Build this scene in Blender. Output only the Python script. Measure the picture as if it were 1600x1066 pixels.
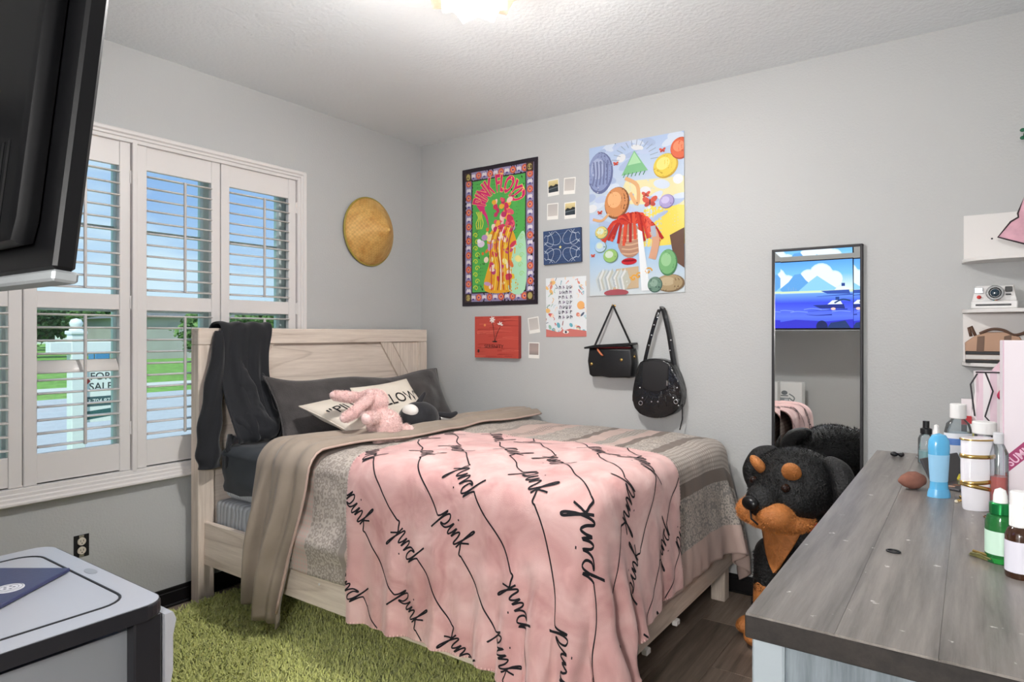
import bpy, bmesh, math, random
import numpy as np
from mathutils import Vector, Matrix, Euler, noise
from mathutils.geometry import tessellate_polygon

for o in list(bpy.data.objects):
    bpy.data.objects.remove(o)
SC = bpy.context.scene
COL = SC.collection
random.seed(7)
R = math.radians
PI = math.pi

# ------------------------------------------------------------------ camera
CAM = Vector((3.295, -3.515, 1.372))
YAW = R(35.18)
FPX, HORIZ = 1018.4, 521.0
cd = bpy.data.cameras.new('camera')
cam = bpy.data.objects.new('camera', cd)
COL.objects.link(cam)
cam.location = CAM
cam.rotation_euler = (PI / 2, 0, YAW)
cd.sensor_width = 36.0
cd.lens = FPX / 1600 * 36.0
cd.shift_y = -(533.0 - HORIZ) / 1600
cd.clip_start = 0.02
cd.clip_end = 500
SC.camera = cam

# ------------------------------------------------------------------ world, sun, exposure
SC.view_settings.view_transform = 'Standard'
SC.view_settings.look = 'None'
SC.view_settings.exposure = 0.64
SC.view_settings.gamma = 1.0
SC.view_settings.use_curve_mapping = False
w = bpy.data.worlds.new('sky')
SC.world = w
w.use_nodes = True
nt = w.node_tree
nt.nodes.clear()
wo = nt.nodes.new('ShaderNodeOutputWorld')
bg = nt.nodes.new('ShaderNodeBackground')
tc = nt.nodes.new('ShaderNodeTexCoord')
sp = nt.nodes.new('ShaderNodeSeparateXYZ')
rp = nt.nodes.new('ShaderNodeValToRGB')
rp.color_ramp.elements[0].position = 0.0
rp.color_ramp.elements[0].color = (0.60, 0.70, 0.86, 1)
rp.color_ramp.elements[1].position = 0.55
rp.color_ramp.elements[1].color = (0.20, 0.34, 0.70, 1)
e = rp.color_ramp.elements.new(0.18)
e.color = (0.27, 0.40, 0.72, 1)
mp = nt.nodes.new('ShaderNodeMapping')
mp.inputs['Scale'].default_value = (2.2, 2.2, 7.0)
nz = nt.nodes.new('ShaderNodeTexNoise')
nz.inputs['Scale'].default_value = 1.6
nz.inputs['Detail'].default_value = 6
cr = nt.nodes.new('ShaderNodeValToRGB')
cr.color_ramp.elements[0].position = 0.48
cr.color_ramp.elements[1].position = 0.72
mx = nt.nodes.new('ShaderNodeMixRGB')
mx.inputs[2].default_value = (0.66, 0.72, 0.84, 1)
nt.links.new(tc.outputs['Generated'], sp.inputs[0])
nt.links.new(sp.outputs['Z'], rp.inputs[0])
nt.links.new(tc.outputs['Generated'], mp.inputs[0])
nt.links.new(mp.outputs[0], nz.inputs['Vector'])
nt.links.new(nz.outputs[0], cr.inputs[0])
nt.links.new(cr.outputs[0], mx.inputs[0])
nt.links.new(rp.outputs[0], mx.inputs[1])
nt.links.new(mx.outputs[0], bg.inputs[0])
nt.links.new(bg.outputs[0], wo.inputs[0])
bg.inputs[1].default_value = 0.95
sd = bpy.data.lights.new('sun', 'SUN')
sd.energy = 2.6
sd.angle = R(3)
sd.color = (1.0, 0.95, 0.88)
sun = bpy.data.objects.new('sun', sd)
COL.objects.link(sun)
sun.rotation_euler = (R(40), R(18), R(20))

# ------------------------------------------------------------------ pixel -> surface (a pixel gives a direction; the wall/floor gives the distance)
_S, _C = math.sin(YAW), math.cos(YAW)
def ray(x, y):
    u = (x - 800) / FPX
    v = -(y - HORIZ) / FPX
    return Vector((-_S + u * _C, _C + u * _S, v))
def on(ax, val, x, y):
    r = ray(x, y)
    return CAM + r * ((val - CAM[ax]) / r[ax])
def onX(x, y, v=0.0): return on(0, v, x, y)
def onY(x, y, v=0.0): return on(1, v, x, y)
def onZ(x, y, v=0.0): return on(2, v, x, y)

# ------------------------------------------------------------------ materials
MATS = {}
def node(t, k, **kw):
    n = t.nodes.new(k)
    for a, b in kw.items():
        setattr(n, a, b)
    return n
def ramp(t, pts, interp='LINEAR'):
    n = t.nodes.new('ShaderNodeValToRGB')
    n.color_ramp.interpolation = interp
    els = n.color_ramp.elements
    while len(els) < len(pts):
        els.new(0.5)
    for e_, (p, c) in zip(els, pts):
        e_.position = p
        e_.color = (*c, 1) if len(c) == 3 else c
    return n
def srgb(h):
    if isinstance(h, str):
        h = h.lstrip('#')
        c = [int(h[i:i + 2], 16) / 255 for i in (0, 2, 4)]
    else:
        c = [v / 255 for v in h]
    return tuple((v / 12.92 if v <= 0.04045 else ((v + 0.055) / 1.055) ** 2.4) for v in c)
def base(name):
    m = bpy.data.materials.new(name)
    m.use_nodes = True
    t = m.node_tree
    b = t.nodes['Principled BSDF']
    return m, t, b
def coords(t, scale=(1, 1, 1), rot=(0, 0, 0), kind='Object'):
    c = node(t, 'ShaderNodeTexCoord')
    mpn = node(t, 'ShaderNodeMapping')
    mpn.inputs['Scale'].default_value = scale
    mpn.inputs['Rotation'].default_value = rot
    t.links.new(c.outputs[kind], mpn.inputs[0])
    return mpn
def noise_n(t, vec, scale, detail=4, rough=0.55, dist=0):
    n = node(t, 'ShaderNodeTexNoise')
    n.inputs['Scale'].default_value = scale
    n.inputs['Detail'].default_value = detail
    n.inputs['Roughness'].default_value = rough
    n.inputs['Distortion'].default_value = dist
    t.links.new(vec.outputs[0], n.inputs['Vector'])
    return n
def bump_n(t, b, h, strength, dist=0.01):
    n = node(t, 'ShaderNodeBump')
    n.inputs['Strength'].default_value = strength
    n.inputs['Distance'].default_value = dist
    t.links.new(h, n.inputs['Height'])
    t.links.new(n.outputs[0], b.inputs['Normal'])
    return n
def mat(name, col, rough=0.5, metal=0.0, spec=0.5, var=None, bump=None, sheen=0, trans=0, ior=1.45, emis=None, coat=0, stretch=(1, 1, 1), alpha=1):
    """var=(scale, amount), bump=(scale, strength, distance)"""
    if name in MATS:
        return MATS[name]
    m, t, b = base(name)
    c = srgb(col)
    b.inputs['Base Color'].default_value = (*c, 1)
    b.inputs['Roughness'].default_value = rough
    b.inputs['Metallic'].default_value = metal
    b.inputs['Specular IOR Level'].default_value = spec
    b.inputs['IOR'].default_value = ior
    b.inputs['Transmission Weight'].default_value = trans
    b.inputs['Coat Weight'].default_value = coat
    b.inputs['Alpha'].default_value = alpha
    if sheen:
        b.inputs['Sheen Weight'].default_value = sheen
        b.inputs['Sheen Roughness'].default_value = 0.4
    if emis:
        b.inputs['Emission Color'].default_value = (*srgb(emis[0]), 1)
        b.inputs['Emission Strength'].default_value = emis[1]
    if var or bump:
        mpn = coords(t, stretch)
    if var:
        n = noise_n(t, mpn, var[0])
        r = ramp(t, [(0.3, tuple(v * (1 - var[1]) for v in c)), (0.7, tuple(min(1, v * (1 + var[1])) for v in c))])
        t.links.new(n.outputs[0], r.inputs[0])
        t.links.new(r.outputs[0], b.inputs['Base Color'])
    if bump:
        n = noise_n(t, mpn, bump[0], 5)
        bump_n(t, b, n.outputs[0], bump[1], bump[2] if len(bump) > 2 else 0.01)
    MATS[name] = m
    return m
def wood(name, light, dark, axis=0, fine=1.0, rings=6.0, ringamt=0.5, rough=0.5, spec=0.4, rnd=False, speck=None):
    """wood grain running along an axis: stretched noise for streaks and noise contours for cathedral lines"""
    if name in MATS:
        return MATS[name]
    m, t, b = base(name)
    s = [9.0, 9.0, 9.0]
    s[axis] = 0.55
    mpn = coords(t, tuple(s))
    if rnd:
        oi = node(t, 'ShaderNodeObjectInfo')
        mu = node(t, 'ShaderNodeMath', operation='MULTIPLY')
        mu.inputs[1].default_value = 37.0
        t.links.new(oi.outputs['Random'], mu.inputs[0])
        t.links.new(mu.outputs[0], mpn.inputs['Location'])
    big = noise_n(t, mpn, 0.45, 2, 0.5, 0.3)
    mul = node(t, 'ShaderNodeMath', operation='MULTIPLY')
    mul.inputs[1].default_value = rings
    fr = node(t, 'ShaderNodeMath', operation='FRACT')
    t.links.new(big.outputs[0], mul.inputs[0])
    t.links.new(mul.outputs[0], fr.inputs[0])
    rr = ramp(t, [(0.0, (1, 1, 1)), (0.12, (0.35, 0.35, 0.35)), (0.5, (0, 0, 0)), (0.93, (0.12, 0.12, 0.12)), (1.0, (1, 1, 1))])
    t.links.new(fr.outputs[0], rr.inputs[0])
    fi = noise_n(t, mpn, 5.0 * fine, 6, 0.7)
    fr2 = ramp(t, [(0.35, (0, 0, 0)), (0.68, (1, 1, 1))])
    t.links.new(fi.outputs[0], fr2.inputs[0])
    m1 = node(t, 'ShaderNodeMixRGB', blend_type='MIX')
    m1.inputs[0].default_value = ringamt
    t.links.new(fr2.outputs[0], m1.inputs[1])
    t.links.new(rr.outputs[0], m1.inputs[2])
    cm = node(t, 'ShaderNodeMixRGB')
    t.links.new(m1.outputs[0], cm.inputs[0])
    cm.inputs[1].default_value = (*srgb(light), 1)
    cm.inputs[2].default_value = (*srgb(dark), 1)
    out = cm.outputs[0]
    if rnd:
        hs = node(t, 'ShaderNodeHueSaturation')
        mr = node(t, 'ShaderNodeMapRange')
        mr.inputs[3].default_value = 0.72
        mr.inputs[4].default_value = 1.2
        t.links.new(oi.outputs['Random'], mr.inputs[0])
        t.links.new(mr.outputs[0], hs.inputs['Value'])
        t.links.new(out, hs.inputs['Color'])
        out = hs.outputs[0]
    if speck:
        mp2 = coords(t, (1, 1, 1))
        n2 = noise_n(t, mp2, speck[0], 3)
        r2 = ramp(t, [(speck[1], (0, 0, 0)), (speck[1] + 0.04, (1, 1, 1))])
        t.links.new(n2.outputs[0], r2.inputs[0])
        m3 = node(t, 'ShaderNodeMixRGB')
        m3.inputs[2].default_value = (*srgb(speck[2]), 1)
        t.links.new(r2.outputs[0], m3.inputs[0])
        t.links.new(out, m3.inputs[1])
        out = m3.outputs[0]
    t.links.new(out, b.inputs['Base Color'])
    b.inputs['Roughness'].default_value = rough
    b.inputs['Specular IOR Level'].default_value = spec
    bump_n(t, b, m1.outputs[0], 0.12, -0.002)
    MATS[name] = m
    return m
def attr_mat(name, rough=0.5, spec=0.5, emit=0, coat=0, bump=None, sheen=0):
    """colour from the mesh's own colour attribute (flat print)"""
    if name in MATS:
        return MATS[name]
    m, t, b = base(name)
    a = node(t, 'ShaderNodeAttribute', attribute_name='col')
    t.links.new(a.outputs['Color'], b.inputs['Base Color'])
    b.inputs['Roughness'].default_value = rough
    b.inputs['Specular IOR Level'].default_value = spec
    b.inputs['Coat Weight'].default_value = coat
    if sheen:
        b.inputs['Sheen Weight'].default_value = sheen
    if emit:
        b.inputs['Base Color'].default_value = (0, 0, 0, 1)
        t.links.remove(b.inputs['Base Color'].links[0])
        t.links.new(a.outputs['Color'], b.inputs['Emission Color'])
        b.inputs['Emission Strength'].default_value = emit
    if bump:
        n = noise_n(t, coords(t), bump[0], 3)
        bump_n(t, b, n.outputs[0], bump[1], bump[2])
    MATS[name] = m
    return m
def clear_mat(name, tint='ffffff', rough=0.02, gloss=0.12, white=0.0):
    """thin clear glass or plastic: see-through with a fresnel reflection (and some milky body)"""
    if name in MATS:
        return MATS[name]
    m = bpy.data.materials.new(name)
    m.use_nodes = True
    t = m.node_tree
    t.nodes.clear()
    o = node(t, 'ShaderNodeOutputMaterial')
    tr = node(t, 'ShaderNodeBsdfTransparent')
    tr.inputs[0].default_value = (*srgb(tint), 1)
    gl = node(t, 'ShaderNodeBsdfGlossy')
    gl.inputs['Roughness'].default_value = rough
    fz = node(t, 'ShaderNodeFresnel')
    fz.inputs['IOR'].default_value = 1.4
    mxs = node(t, 'ShaderNodeMixShader')
    t.links.new(fz.outputs[0], mxs.inputs[0])
    src = tr
    if white:
        df = node(t, 'ShaderNodeBsdfDiffuse')
        df.inputs[0].default_value = (*srgb(tint), 1)
        m2 = node(t, 'ShaderNodeMixShader')
        m2.inputs[0].default_value = white
        t.links.new(tr.outputs[0], m2.inputs[1])
        t.links.new(df.outputs[0], m2.inputs[2])
        src = m2
    t.links.new(src.outputs[0], mxs.inputs[1])
    t.links.new(gl.outputs[0], mxs.inputs[2])
    t.links.new(mxs.outputs[0], o.inputs[0])
    MATS[name] = m
    return m

# ------------------------------------------------------------------ object helpers
WM = {}
def tag(o, label=None, cat=None, group=None, kind=None):
    if label: o['label'] = label
    if cat: o['category'] = cat
    if group: o['group'] = group
    if kind: o['kind'] = kind
    return o
def thing(name, label, cat, loc=(0, 0, 0), rot=None, group=None, scale=1.0):
    o = bpy.data.objects.new(name, None)
    o.empty_display_size = 0.05
    COL.objects.link(o)
    m = Matrix.Translation(Vector(loc))
    if rot is not None:
        m = m @ (rot.to_4x4() if isinstance(rot, Matrix) else Euler(rot).to_matrix().to_4x4())
    if scale != 1.0:
        m = m @ Matrix.Scale(scale, 4)
    o.matrix_world = m
    WM[o.name] = m.copy()
    return tag(o, label, cat, group)
def link(name, me, parent=None, local=False, mw=None):
    """local: mesh is in the parent's own frame; otherwise it is in world coordinates"""
    o = bpy.data.objects.new(name, me)
    COL.objects.link(o)
    if parent is not None:
        o.parent = parent
        if local:
            o.matrix_parent_inverse = Matrix.Identity(4)
            if mw is not None:
                o.matrix_basis = mw
            WM[o.name] = WM[parent.name] @ (mw if mw is not None else Matrix.Identity(4))
        else:
            o.matrix_parent_inverse = WM[parent.name].inverted()
            if mw is not None:
                o.matrix_basis = mw
            WM[o.name] = mw.copy() if mw is not None else Matrix.Identity(4)
    else:
        if mw is not None:
            o.matrix_world = mw
        WM[o.name] = mw.copy() if mw is not None else Matrix.Identity(4)
    return o

class B:
    def __init__(s):
        s.bm = bmesh.new()
    def _add(s, bm2, M=None):
        me = bpy.data.meshes.new('tmp')
        bm2.to_mesh(me)
        bm2.free()
        if M is not None:
            me.transform(M)
        s.bm.from_mesh(me)
        bpy.data.meshes.remove(me)
    def box(s, a, b, bev=0, seg=1, M=None):
        b2 = bmesh.new()
        c = [(a[i] + b[i]) / 2 for i in range(3)]
        d = [abs(b[i] - a[i]) for i in range(3)]
        bmesh.ops.create_cube(b2, size=1, matrix=Matrix.Translation(c) @ Matrix.Diagonal((*d, 1)))
        if bev:
            bmesh.ops.bevel(b2, geom=list(b2.edges), offset=min(bev, min(d) * 0.49), segments=seg, affect='EDGES', profile=0.5)
        s._add(b2, M)
        return s
    def cyl(s, p0, p1, r0, r1=None, seg=16, caps=True):
        r1 = r0 if r1 is None else r1
        return s.tube([p0, p1], [r0, r1], seg, caps)
    def tube(s, pts, rad, seg=10, caps=True, closed=False):
        pts = [Vector(p) for p in pts]
        n = len(pts)
        if not hasattr(rad, '__len__'):
            rad = [rad] * n
        rings = []
        up = None
        for i, p in enumerate(pts):
            if closed:
                d = pts[(i + 1) % n] - pts[i - 1]
            else:
                d = pts[min(i + 1, n - 1)] - pts[max(i - 1, 0)]
            if d.length < 1e-9:
                d = Vector((0, 0, 1))
            d.normalize()
            if up is None:
                up = Vector((0, 0, 1)) if abs(d.z) < 0.9 else Vector((1, 0, 0))
            x = d.cross(up)
            if x.length < 1e-6:
                x = d.cross(Vector((0.3, 1, 0.2)))
            x.normalize()
            y = x.cross(d)
            up = y
            r = rad[i]
            rx, ry = r if hasattr(r, '__len__') else (r, r)
            rings.append([s.bm.verts.new(p + x * math.cos(2 * PI * k / seg) * rx + y * math.sin(2 * PI * k / seg) * ry) for k in range(seg)])
        m = n if closed else n - 1
        for i in range(m):
            a, b = rings[i], rings[(i + 1) % n]
            for k in range(seg):
                s.bm.faces.new((a[k], a[(k + 1) % seg], b[(k + 1) % seg], b[k]))
        if caps and not closed:
            s.bm.faces.new(rings[0][::-1])
            s.bm.faces.new(rings[-1])
        return s
    def lathe(s, prof, seg=20, M=None, sx=1, sy=1):
        M = M or Matrix.Identity(4)
        rings = []
        for r, z in prof:
            if r < 1e-6:
                rings.append([s.bm.verts.new(M @ Vector((0, 0, z)))])
            else:
                rings.append([s.bm.verts.new(M @ Vector((r * sx * math.cos(2 * PI * k / seg), r * sy * math.sin(2 * PI * k / seg), z))) for k in range(seg)])
        for a, b in zip(rings, rings[1:]):
            for k in range(seg):
                k2 = (k + 1) % seg
                if len(a) == 1 and len(b) == 1:
                    continue
                if len(a) == 1:
                    s.bm.faces.new((a[0], b[k2], b[k]))
                elif len(b) == 1:
                    s.bm.faces.new((a[k], a[k2], b[0]))
                else:
                    s.bm.faces.new((a[k], a[k2], b[k2], b[k]))
        return s
    def ell(s, c, r, rot=None, seg=20, rings=12):
        M = Matrix.Translation(Vector(c)) @ (rot.to_4x4() if rot is not None else Matrix.Identity(4)) @ Matrix.Diagonal((*r, 1))
        prof = [(math.sin(PI * i / rings), -math.cos(PI * i / rings)) for i in range(rings + 1)]
        prof[0] = (0, -1)
        prof[-1] = (0, 1)
        return s.lathe(prof, seg, M)
    def grid(s, P, cu=False, cv=False):
        n, m = P.shape[:2]
        V = [[s.bm.verts.new(P[i, j]) for j in range(m)] for i in range(n)]
        for i in range(n if cu else n - 1):
            for j in range(m if cv else m - 1):
                s.bm.faces.new((V[i][j], V[(i + 1) % n][j], V[(i + 1) % n][(j + 1) % m], V[i][(j + 1) % m]))
        return s
    def prism(s, poly, M, h, bev=0):
        """2-D outline (counter-clockwise) extruded from z=0 to z=h in frame M"""
        b2 = bmesh.new()
        lo = [b2.verts.new((x, y, 0)) for x, y in poly]
        hi = [b2.verts.new((x, y, h)) for x, y in poly]
        n = len(poly)
        b2.faces.new(lo[::-1])
        b2.faces.new(hi)
        for i in range(n):
            b2.faces.new((lo[i], lo[(i + 1) % n], hi[(i + 1) % n], hi[i]))
        if bev:
            es = [e_ for e_ in b2.edges if abs(e_.verts[0].co.z - e_.verts[1].co.z) < 1e-9]
            bmesh.ops.bevel(b2, geom=es, offset=bev, segments=2, affect='EDGES', profile=0.5)
        s._add(b2, M)
        return s
    def build(s, name, m, parent=None, local=False, smooth=False, mw=None, sharp=None):
        bmesh.ops.recalc_face_normals(s.bm, faces=list(s.bm.faces))
        me = bpy.data.meshes.new(name)
        s.bm.to_mesh(me)
        s.bm.free()
        if smooth:
            me.polygons.foreach_set('use_smooth', [True] * len(me.polygons))
            if sharp:
                me.set_sharp_from_angle(angle=R(sharp))
        me.materials.append(m)
        return link(name, me, parent, local, mw)
def box_obj(name, a, b, m, parent=None, bev=0.0, seg=1, local=False):
    return B().box(a, b, bev, seg).build(name, m, parent, local)
def np_mesh(name, V, F, m, parent=None, smooth=True, local=False, uv=None, col=None, mw=None):
    me = bpy.data.meshes.new(name)
    V = np.asarray(V, dtype=np.float32)
    F = np.asarray(F, dtype=np.int32)
    k = F.shape[1]
    me.vertices.add(len(V))
    me.vertices.foreach_set('co', V.ravel())
    me.loops.add(F.size)
    me.loops.foreach_set('vertex_index', F.ravel())
    me.polygons.add(len(F))
    me.polygons.foreach_set('loop_start', np.arange(0, F.size, k, dtype=np.int32))
    me.polygons.foreach_set('loop_total', np.full(len(F), k, dtype=np.int32))
    me.update(calc_edges=True)
    if smooth:
        me.polygons.foreach_set('use_smooth', np.ones(len(F), dtype=bool))
    if uv is not None:
        l = me.uv_layers.new(name='UVMap')
        l.data.foreach_set('uv', np.asarray(uv, dtype=np.float32)[F.ravel()].ravel())
    if col is not None:
        a = me.color_attributes.new('col', 'FLOAT_COLOR', 'POINT')
        c4 = np.ones((len(V), 4), dtype=np.float32)
        c4[:, :3] = col
        a.data.foreach_set('color', c4.ravel())
    me.validate()
    me.materials.append(m)
    return link(name, me, parent, local, mw)
def grid_faces(n, m):
    i, j = np.meshgrid(np.arange(n - 1), np.arange(m - 1), indexing='ij')
    a = (i * m + j).ravel()
    return np.stack([a, a + m, a + m + 1, a + 1], 1)
def catmull(pts, per=6, closed=False):
    pts = [Vector(p) for p in pts]
    n = len(pts)
    out = []
    for i in range(n if closed else n - 1):
        if closed:
            p0, p1, p2, p3 = pts[i - 1], pts[i], pts[(i + 1) % n], pts[(i + 2) % n]
        else:
            p0, p1, p2, p3 = pts[max(i - 1, 0)], pts[i], pts[i + 1], pts[min(i + 2, n - 1)]
        for k in range(per):
            t = k / per
            out.append(0.5 * ((2 * p1) + (p2 - p0) * t + (2 * p0 - 5 * p1 + 4 * p2 - p3) * t * t + (3 * p1 - p0 - 3 * p2 + p3) * t ** 3))
    if not closed:
        out.append(pts[-1].copy())
    return out
def copy_tree(o, parent=None):
    c = o.copy()
    COL.objects.link(c)
    if parent is not None:
        c.parent = parent
    WM[c.name] = WM.get(o.name, Matrix.Identity(4)).copy()
    for ch in [k for k in bpy.data.objects if k.parent == o]:
        copy_tree(ch, c)
    return c

# ------------------------------------------------------------------ flat print: layered vector shapes
class Art:
    """flat printed picture: coloured polygons, each a hair above the last, in a frame (u right, v up) in metres"""
    def __init__(s, w, h, step=2.5e-5):
        s.w, s.h, s.step, s.k = w, h, step, 0
        s.V, s.F, s.C = [], [], []
    def poly(s, pts, col):
        s.k += 1
        z = s.k * s.step
        pts = [(min(max(p[0], 0), s.w), min(max(p[1], 0), s.h)) for p in pts]
        tris = tessellate_polygon([[Vector((p[0], p[1], 0)) for p in pts]])
        n = len(s.V)
        s.V += [(p[0], p[1], z) for p in pts]
        c = srgb(col)
        s.C += [c] * len(pts)
        for t in tris:
            a, b, c_ = (pts[i] for i in t)
            ar = (b[0] - a[0]) * (c_[1] - a[1]) - (b[1] - a[1]) * (c_[0] - a[0])
            s.F.append(tuple(n + i for i in (t if ar > 0 else t[::-1])))
    def rect(s, x0, y0, x1, y1, col):
        s.poly([(x0, y0), (x1, y0), (x1, y1), (x0, y1)], col)
    def vgrad(s, x0, y0, x1, y1, stops):
        """stops: (fraction, colour) bottom to top"""
        s.k += 1
        z = s.k * s.step
        n = len(s.V)
        for f, c in stops:
            y = y0 + (y1 - y0) * f
            s.V += [(x0, y, z), (x1, y, z)]
            s.C += [srgb(c)] * 2
        for i in range(len(stops) - 1):
            a = n + 2 * i
            s.F += [(a, a + 1, a + 3), (a, a + 3, a + 2)]
    def ell(s, x, y, rx, ry, col, rot=0, seg=18):
        c, q = math.cos(rot), math.sin(rot)
        s.poly([(x + rx * math.cos(a) * c - ry * math.sin(a) * q, y + rx * math.cos(a) * q + ry * math.sin(a) * c)
                for a in [2 * PI * i / seg for i in range(seg)]], col)
    def stroke(s, pts, wd, col, smooth=True, taper=False):
        if smooth and len(pts) > 2:
            pts = [(p.x, p.y) for p in catmull([(p[0], p[1], 0) for p in pts], 5)]
        s.k += 1
        z = s.k * s.step
        n0 = len(s.V)
        n = len(pts)
        for i in range(n):
            a, b = pts[max(i - 1, 0)], pts[min(i + 1, n - 1)]
            d = Vector((b[0] - a[0], b[1] - a[1]))
            d = d.normalized() if d.length > 1e-9 else Vector((1, 0))
            ww = wd / 2 * ((1 - i / n * 0.85) if taper else 1)
            for sg in (1, -1):
                x = min(max(pts[i][0] - d.y * ww * sg, 0), s.w)
                y = min(max(pts[i][1] + d.x * ww * sg, 0), s.h)
                s.V.append((x, y, z))
                s.C.append(srgb(col))
        for i in range(n - 1):
            a = n0 + 2 * i
            s.F += [(a, a + 1, a + 3), (a, a + 3, a + 2)]
    def text(s, txt, x, y, size, col, warp=None, bold=0.0, sx=1.0, rot=0.0, align='CENTER'):
        c = bpy.data.curves.new('t', 'FONT')
        c.body = txt
        c.size = 1.0
        c.offset = bold
        c.align_x = align
        c.align_y = 'CENTER'
        c.resolution_u = 3
        o = bpy.data.objects.new('t', c)
        me = o.to_mesh()
        me.calc_loop_triangles()
        n = len(s.V)
        s.k += 1
        z = s.k * s.step
        cc = srgb(col)
        for v in me.vertices:
            u, vv = v.co.x * size * sx, v.co.y * size
            if warp:
                u, vv = warp(u, vv)
            else:
                u, vv = u * math.cos(rot) - vv * math.sin(rot), u * math.sin(rot) + vv * math.cos(rot)
            s.V.append((min(max(x + u, 0), s.w), min(max(y + vv, 0), s.h), z))
            s.C.append(cc)
        for t in me.loop_triangles:
            s.F.append(tuple(n + i for i in t.vertices))
        o.to_mesh_clear()
        bpy.data.objects.remove(o)
        bpy.data.curves.remove(c)
    def build(s, name, m, parent, M, bend=None, local=False):
        """M maps (u, v, out) to the world; bend(u, v) -> extra distance out"""
        if bend:                              # cut long triangles so the print follows the creased paper
            V0, C0_, F0_ = list(s.V), list(s.C), []
            todo = list(s.F)
            while todo:
                f = todo.pop()
                ls = [(V0[f[(k + 1) % 3]][0] - V0[f[k]][0]) ** 2 + (V0[f[(k + 1) % 3]][1] - V0[f[k]][1]) ** 2 for k in range(3)]
                k = ls.index(max(ls))
                if ls[k] < 0.02 ** 2:
                    F0_.append(f)
                    continue
                a, b_, c_ = f[k], f[(k + 1) % 3], f[(k + 2) % 3]
                V0.append(tuple((V0[a][i] + V0[b_][i]) / 2 for i in range(3)))
                C0_.append(tuple((C0_[a][i] + C0_[b_][i]) / 2 for i in range(3)))
                mnew = len(V0) - 1
                todo += [(a, mnew, c_), (mnew, b_, c_)]
            s.V, s.C, s.F = V0, C0_, F0_
        V = []
        for v in s.V:
            d = bend(v[0], v[1]) if bend else 0
            V.append(M @ Vector((v[0], v[1], v[2] + d)))
        return np_mesh(name, V, s.F, m, parent, smooth=False, col=np.array(s.C), local=local)
def wall_frame(x, z, y=0.0):
    """frame on the poster wall: u along +x, v up, out of the wall towards the room (-y)"""
    return Matrix(((1, 0, 0, x), (0, 0, -1, y), (0, 1, 0, z), (0, 0, 0, 1)))
# ------------------------------------------------------------------ room shell
RX, RY, RH = 3.52, -3.80, 2.74
def wall_mat(name, col, scale=95, st=0.35):
    m, t, b = base(name)
    b.inputs['Base Color'].default_value = (*srgb(col), 1)
    b.inputs['Roughness'].default_value = 0.5
    b.inputs['Specular IOR Level'].default_value = 0.3
    mpn = coords(t)
    n = noise_n(t, mpn, scale, 3, 0.5)
    n2 = noise_n(t, mpn, 7, 2)
    ad = node(t, 'ShaderNodeMath', operation='ADD')
    t.links.new(n.outputs[0], ad.inputs[0])
    t.links.new(n2.outputs[0], ad.inputs[1])
    bump_n(t, b, ad.outputs[0], st, 0.004)
    return m
M_wall = wall_mat('wall paint', 'bfc0bf')
M_ceil = wall_mat('ceiling texture paint', 'eef2f4', 55, 0.8)
M_ceil.node_tree.nodes['Principled BSDF'].inputs['Roughness'].default_value = 0.9
M_white = mat('white satin trim paint', 'e2dedb', 0.35, spec=0.4)
M_black = mat('black plastic', '17171a', 0.4)
M_base = mat('black baseboard paint', '151416', 0.35)

def struct(o):
    o['kind'] = 'structure'
    return o
WZ0, WZ1, WY0, WY1 = 0.725, 2.285, -2.90, -1.075     # window opening
b = B()
T = 0.17
b.box((-T, RY, 0), (0, WY0, RH))
b.box((-T, WY1, 0), (0, 0.0, RH))
b.box((-T, WY0, 0), (0, WY1, WZ0))
b.box((-T, WY0, WZ1), (0, WY1, RH))
wall_left = struct(b.build('wall_left', M_wall))
wall_right = struct(box_obj('wall_right', (-T, 0, 0), (RX + T, T, RH), M_wall))
wall_side = struct(box_obj('wall_side', (RX, RY, 0), (RX + T, 0, RH), M_wall))
OX0, OX1, OZ1, ADDED_HALL = 2.45, 3.42, 2.06, -4.75            # added unseen doorway and hall, letting the fill lamp into the room
q = B()
q.box((-T, RY - T, 0), (OX0, RY, RH))
q.box((OX1, RY - T, 0), (RX + T, RY, RH))
q.box((OX0, RY - T, OZ1), (OX1, RY, RH))
wall_back = struct(q.build('wall_back', M_wall))
q = B()
q.box((1.6, ADDED_HALL - T, 0), (4.3, ADDED_HALL, RH)).box((1.6 - T, ADDED_HALL - T, 0), (1.6, RY - T, RH)).box((4.3, ADDED_HALL - T, 0), (4.3 + T, RY - T, RH)).box((RX + T, RY - T, 0), (4.3 + T, RY, RH))
struct(q.build('wall_hall_added', M_wall))  # added hall shell around the fill lamp
struct(box_obj('floor_hall_added', (1.6 - T, ADDED_HALL - T, -0.12), (4.3 + T, RY - T, 0.0), mat('added hall floor', (140, 124, 110), 0.5, var=(4, 0.1))))
struct(box_obj('ceiling_hall_added', (1.6 - T, ADDED_HALL - T, RH), (4.3 + T, RY - T, RH + 0.12), M_ceil))
q = B()
for yy in (RY, RY - T - 0.016):
    q.box((OX0 - 0.06, yy, 0), (OX0 + 0.004, yy + 0.016, OZ1 + 0.06), 0.003).box((OX1 - 0.004, yy, 0), (OX1 + 0.06, yy + 0.016, OZ1 + 0.06), 0.003).box((OX0 - 0.06, yy, OZ1 - 0.004), (OX1 + 0.06, yy + 0.016, OZ1 + 0.06), 0.003)
struct(q.build('trim_1', M_white))  # casing of the added doorway
ceiling = struct(box_obj('ceiling', (-T, RY - T, RH), (RX + T, T, RH + 0.12), M_ceil))
floor = struct(box_obj('floor', (-T, RY - T, -0.12), (RX + T, T, -0.009), mat('dark floor joint', '241d18', 0.7)))
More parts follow.
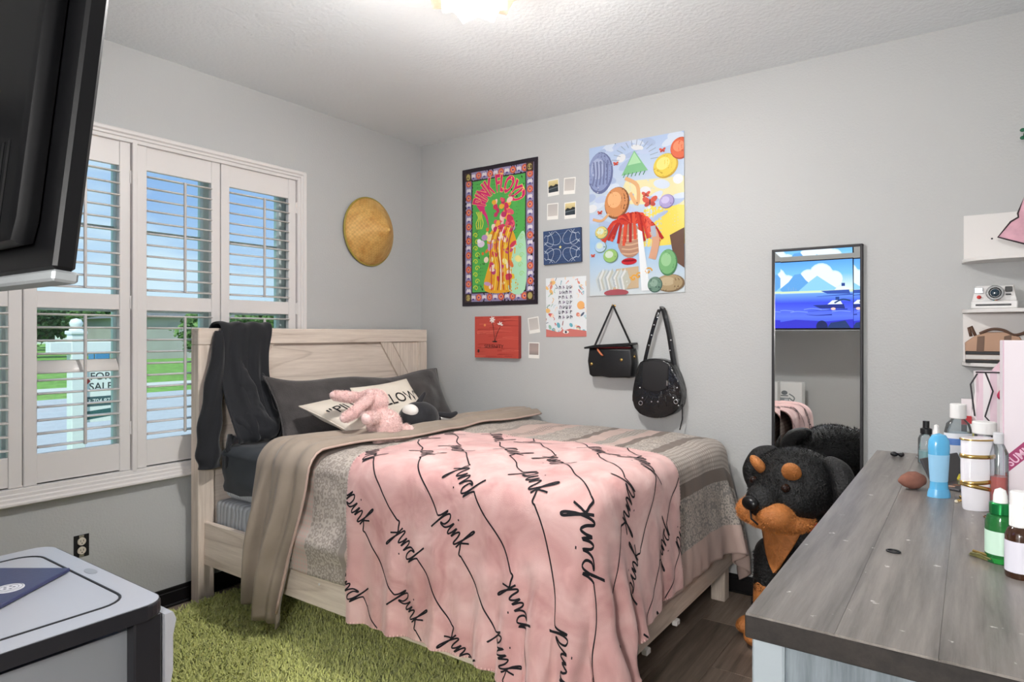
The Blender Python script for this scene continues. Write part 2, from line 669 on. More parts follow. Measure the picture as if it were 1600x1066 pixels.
# planks, running along the window wall
M_plank = wood('brown grey floor plank', (150, 134, 120), (98, 84, 74), axis=1, fine=1.0, rings=7, ringamt=0.35, rough=0.42, rnd=True)
pw, pl = 0.186, 1.22
pb = B().box((-pw / 2 + 0.0008, -pl / 2 + 0.0008, -0.009), (pw / 2 - 0.0008, pl / 2 - 0.0008, 0.0), 0.0015)
pm = None
i = 0
x = pw / 2
while x < RX + pw / 2:
    off = (i * 0.43) % pl
    y = RY - off + pl / 2
    while y - pl / 2 < 0:
        y0, y1 = max(y - pl / 2, RY), min(y + pl / 2, 0)
        x0, x1 = x - pw / 2, min(x + pw / 2, RX)
        if y1 - y0 > 0.02:
            full = (y1 - y0 > pl - 1e-4) and (x1 - x0 > pw - 1e-4)
            if full and pm is not None:
                o = link('plank', pm, floor, mw=Matrix.Translation((x, y, 0)))
            else:
                cx_, cy_ = (x0 + x1) / 2, (y0 + y1) / 2
                q = B().box((x0 - cx_ + 0.0008, y0 - cy_ + 0.0008, -0.009), (x1 - cx_ - 0.0008, y1 - cy_ - 0.0008, 0.0), 0.0015)
                o = q.build('plank', M_plank, floor, mw=Matrix.Translation((cx_, cy_, 0)))
                if full:
                    pm = o.data
        y += pl
    x += pw
    i += 1
def baseboard(name, a, bb, M=None):
    q = B()
    if abs(a[0] - bb[0]) > abs(a[1] - bb[1]):
        s = -1 if a[1] > -1 else 1
        q.box((a[0], a[1], 0), (bb[0], a[1] + s * 0.013, 0.075), 0.003)
        q.box((a[0], a[1], 0.07), (bb[0], a[1] + s * 0.008, 0.095), 0.003)
        q.box((a[0], a[1], 0), (bb[0], a[1] + s * 0.022, 0.016), 0.005)
    else:
        s = 1 if a[0] < 1 else -1
        q.box((a[0], a[1], 0), (a[0] + s * 0.013, bb[1], 0.075), 0.003)
        q.box((a[0], a[1], 0.07), (a[0] + s * 0.008, bb[1], 0.095), 0.003)
        q.box((a[0], a[1], 0), (a[0] + s * 0.022, bb[1], 0.016), 0.005)
    return struct(q.build(name, M_base))
baseboard('baseboard_left', (0, RY), (0, -0.0))
baseboard('baseboard_right', (0.014, 0), (RX - 0.014, 0))
baseboard('baseboard_side', (RX, RY), (RX, 0))
baseboard('baseboard_back', (0.014, RY), (OX0 - 0.062, RY))

# ------------------------------------------------------------------ window with shutters
window = bpy.data.objects.new('window_1', None)
COL.objects.link(window)
window.location = (0, (WY0 + WY1) / 2, WZ0)
WM['window_1'] = Matrix.Translation(window.location)
struct(window)
FY0, FY1, FZ0, FZ1 = -2.957, -1.022, 0.660, 2.338     # outer edge of the casing
def ring(b, y0, y1, z0, z1, wd, x0, x1, bev):
    b.box((x0, y0, z0), (x1, y0 + wd, z1), bev)
    b.box((x0, y1 - wd, z0), (x1, y1, z1), bev)
    b.box((x0, y0 + wd, z1 - wd), (x1, y1 - wd, z1), bev)
    b.box((x0, y0 + wd, z0), (x1, y1 - wd, z0 + wd), bev)
q = B()
ring(q, FY0, FY1, FZ0, FZ1, 0.024, 0.0, 0.034, 0.006)
ring(q, FY0 + 0.022, FY1 - 0.022, FZ0 + 0.022, FZ1 - 0.022, 0.016, 0.0, 0.026, 0.003)
ring(q, FY0 + 0.036, FY1 - 0.036, FZ0 + 0.036, FZ1 - 0.036, 0.020, -0.06, 0.018, 0.002)
q.build('shutter_frame', M_white, window)
# sill lip under the casing
q = B()
q.box((0.0, FY0 - 0.01, FZ0 - 0.012), (0.045, FY1 + 0.01, FZ0 + 0.006), 0.005)
q.build('sill', M_white, window)
TP = -2.003                                            # the T-post between the pairs of panels
box_obj('post', (-0.05, TP - 0.011, FZ0 + 0.05), (0.020, TP + 0.011, FZ1 - 0.05), M_white, window, 0.002)
PZ0, PZ1 = 0.718, 2.285
panels = [(-2.884, -2.452), (-2.448, -2.016), (-1.990, -1.560), (-1.556, -1.082)]
M_lou = mat('white shutter louver paint', 'e6e2de', 0.3, spec=0.45)
M_rod = mat('grey shutter rod paint', 'c9c6c4', 0.35)
NL = 11
MR0, MR1, TR0, BR1 = 1.484, 1.556, 2.168, 0.850
def louver_mesh(L):
    pts = []
    for a in range(12):
        t_ = 2 * PI * a / 12
        pts.append((0.032 * math.cos(t_), 0.0052 * math.sin(t_)))
    q = B()
    M = Matrix(((1, 0, 0, 0), (0, 0, 1, -L / 2), (0, 1, 0, 0), (0, 0, 0, 1)))
    q.prism(pts, M, L)
    bmesh.ops.recalc_face_normals(q.bm, faces=list(q.bm.faces))
    me = bpy.data.meshes.new('louver')
    q.bm.to_mesh(me)
    q.bm.free()
    me.polygons.foreach_set('use_smooth', [len(p.vertices) == 4 for p in me.polygons])
    me.materials.append(M_lou)
    return me
for pi, (y0, y1) in enumerate(panels):
    q = B()
    sw = 0.050
    xa, xb = -0.026, 0.004
    q.box((xa, y0, PZ0), (xb, y0 + sw, PZ1), 0.003)
    q.box((xa, y1 - sw, PZ0), (xb, y1, PZ1), 0.003)
    for z0, z1 in ((PZ0, BR1), (MR0, MR1), (TR0, PZ1)):
        q.box((xa + 0.002, y0 + sw - 0.002, z0), (xb - 0.004, y1 - sw + 0.002, z1), 0.002)
    sh = q.build('shutter_panel', M_white, window)
    L = (y1 - y0) - 2 * sw - 0.003
    lm = louver_mesh(L)
    yc = (y0 + y1) / 2
    ry = yc + 0.012
    for s0, s1, tilt in ((BR1, MR0, R(-1)), (MR1, TR0, R(9))):
        pitch = (s1 - s0) / NL
        for k in range(NL):
            z = s0 + (k + 0.5) * pitch
            tl = tilt
            if pi == 1 and s0 == BR1 and k == 6:
                tl = R(64)                                # the one louver that has slipped shut
            M = Matrix.Translation((-0.012, yc, z)) @ Matrix.Rotation(tl, 4, 'Y')
            link('louver', lm, sh, mw=M)
        box_obj('tilt_rod', (0.020, ry - 0.006, s0 + 0.022), (0.031, ry + 0.006, s1 - 0.03), M_rod, sh, 0.002)
    # hinges on the outer stile
    hy = {0: y0 - 0.004, 1: y1 + 0.004, 2: y0 - 0.004, 3: y1 + 0.004}[pi]
    for hz in (0.92, 1.52, 2.12):
        B().box((0.0, hy - 0.009, hz - 0.032), (0.0075, hy + 0.009, hz + 0.032), 0.002).cyl((0.008, hy, hz - 0.036), (0.008, hy, hz + 0.036), 0.0035, seg=8).build('hinge', M_white, sh)
# the glazed units behind
M_vinyl = mat('white vinyl window frame', 'e8efec', 0.3)
M_glass = clear_mat('window glass', 'f1faf6', 0.0)
gx = -0.135
units = [(WY0, -2.45), (-2.45, -1.99), (-1.99, -1.55), (-1.55, WY1)]
for y0, y1 in units:
    q = B()
    ring(q, y0 + 0.001, y1 - 0.001, WZ0, WZ1, 0.042, gx - 0.03, gx + 0.03, 0.004)
    sh = q.build('sash', M_vinyl, window)
    zm = 1.50
    q = B().box((gx - 0.018, y0 + 0.04, zm - 0.022), (gx + 0.022, y1 - 0.04, zm + 0.022), 0.003)
    q.box((gx - 0.012, y0 + 0.04, 1.875), (gx + 0.0, y1 - 0.04, 1.895), 0.002)
    q.build('meeting_rail', M_vinyl, sh)
    box_obj('pane', (gx - 0.004, y0 + 0.04, WZ0 + 0.04), (gx, y1 - 0.04, WZ1 - 0.04), M_glass, sh)

# ------------------------------------------------------------------ outdoors
GZ = -0.30
M_lawn = mat('lawn', (128, 168, 78), 0.95, var=(3, 0.28), bump=(60, 0.6, 0.02))
M_road = mat('pale asphalt', (190, 190, 192), 0.9, var=(8, 0.06))
M_conc = mat('pale concrete drive', (214, 210, 202), 0.9, var=(5, 0.05))
o = struct(box_obj('lawn', (-130, -150, GZ - 0.3), (-0.19, 150, GZ), M_lawn))
o = struct(box_obj('street', (-15.5, -150, GZ - 0.2), (-7.2, 150, GZ + 0.015), M_road))
o = struct(box_obj('far_footpath', (-19.2, -150, GZ - 0.2), (-18.0, 150, GZ + 0.02), M_conc))
o = struct(box_obj('neighbour_drive', (-44, 20, GZ - 0.2), (-15.4, 27, GZ + 0.025), M_conc))
M_leafs = [mat('leaf %d' % k, c, 0.8, var=(2, 0.35)) for k, c in enumerate([(70, 104, 52), (92, 126, 66), (56, 84, 48), (112, 142, 84)])]
M_bark = mat('bark', (94, 82, 70), 0.9)
def tree(x, y, h, r, k, label, rng):
    t = thing('garden_tree', label, 'tree', (x, y, GZ))
    B().tube([(x, y, GZ), (x + 0.1, y, GZ + h * 0.35), (x, y + 0.1, GZ + h * 0.7)], [r * 0.09, r * 0.07, r * 0.03], 8).build('trunk', M_bark, t)
    n = 2600
    c = rng.normal(size=(n, 3))
    c /= np.linalg.norm(c, axis=1)[:, None]
    lump = 0.78 + 0.3 * np.sin(c[:, 0] * 5 + x) * np.sin(c[:, 1] * 4 + y) * np.cos(c[:, 2] * 6)
    c = c * (rng.random((n, 1)) ** 0.35) * lump[:, None]
    c = c * np.array([r, r, h * 0.40]) + np.array([x, y, GZ + h * 0.60])
    s = r * 0.075
    a = rng.normal(size=(n, 3)); a /= np.linalg.norm(a, axis=1)[:, None]
    b_ = np.cross(a, rng.normal(size=(n, 3))); b_ /= np.linalg.norm(b_, axis=1)[:, None]
    V = np.stack([c - a * s, c + b_ * s * 0.7, c + a * s, c - b_ * s * 0.7], 1).reshape(-1, 3)
    np_mesh('crown', V, np.arange(4 * n).reshape(n, 4), M_leafs[k], t, smooth=False)
rng = np.random.default_rng(3)
def at(px, depth):
    r = ray(px, HORIZ)
    return CAM.x + r.x * depth, CAM.y + r.y * depth
for px, dep, h, r, k, lab in [(20, 62, 4.9, 4.2, 2, 'dark leafy tree across the street furthest along from the grey house'),
                              (80, 74, 5.6, 4.4, 0, 'mid green tree across the street behind the white signpost'),
                              (150, 60, 4.7, 3.6, 1, 'leafy tree across the street beside the pale blue bin'),
                              (50, 44, 3.9, 2.3, 2, 'round green tree across the street left of the white signpost'),
                              (116, 52, 4.4, 2.6, 1, 'bushy tree across the street between signpost and blue bin'),
                              (205, 80, 6.6, 4.5, 2, 'tall dark tree behind the grey neighbouring house'),
                              (322, 26, 2.9, 1.3, 3, 'small pale green tree in front of the white garage door'),
                              (415, 36, 3.4, 2.4, 1, 'green tree across the street beyond the pale garage house')]:
    x, y = at(px, dep)
    tree(x, y, h, r, k, lab, rng)
def house(px, dep, wdt, dpt, hh, roofh, wallc, label, garage):
    x, y = at(px, dep)
    t = thing('neighbour_house', label, 'house', (x, y, GZ))
    mw = mat('house wall ' + label[:9], wallc, 0.85, var=(1, 0.05))
    B().box((x - dpt, y, GZ), (x, y + wdt, GZ + hh)).build('walls', mw, t)
    q = B()
    e_ = 0.4
    P = [(x + e_, y - e_), (x - dpt - e_, y - e_), (x - dpt - e_, y + wdt + e_), (x + e_, y + wdt + e_)]
    vs = [q.bm.verts.new((a, b2, GZ + hh)) for a, b2 in P]
    r1 = q.bm.verts.new((x - dpt / 2, y + dpt / 2, GZ + hh + roofh))
    r2 = q.bm.verts.new((x - dpt / 2, y + wdt - dpt / 2, GZ + hh + roofh))
    q.bm.faces.new((vs[0], r1, vs[1])); q.bm.faces.new((vs[2], r2, vs[3]))
    q.bm.faces.new((vs[1], r1, r2, vs[2])); q.bm.faces.new((vs[3], r2, r1, vs[0]))
    q.bm.faces.new(vs)
    q.build('roof', mat('grey roof shingle', (120, 118, 116), 0.9, var=(3, 0.12)), t)
    g0 = y + garage
    gd = box_obj('garage_door', (x, g0, GZ), (x + 0.06, g0 + 4.6, GZ + 2.2), mat('white garage door', (236, 236, 234), 0.6), t, 0.01)
    for k in range(1, 4):
        box_obj('panel_joint', (x + 0.06, g0 + 0.05, GZ + 0.55 * k - 0.015), (x + 0.066, g0 + 4.55, GZ + 0.55 * k + 0.015), mat('grey joint', (190, 190, 190), 0.7), gd)
    for wy in (garage + 5.6, garage + 8.2):
        if wy + 1.2 < wdt:
            f = box_obj('window', (x, y + wy, GZ + 0.9), (x + 0.05, y + wy + 1.2, GZ + 2.2), mat('white window trim', (240, 240, 238), 0.5), t)
            box_obj('pane', (x + 0.05, y + wy + 0.1, GZ + 1.0), (x + 0.055, y + wy + 1.1, GZ + 2.1), mat('dark window pane', (70, 84, 96), 0.15), f)
    return t
house(228, 42, 16, 9, 2.7, 0.9, (176, 172, 168), 'grey neighbouring house with a white garage door', 3.2)
house(-60, 95, 18, 9, 3.0, 1.2, (222, 216, 206), 'cream neighbouring house half hidden by trees', 9.0)
house(352, 66, 18, 9, 2.7, 1.0, (206, 198, 188), 'beige neighbouring house beyond the far tree', 2.0)
x, y = at(155, 27)
t = thing('wheeled_bin', 'pale blue wheeled rubbish bin at the far kerb', 'bin', (x, y, GZ))
B().box((x - 0.3, y - 0.3, GZ + 0.05), (x + 0.3, y + 0.3, GZ + 0.95), 0.05).build('body', mat('blue bin plastic', (84, 140, 196), 0.5), t)
B().box((x - 0.34, y - 0.33, GZ + 0.95), (x + 0.36, y + 0.33, GZ + 1.03), 0.03).build('lid', mat('blue bin lid', (70, 120, 180), 0.5), t)
for sg in (-1, 1):
    B().cyl((x - 0.25, y + sg * 0.3, GZ + 0.12), (x - 0.25, y + sg * 0.36, GZ + 0.12), 0.12, seg=12).build('wheel', M_black, t)
# estate sign on a white post
dep = 5.3
x, y = at(119, dep)
t = thing('sign_post', 'white post with rounded finial and arm on the front lawn', 'post', (x, y, GZ))
M_pvc = mat('white vinyl post', (240, 242, 246), 0.4)
zt = 1.372 + (521 - 517) / FPX * dep
q = B().box((x - 0.05, y - 0.05, GZ), (x + 0.05, y + 0.05, zt - 0.02), 0.004)
q.box((x - 0.062, y - 0.062, zt - 0.03), (x + 0.062, y + 0.062, zt), 0.006)
q.build('shaft', M_pvc, t)
B().lathe([(0.0, 0), (0.05, 0), (0.05, 0.012), (0.03, 0.02), (0.045, 0.045), (0.048, 0.065), (0.036, 0.09), (0, 0.102)], 16, Matrix.Translation((x, y, zt))).build('finial', M_pvc, t, smooth=True)
za = 1.372 - (543 - 521) / FPX * dep
B().box((x - 0.045, y - 0.2, za - 0.045), (x + 0.045, y + 0.50, za + 0.045), 0.004).build('arm', M_pvc, t)
sgn = thing('sale_sign', 'hanging for sale board with teal phone strip', 'sign', (x, y + 0.32, za - 0.62))
sw_, sh_ = 0.40, 0.46
B().box((x - 0.004, y + 0.055, za - 0.62), (x + 0.004, y + 0.055 + sw_, za - 0.62 + sh_)).build('board', mat('white sign board', (246, 246, 246), 0.4), sgn)
for k in (0.08, 0.32):
    B().tube([(x, y + 0.055 + k, za - 0.17), (x, y + 0.055 + k, za - 0.047)], 0.004, 6).build('chain', mat('steel', (150, 150, 152), 0.3, 1.0), sgn)
A = Art(sw_, sh_, 1e-4)
A.poly([(0.0, sh_ - 0.07), (0.05, sh_ - 0.12), (0.0, sh_ - 0.17)], (206, 60, 54))
A.text('FOR', 0.125, sh_ - 0.085, 0.085, (66, 68, 70), bold=0.01)
A.text('SALE', 0.128, sh_ - 0.170, 0.085, (66, 68, 70), bold=0.01)
A.rect(0, 0.13, sw_, 0.21, (76, 100, 104))
A.text('3.704.874', 0.125, 0.17, 0.05, (244, 246, 246), bold=0.01)
A.poly([(0, 0.02), (sw_, 0.06), (sw_, 0.12), (0, 0.09)], (62, 104, 104))
A.build('lettering', attr_mat('sign print', 0.4), sgn, Matrix(((0, 0, 1, x + 0.005), (1, 0, 0, y + 0.055), (0, 1, 0, za - 0.62), (0, 0, 0, 1))))
# ------------------------------------------------------------------ bed frame
M_bed = wood('whitewashed oak along the bed', (240, 226, 212), (198, 180, 164), axis=0, fine=1.2, rings=12, ringamt=0.45, rough=0.55)
M_bedY = wood('whitewashed oak across the bed', (240, 226, 212), (198, 180, 164), axis=1, fine=1.2, rings=12, ringamt=0.5, rough=0.55)
M_bedZ = wood('whitewashed oak upright', (240, 226, 212), (198, 180, 164), axis=2, fine=1.2, rings=7, ringamt=0.22, rough=0.55)
bed = thing('bed', 'whitewashed wooden bed frame with a tall panelled headboard', 'bed', (1.2, -0.9, 0))
HY0, HY1, HZ = -1.745, -0.06, 1.398
HX0, HX1 = 0.048, 0.118
hb = B().box((HX0, HY0 + 0.02, 0.30), (HX1 - 0.022, HY1 - 0.02, HZ - 0.03), 0.002).build('headboard', M_bedY, bed)
box_obj('top_rail', (HX0, HY0, HZ - 0.085), (HX1, HY1, HZ), M_bedY, hb, 0.004)
for y0 in (HY0, HY1 - 0.085):
    box_obj('upright', (HX0, y0, 0.0), (HX1, y0 + 0.085, HZ - 0.086), M_bedZ, hb, 0.003)
# diagonal braces in the upper corners
for sg, yc in ((1, HY1 - 0.085), (-1, HY0 + 0.085)):
    z1 = HZ - 0.086
    pts = [(0.0, 0.0), (-sg * 0.30, 0.0), (0.0, -0.46)]
    pts = [(yc, z1), (yc - sg * 0.355, z1), (yc, z1 - 0.50)]
    if sg < 0:
        pts = pts[::-1]
    M = Matrix(((0, 0, 1, HX1 - 0.022), (1, 0, 0, 0), (0, 1, 0, 0), (0, 0, 0, 1)))
    inner = [(yc, z1), (yc - sg * 0.245, z1), (yc, z1 - 0.345)]
    band = [(yc - sg * 0.255, z1), (yc - sg * 0.355, z1), (yc, z1 - 0.50), (yc, z1 - 0.36)]
    for pp, nm, th in ((inner, 'corner_panel', 0.010), (band, 'brace', 0.014)):
        if sg < 0:
            pp = pp[::-1]
        B().prism(pp, M, th).build(nm, M_bedZ, hb)
RYN, RYF, FX = -1.715, -0.075, 2.30
RZ0, RZ1 = 0.200, 0.415
box_obj('side_rail', (HX1, RYN, RZ0), (FX - 0.001, RYN + 0.028, RZ1), M_bed, bed, 0.003)
box_obj('side_rail', (HX1, RYF - 0.028, RZ0), (FX - 0.001, RYF, RZ1), M_bed, bed, 0.003)
box_obj('foot_rail', (FX - 0.03, RYN, RZ0 - 0.005), (FX, RYF, RZ1), M_bedY, bed, 0.003)
for y0 in (RYN + 0.03, RYF - 0.10):
    box_obj('leg', (FX - 0.105, y0, 0), (FX - 0.032, y0 + 0.07, RZ1 - 0.02), M_bedZ, bed, 0.004)
for k in range(6):
    box_obj('slat', (0.25 + k * 0.34, RYN + 0.03, 0.245), (0.34 + k * 0.34, RYF - 0.03, 0.262), M_bedY, bed)
for px in ((0.72, RYN), (1.02, RYN)):
    B().ell((px[0], RYN - 0.001, 0.30), (0.006, 0.003, 0.006), seg=8, rings=6).build('screw_cap', M_white, bed)
for k, yy in enumerate((-1.25, -0.95)):
    B().box((FX - 0.012, yy, RZ0 - 0.028), (FX + 0.012, yy + 0.035, RZ0 - 0.006), 0.003).build('clip', M_white, bed)

# mattress and box spring
def quilt_mat(name, c, scale=26, st=0.6, wave=True):
    m, t, b = base(name)
    mpn = coords(t, (1, 1, 1))
    wv = node(t, 'ShaderNodeTexWave', wave_type='BANDS', bands_direction='X', wave_profile='SIN')
    wv.inputs['Scale'].default_value = scale
    wv.inputs['Distortion'].default_value = 6.0
    wv.inputs['Detail'].default_value = 0
    wv.inputs['Detail Scale'].default_value = 1.0
    t.links.new(mpn.outputs[0], wv.inputs[0])
    r = ramp(t, [(0, tuple(v * 0.72 for v in srgb(c))), (0.5, srgb(c))])
    t.links.new(wv.outputs[0], r.inputs[0])
    t.links.new(r.outputs[0], b.inputs['Base Color'])
    b.inputs['Roughness'].default_value = 0.75
    bump_n(t, b, wv.outputs[0], st, 0.006)
    return m
M_box = quilt_mat('grey quilted ticking', (178, 182, 186), 9, 0.5)
M_mat = quilt_mat('white zigzag ticking', (206, 210, 216), 22, 0.5)
MX0, MX1, MY0, MY1 = 0.15, 2.23, -1.665, -0.12
bs = B().box((MX0 - 0.01, MY0 - 0.005, 0.262), (MX1, MY1, 0.520), 0.022, 3).build('box_spring', M_box, smooth=True)
tag(bs, 'grey quilted box spring resting inside the bed frame', 'box spring')
q = B().box((MX0 + 0.02, MY0 + 0.02, 0.527), (MX1, MY1, 0.785), 0.045, 4)
mt = q.build('mattress', M_mat, smooth=True)
tag(mt, 'white quilted mattress edge showing under the dark sheet', 'mattress')

# ------------------------------------------------------------------ dresser
DX0, DX1, DY0, DY1, DZ = 3.028, 3.495, -2.555, -0.955, 0.970
M_dtop = wood('weathered dark grey wood top', (128, 122, 117), (64, 60, 57), axis=1, fine=0.9, rings=6, ringamt=0.3, rough=0.33, spec=0.55, rnd=True, speck=(38, 0.70, (206, 202, 198)))
M_dedge = wood('dark wood edge', (44, 39, 36), (22, 19, 18), axis=1, fine=1.2, rings=5, ringamt=0.1, rough=0.5)
M_dbody = wood('grey washed wood', (124, 133, 139), (76, 85, 91), axis=2, fine=1.3, rings=5, ringamt=0.15, rough=0.55)
dr = thing('dresser', 'long grey washed dresser with a weathered dark wood top', 'dresser', ((DX0 + DX1) / 2, (DY0 + DY1) / 2, 0))
body = B().box((DX0 + 0.04, DY0 + 0.02, 0.10), (DX1, DY1 - 0.015, DZ - 0.035), 0.002).build('body', M_dbody, dr)
q = B().box((DX0, DY0, DZ - 0.036), (DX1, DY1, DZ - 0.0025), 0.002)
q.build('top_edge', M_dedge, dr)
for k in range(4):
    pw4 = (DX1 - DX0 - 0.002) / 4
    box_obj('top_plank', (DX0 + 0.001 + k * pw4 + 0.00012, DY0 + 0.001, DZ - 0.006), (DX0 + 0.001 + (k + 1) * pw4 - 0.00012, DY1 - 0.001, DZ), M_dtop, dr, 0.0002)
for yy in (DY0 + 0.008, DY1 - 0.06):
    box_obj('corner_post', (DX0 + 0.008, yy, 0.0), (DX0 + 0.052, yy + 0.05, DZ - 0.036), mat('pale grey painted post', (150, 159, 164), 0.45), dr, 0.003)
    box_obj('leg', (DX1 - 0.05, yy, 0.0), (DX1, yy + 0.05, 0.10), M_dbody, dr, 0.003)
nw = 2
for cidx in range(2):
    for r_ in range(3):
        y0 = DY0 + 0.07 + cidx * 0.745
        z0 = 0.125 + r_ * 0.268
        d_ = box_obj('drawer', (DX0 + 0.018, y0, z0), (DX0 + 0.042, y0 + 0.725, z0 + 0.255), M_dbody, dr, 0.004)
        for ky in (0.2, 0.525):
            B().cyl((DX0 + 0.018, y0 + ky, z0 + 0.13), (DX0 + 0.002, y0 + ky, z0 + 0.13), 0.007, seg=10).ell((DX0 - 0.004, y0 + ky, z0 + 0.13), (0.010, 0.016, 0.016), seg=12, rings=8).build('knob', mat('dark bronze', (46, 42, 40), 0.35, 0.8), d_, smooth=True)

# ------------------------------------------------------------------ drawer carts
def cart(name, label, x0, x1, y0, y1, zt, nd, grp=None):
    """plastic drawer tower: black frame, clear drawers opening towards +y"""
    M_f = mat('black cart plastic', (34, 34, 38), 0.38, spec=0.5)
    M_t = mat('pale grey cart lid', (178, 181, 188), 0.28, spec=0.5)
    M_c = clear_mat('clear drawer plastic', (226, 230, 236), 0.15, white=0.30)
    t = thing(name, label, 'drawers', ((x0 + x1) / 2, (y0 + y1) / 2, 0), group=grp)
    # lid with rounded corners and a recessed panel
    def rr(ax, ay, bx, by, r, n=6):
        pts = []
        for cx_, cy_, a0 in ((bx - r, by - r, 0), (ax + r, by - r, 90), (ax + r, ay + r, 180), (bx - r, ay + r, 270)):
            for k in range(n + 1):
                a = R(a0 + 90 * k / n)
                pts.append((cx_ + r * math.cos(a), cy_ + r * math.sin(a)))
        return pts
    I = Matrix.Identity(4)
    B().prism(rr(x0, y0, x1, y1, 0.05), Matrix.Translation((0, 0, zt - 0.035)), 0.035, 0.006).build('lid', M_f, t)
    lid = B().prism(rr(x0 + 0.004, y0 + 0.004, x1 - 0.004, y1 - 0.004, 0.047), Matrix.Translation((0, 0, zt)), 0.002).build('lid_top', M_t, t)
    ip = rr(x0 + 0.07, y0 + 0.06, x1 - 0.07, y1 - 0.06, 0.06)
    B().tube([(p[0], p[1], zt + 0.001) for p in ip], 0.004, 6, closed=True).build('groove', M_f, lid)
    B().prism([((x0 + x1) / 2 + 0.03 * math.cos(a), y1 - 0.03 + 0.012 * math.sin(a)) for a in [2 * PI * k / 20 for k in range(20)]], Matrix.Translation((0, 0, zt + 0.002)), 0.001).build('emblem', mat('grey emblem', (150, 154, 160), 0.3), lid)
    q = B()
    for xx in (x0 + 0.012, x1 - 0.012 - 0.04):
        for yy in (y0 + 0.01, y1 - 0.075):
            q.box((xx, yy, 0.02), (xx + 0.04, yy + 0.065, zt - 0.03), 0.004)
    dh = (zt - 0.06) / nd
    for k in range(nd + 1):
        z = 0.02 + k * dh
        if k < nd:
            for xx in (x0 + 0.014, x1 - 0.03):
                q.box((xx, y0 + 0.012, z), (xx + 0.016, y1 - 0.012, z + 0.032), 0.003)
            for yy in (y0 + 0.014, y1 - 0.03):
                q.box((x0 + 0.02, yy, z), (x1 - 0.02, yy + 0.014, z + 0.018), 0.003)
    q.build('frame', M_f, t)
    for k in range(nd):
        z = 0.05 + k * dh
        h = dh - 0.028
        d = B()
        a, b_ = x0 + 0.056, x1 - 0.056
        c_, e_ = y0 + 0.02, y1 - 0.005
        th = 0.003
        d.box((a, c_, z), (b_, e_, z + th)).box((a, c_, z), (a + th, e_, z + h * 0.86)).box((b_ - th, c_, z), (b_, e_, z + h * 0.86)).box((a, c_, z), (b_, c_ + th, z + h * 0.86))
        dd = d.build('drawer', M_c, t)
        pr = [(0, 0), (0.010, 0.0), (0.020, h * 0.25), (0.020, h * 0.7), (0.028, h * 0.9), (0.020, h), (0, h)]
        M = Matrix(((0, 0, 1, x0 + 0.008), (1, 0, 0, e_), (0, 1, 0, z), (0, 0, 0, 1)))
        B().prism(pr, M, x1 - x0 - 0.016).build('drawer_front', clear_mat('milky drawer front', (232, 234, 240), 0.2, white=0.55), dd)
        # folded clothes inside
        cc = [(150, 156, 168), (206, 206, 210), (96, 104, 120), (188, 176, 176)][k % 4]
        P = np.zeros((10, 10, 3))
        for i_ in range(10):
            for j_ in range(10):
                P[i_, j_] = (a + 0.02 + (b_ - a - 0.04) * i_ / 9, c_ + 0.02 + (e_ - c_ - 0.04) * j_ / 9, z + h * 0.45 + 0.02 * math.sin(i_ * 1.3 + k) * math.cos(j_ * 1.7))
        B().grid(P).build('folded_clothes', mat('cloth in drawer %d' % (k % 4), cc, 0.9), dd, smooth=True)
    return t
CZ = 0.72
p0 = onZ(250, 937, CZ); p1 = onZ(70, 852, CZ)
CX0, CX1, CYF = p1.x + 0.01, p0.x + 0.015, (p0.y + p1.y) / 2 + 0.012
cart('drawer_cart', 'low wide black cart of clear drawers under the blue folder', CX0, CX1, CYF - 0.46, CYF, CZ, 3)
cart('drawer_tower', 'narrow black tower of clear drawers under the crested white box', 1.56, 1.93, -3.76, -3.40, 0.50, 3)
